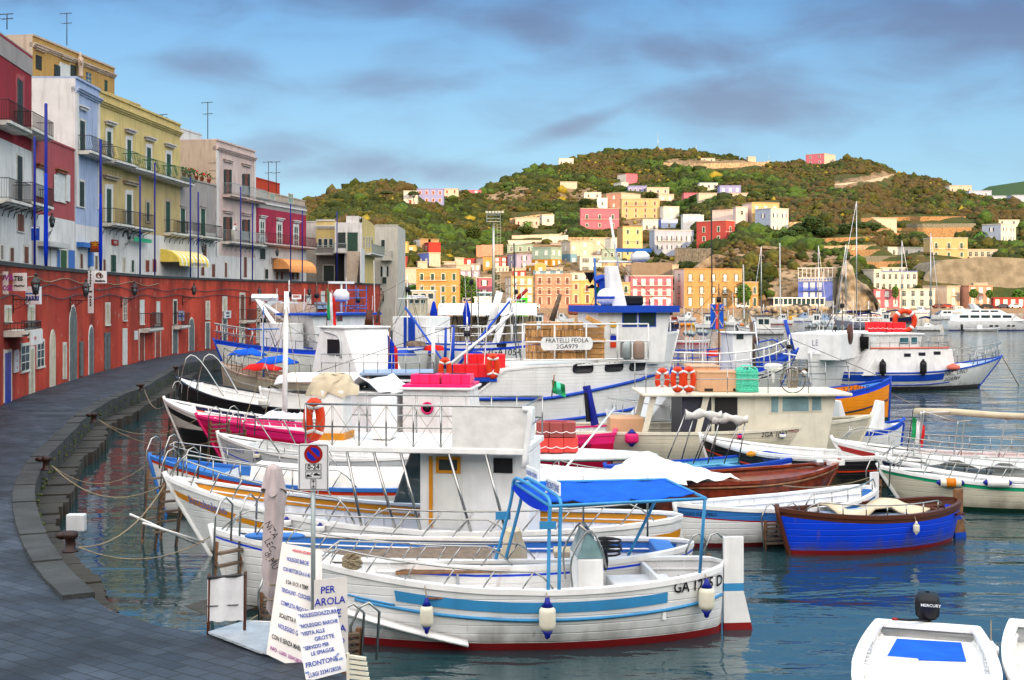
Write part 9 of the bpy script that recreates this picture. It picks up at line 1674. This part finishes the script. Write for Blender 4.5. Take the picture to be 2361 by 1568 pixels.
mp_=lboard((679,1412),(775,1399),(803,1546),(706,1572),15.55,15.8,1.0,'small white hand-lettered board in front listing rental services','board',
 [('*NOLEGGIOAZZURRO*',.08,.93,.085,'ink_blue',.72),('*NOLEGGIO BARCHE',.06,.78,.080,'ink_blue',.75),('*VISITA ALLE',.06,.67,.080,'ink_blue',.8),('GROTTE',.36,.565,.085,'ink_blue',.9),('*SERVIZIO PER',.06,.46,.075,'ink_blue',.8),('LE SPIAGGE',.22,.365,.080,'ink_blue',.85),('FRONTONE',.05,.22,.10,'ink_blue',.9),('a/r',.80,.28,.045,'skyb',.9),('€ 4,00',.78,.20,.045,'skyb',.8),('INFO',.02,.12,.035,'skyb',.7),('LUIGI 3334128326',.08,.07,.085,'ink_blue',.74)])
# closed parasol
T0=thing('closed_parasol','closed faded pinkish-grey parasol with black lettering standing before the moored boats','parasol',atd(630,1490,17.2));T0.location.z=1.0;zt=CAM-(1070-HY)/F*17.2-1;m=MB();m.tube([(0,0,-.6),(0,0,zt)],.022,'wood',7);m.build('pole',T0);m=MB();P=[]
hs=[(.02,0),(.075,.02),(.09,.12),(.115,.22),(.10,.30),(.105,.42),(.10,.55),(.09,.62),(.105,.70),(.085,.78),(.10,.84),(.06,.88),(.08,.95),(.03,1.0)]
Hc=zt-.35
for r_,s in hs: P.append([((r_*(1.15+.22*math.sin(5*a+s*6)))*math.cos(a)+.02*math.sin(s*7),(r_*(1.15+.22*math.sin(5*a+s*6)))*math.sin(a),zt-Hc*s) for a in [i*math.pi/12 for i in range(24)]])
m.grid(P,'c_pinkgrey',closed=True);cnp=m.build('canopy',T0)
m=MB();P=[[((.085+.055*j/3)*(1+.25*math.sin(4*a+1))*math.cos(a)+.01,(.085+.055*j/3)*(1+.25*math.sin(4*a+1))*math.sin(a)-.01,zt-.06-.10*j-.05*j/3*math.sin(3*a)) for a in [i*math.pi/12 for i in range(24)]] for j in range(4)];m.grid(P,'c_pinkgrey',closed=True);m.build('vent_flap',cnp)
for i,(s_,zz,xx_) in enumerate((('LEC',.52,-.02),('NITA',.42,.0),('di MU',.62,.0))): text(s_,.13,'ink_black',cnp,loc=(.0+xx_,-.135,zt-Hc*zz),rot=Matrix.Rotation(R(60),3,'Y') @ upright(),squash=.8)
for s in (.62,.78,.88): m=MB();m.tube([(.105*math.cos(a),.105*math.sin(a),zt-Hc*s) for a in [i*math.pi/7 for i in range(14)]],.008,'rope',4,closed=True);m.build('tie_cord',cnp)
# white cloth panel on posts, gangplank, chair
T0=thing('cloth_screen','blank white cloth panel laced between two rusty posts at the quay edge','screen',atd(478,1462,17.6));k=17.6/F;m=MB();W1=84*k;H1=100*k;z0_=28*k
m.grid([[(W1*i/8,.02*math.sin(i*1.4),z0_+H1*j/5+.03*i/8*(j/5)+.01*math.sin(i*2+j)+.02*(i/8)) for i in range(9)] for j in range(6)],'c_white');m.build('cloth',T0)
for x,dz in ((0,0),(W1,.03)): m=MB();m.tube([(x,.02,-.4),(x+.02,.02,z0_+H1+.06+dz)],.022,'rust',6);m.build('post',T0)
m=MB();m.tube([(0,0,z0_+H1+.01),(W1+.02,0,z0_+H1+.05)],.02,'iron',6);m.tube([(0,0,z0_+H1*.36),(W1,0,z0_+H1*.40)],.008,'iron',4);m.build('crossbar',T0)
mkmat('treadplate',(.55,.57,.60),.4,metal=.7,var=.15,bump=.6,bsc=45)
T0=thing('gangplank','patterned aluminium plate bridging from the quay to the boats','gangplank',atz(482,1458,1.03));P=[atz(*p,1.06)-T0.location for p in ((480,1456),(560,1432),(640,1436),(640,1508),(600,1502))];m=MB();m.prism(P,(0,0,-.03),'treadplate');m.build('plate',T0);m=MB();m.tube(P[1:3],.02,'alu',5);m.build('edge_tube',T0)
T0=thing('plastic_chair','cream slatted plastic chair folded down beside the boards','chair',atd(800,1575,15.4));m=MB()
for i in range(5): m.hexa([(.02+.0*i,-.02,.30-.06*i),(.22+.01*i,.05,.25-.06*i),(.22+.01*i,.09,.25-.06*i),(.02,.02,.30-.06*i),(.02,-.02,.335-.06*i),(.22+.01*i,.05,.285-.06*i),(.22+.01*i,.09,.285-.06*i),(.02,.02,.335-.06*i)],'cream')
m.box(0,.03,-.04,.0,-.1,.36,'cream');m.build('backrest',T0);m=MB();m.box(.0,.35,-.1,.25,-.08,-.05,'cream');m.build('seat',T0)
# bollards
m=MB();m.lathe([(.17,0),(.17,.03),(.11,.06),(.10,.24),(.15,.30),(.17,.36),(.13,.42),(.02,.44)],'iring',n=14);m.ball((-.17,0,.34),.12,'iring',8,6,sx=1.3,sz=.7);BP=m.build('bollard')
for i,(u,v,l) in enumerate([(182,1272,'nearest rusty iron bollard on the quay edge'),(120,1084,'second rusty bollard with a mooring rope'),(226,975,'third rusty bollard above the mossy kerb'),(333,902,'fourth small bollard near the bows'),(412,858,'farthest bollard by the black boat hoops')]):
 o=BP if i == 0 else BP.copy();
 if i: COL.objects.link(o)
 p=atz(u,v,1.05);o.location=p-Vector((.15,0,0));s_=.85;o.scale=(s_,s_,s_);o.rotation_euler=(0,0,.3*i);tag(o,l,'bollard','iron bollards along the quay edge')
bol=[atz(182,1262,1.3),atz(120,1074,1.3),atz(226,967,1.3),atz(333,898,1.3),atz(412,852,1.3)]
for i,(a,c_,s,l) in enumerate([(bol[0],B3.w((B3.L/2,0,1.5)),.35,'mooring rope from the nearest bollard to the yellow-striped bow'),(bol[0],B2.w((B2.L/2,0,1.3)),.3,'mooring rope from the nearest bollard to the second gozzo'),(bol[1],B4.w((B4.L/2,0,1.35)),.5,'sagging rope from the second bollard to the blue foredeck boat'),(bol[1],B3.w((B3.L/2,.1,1.5)),.5,'rope from the second bollard to the yellow-striped bow'),(bol[2],B6.w((B6.L/2,0,1.4)),.5,'rope from the third bollard to the pink bow'),(bol[2],B5.w((B5.L/2,0,1.2)),.5,'rope from the third bollard to the small white gozzo'),(bol[3],B7.w((B7.L/2,0,1.6)),.4,'rope from the fourth bollard to the white and black bow'),(bol[4],B8.w((B8.L/2,0,1.7)),.4,'rope from the farthest bollard to the black bow'),(atz(240,1400,1),A.w((A.L/2,0,1.1)),.7,'dark rope sagging over the water to the foreground gozzo'),(B2.w((B2.L/2-.4,.3,1.3)),atz(575,1340,.3),0,'short rope hanging from the second gozzo bow')]): rope(a,c_,s,l,r=.010 if i % 3 else .014)
for i,(a,c_,l) in enumerate([((2052,905,56),(2250,982,48),'long mooring line running right from the orange boat'),((2083,970,43),(2160,1020,42),'short line off the small white and blue boat'),((1806,1120,30),(2024,1094,34),'line crossing between the white gozzo and the green-rimmed boat'),((2200,1160,30),(2250,1212,28.5),'rope trailing from the blue gozzo rudder into the water')]): rope(atd(*a),atd(*c_),.15,l)
wtube('flag_pole_line','white oblique halyard pole rising from the blue awning to the oval awning','pole',[atd(1258,1136,21.3),atd(1418,940,30)],.022,'white',6)
# boarding ladders by the bows
ladder(488,1155,1400,22.4,'large steel-hooped boarding ladder at the bow of the second gozzo',.55,.9,lean=.18);ladder(330,1010,1200,29.5,'wooden ladder with steel hoops before the blue foredeck',.5,.9,lean=.2);ladder(355,1040,1230,28.6,'wooden ladder left of the yellow-striped bow',.5,.7,lean=.3);ladder(385,880,1000,47,'ladder with bent hoops beside the white and black bow',.6,.5,lean=.25);ladder(480,940,1020,42,'wooden ladder and hoops beside the pink bow',.6,.5,lean=.2);ladder(520,955,1050,40,'steel-hooped ladder leaning over the pink bow',.5,.6,lean=.3);ladder(1765,1165,1255,28.6,'wooden boarding ladder standing between the white and the blue gozzo',.5,.2,lean=.05);ladder(1590,1235,1350,22.8,'steel-hooped swimming ladder behind the foreground stern',.35,.3,lean=.1);ladder(2000,1060,1180,34,'dark wooden ladder post before the green-rimmed boat',.35,.3,lean=.1);ladder(790,1400,1530,16.8,'weathered wooden gangway post behind the banner',.2,.3,lean=.05);ladder(600,1320,1440,18.5,'steel and wood ladder behind the closed parasol',.3,.9,lean=.2)
m=MB();m.box(-.2,.2,-.1,.1,0,.38,'ltgrey');ob=m.build('mooring_cabinet',None,bevel=.03);ob.location=atz(176,1225,.45);tag(ob,'small stained white box standing on the landing ledge','box')
for i,(u0,v0,u1,v1) in enumerate([(300,1186,455,1255),(330,1200,470,1250)]): wtube('passerelle_tube',['upper','lower'][i]+' white tube reaching from the ledge to the yellow-striped bow','tube',[atd(u0,v0+(6*i),26),atd(u1,v1,27.5)],.025,'white',6)
# stern gear on the small gozzos: bimini poles with grey cloth bundles
for i,(u,v) in enumerate([(1580,955),(1640,965)]):
 o=atd(u,v,36);T0=thing('folded_bimini',['left','right'][i]+' crumpled grey bimini bundle on steel poles over the cyan boat','awning',o);m=MB();P=[[(1.0*s_/10,.12*math.cos(a)*(1+.3*math.sin(s_*2)),.12*math.sin(a)*(1+.3*math.cos(s_*1.7))-.04*math.sin(s_)-.03*s_/10) for a in [j*math.pi/5 for j in range(10)]] for s_ in range(11)];m.grid(P,'c_grey',closed=True);m.build('cloth',T0)
 for x0,x1 in ((0,-.5),(.25,-.1),(.8,.35),(.95,.75)): m=MB();m.tube([(x0,0,0),(x1,0,-1.25)],.02,'steel',6);m.build('pole',T0)
# person leaning on the balcony rail of the pale pink house
def person(o,yaw,label,shirt,trouser,cap):
 T0=thing('person',label,'person',o,yaw);k=[(0,.09,.08),(0,.09,.48),(0,.08,.92),(0,-.09,.08),(0,-.09,.48),(0,-.08,.92),(.02,0,.98),(.18,0,1.18),(.42,0,1.36),(.52,0,1.45),(.60,0,1.52),(.42,.19,1.34),(.50,.24,1.10),(.72,.10,1.04),(.42,-.19,1.34),(.50,-.24,1.10),(.72,-.08,1.04),(.12,.1,.03),(.12,-.1,.03)]
 ed=[(17,0),(0,1),(1,2),(2,6),(18,3),(3,4),(4,5),(5,6),(6,7),(7,8),(8,9),(9,10),(8,11),(11,12),(12,13),(8,14),(14,15),(15,16)];rd=[.05,.065,.09,.05,.065,.09,.14,.14,.15,.06,.05,.07,.05,.035,.07,.05,.035,.05,.05]
 me=bpy.data.meshes.new('body');me.from_pydata(k,ed,[]);ob=bpy.data.objects.new('body',me);COL.objects.link(ob);ob.parent=T0;md=ob.modifiers.new('skin','SKIN');ob.modifiers.new('sub','SUBSURF').levels=1
 for i,v in enumerate(me.skin_vertices[0].data): v.radius=(rd[i],rd[i]);v.use_root=i == 6
 me.materials.append(MATS[shirt]);m=MB();m.ball((.64,0,1.58),.105,'skin',10,8,sx=1.05,sy=.85,sz=1.15);m.ball((.75,0,1.56),.02,'skin',6,4);m.build('head',T0);m=MB();m.ball((.63,0,1.63),.115,cap,10,6,sz=.8);m.build('cap',T0)
 m=MB();[m.tube([(.01,y,.10),(.0,y,.5),(.01,y*.9,.98)],.085,trouser,8,r2=.12) for y in (.09,-.09)];m.build('trousers',T0)
 for y in (.10,-.08):
  m=MB();m.ball((.78,y,1.03),.045,'skin',8,5,sx=1.2,sz=.5);[m.tube([(.80,y-.03+.02*f,1.035),(.86,y-.03+.02*f,1.02),(.87,y-.03+.02*f,.985)],.009,'skin',5) for f in range(4)];m.tube([(.78,y+.035,1.03),(.82,y+.05,1.01)],.01,'skin',5);m.build('hand',T0)
mkmat('skin',(.50,.22,.13),.6)
Pq,nq=FS.hit(527);gz=CAM-(554-HY)/F*Pq.y;dq=Vector((nq.y*-1,nq.x));person(P3(Pq+nq*.45,gz),math.atan2(dq.y,dq.x),'person in white shirt and red cap leaning on the pale pink house balcony','c_white','c_beige','c_red')
m=MB();P=[atz(u,v,1.006)-atz(505,1404,1) for u,v in ((425,1398),(500,1376),(588,1402),(498,1428))];m.prism([(p.x,p.y,.006) for p in P],(0,0,.008),'ledge');ob=m.build('manhole_cover');ob.location=atz(505,1404,1.0);tag(ob,'dark square metal cover set in the paving left of the gangplank','cover')
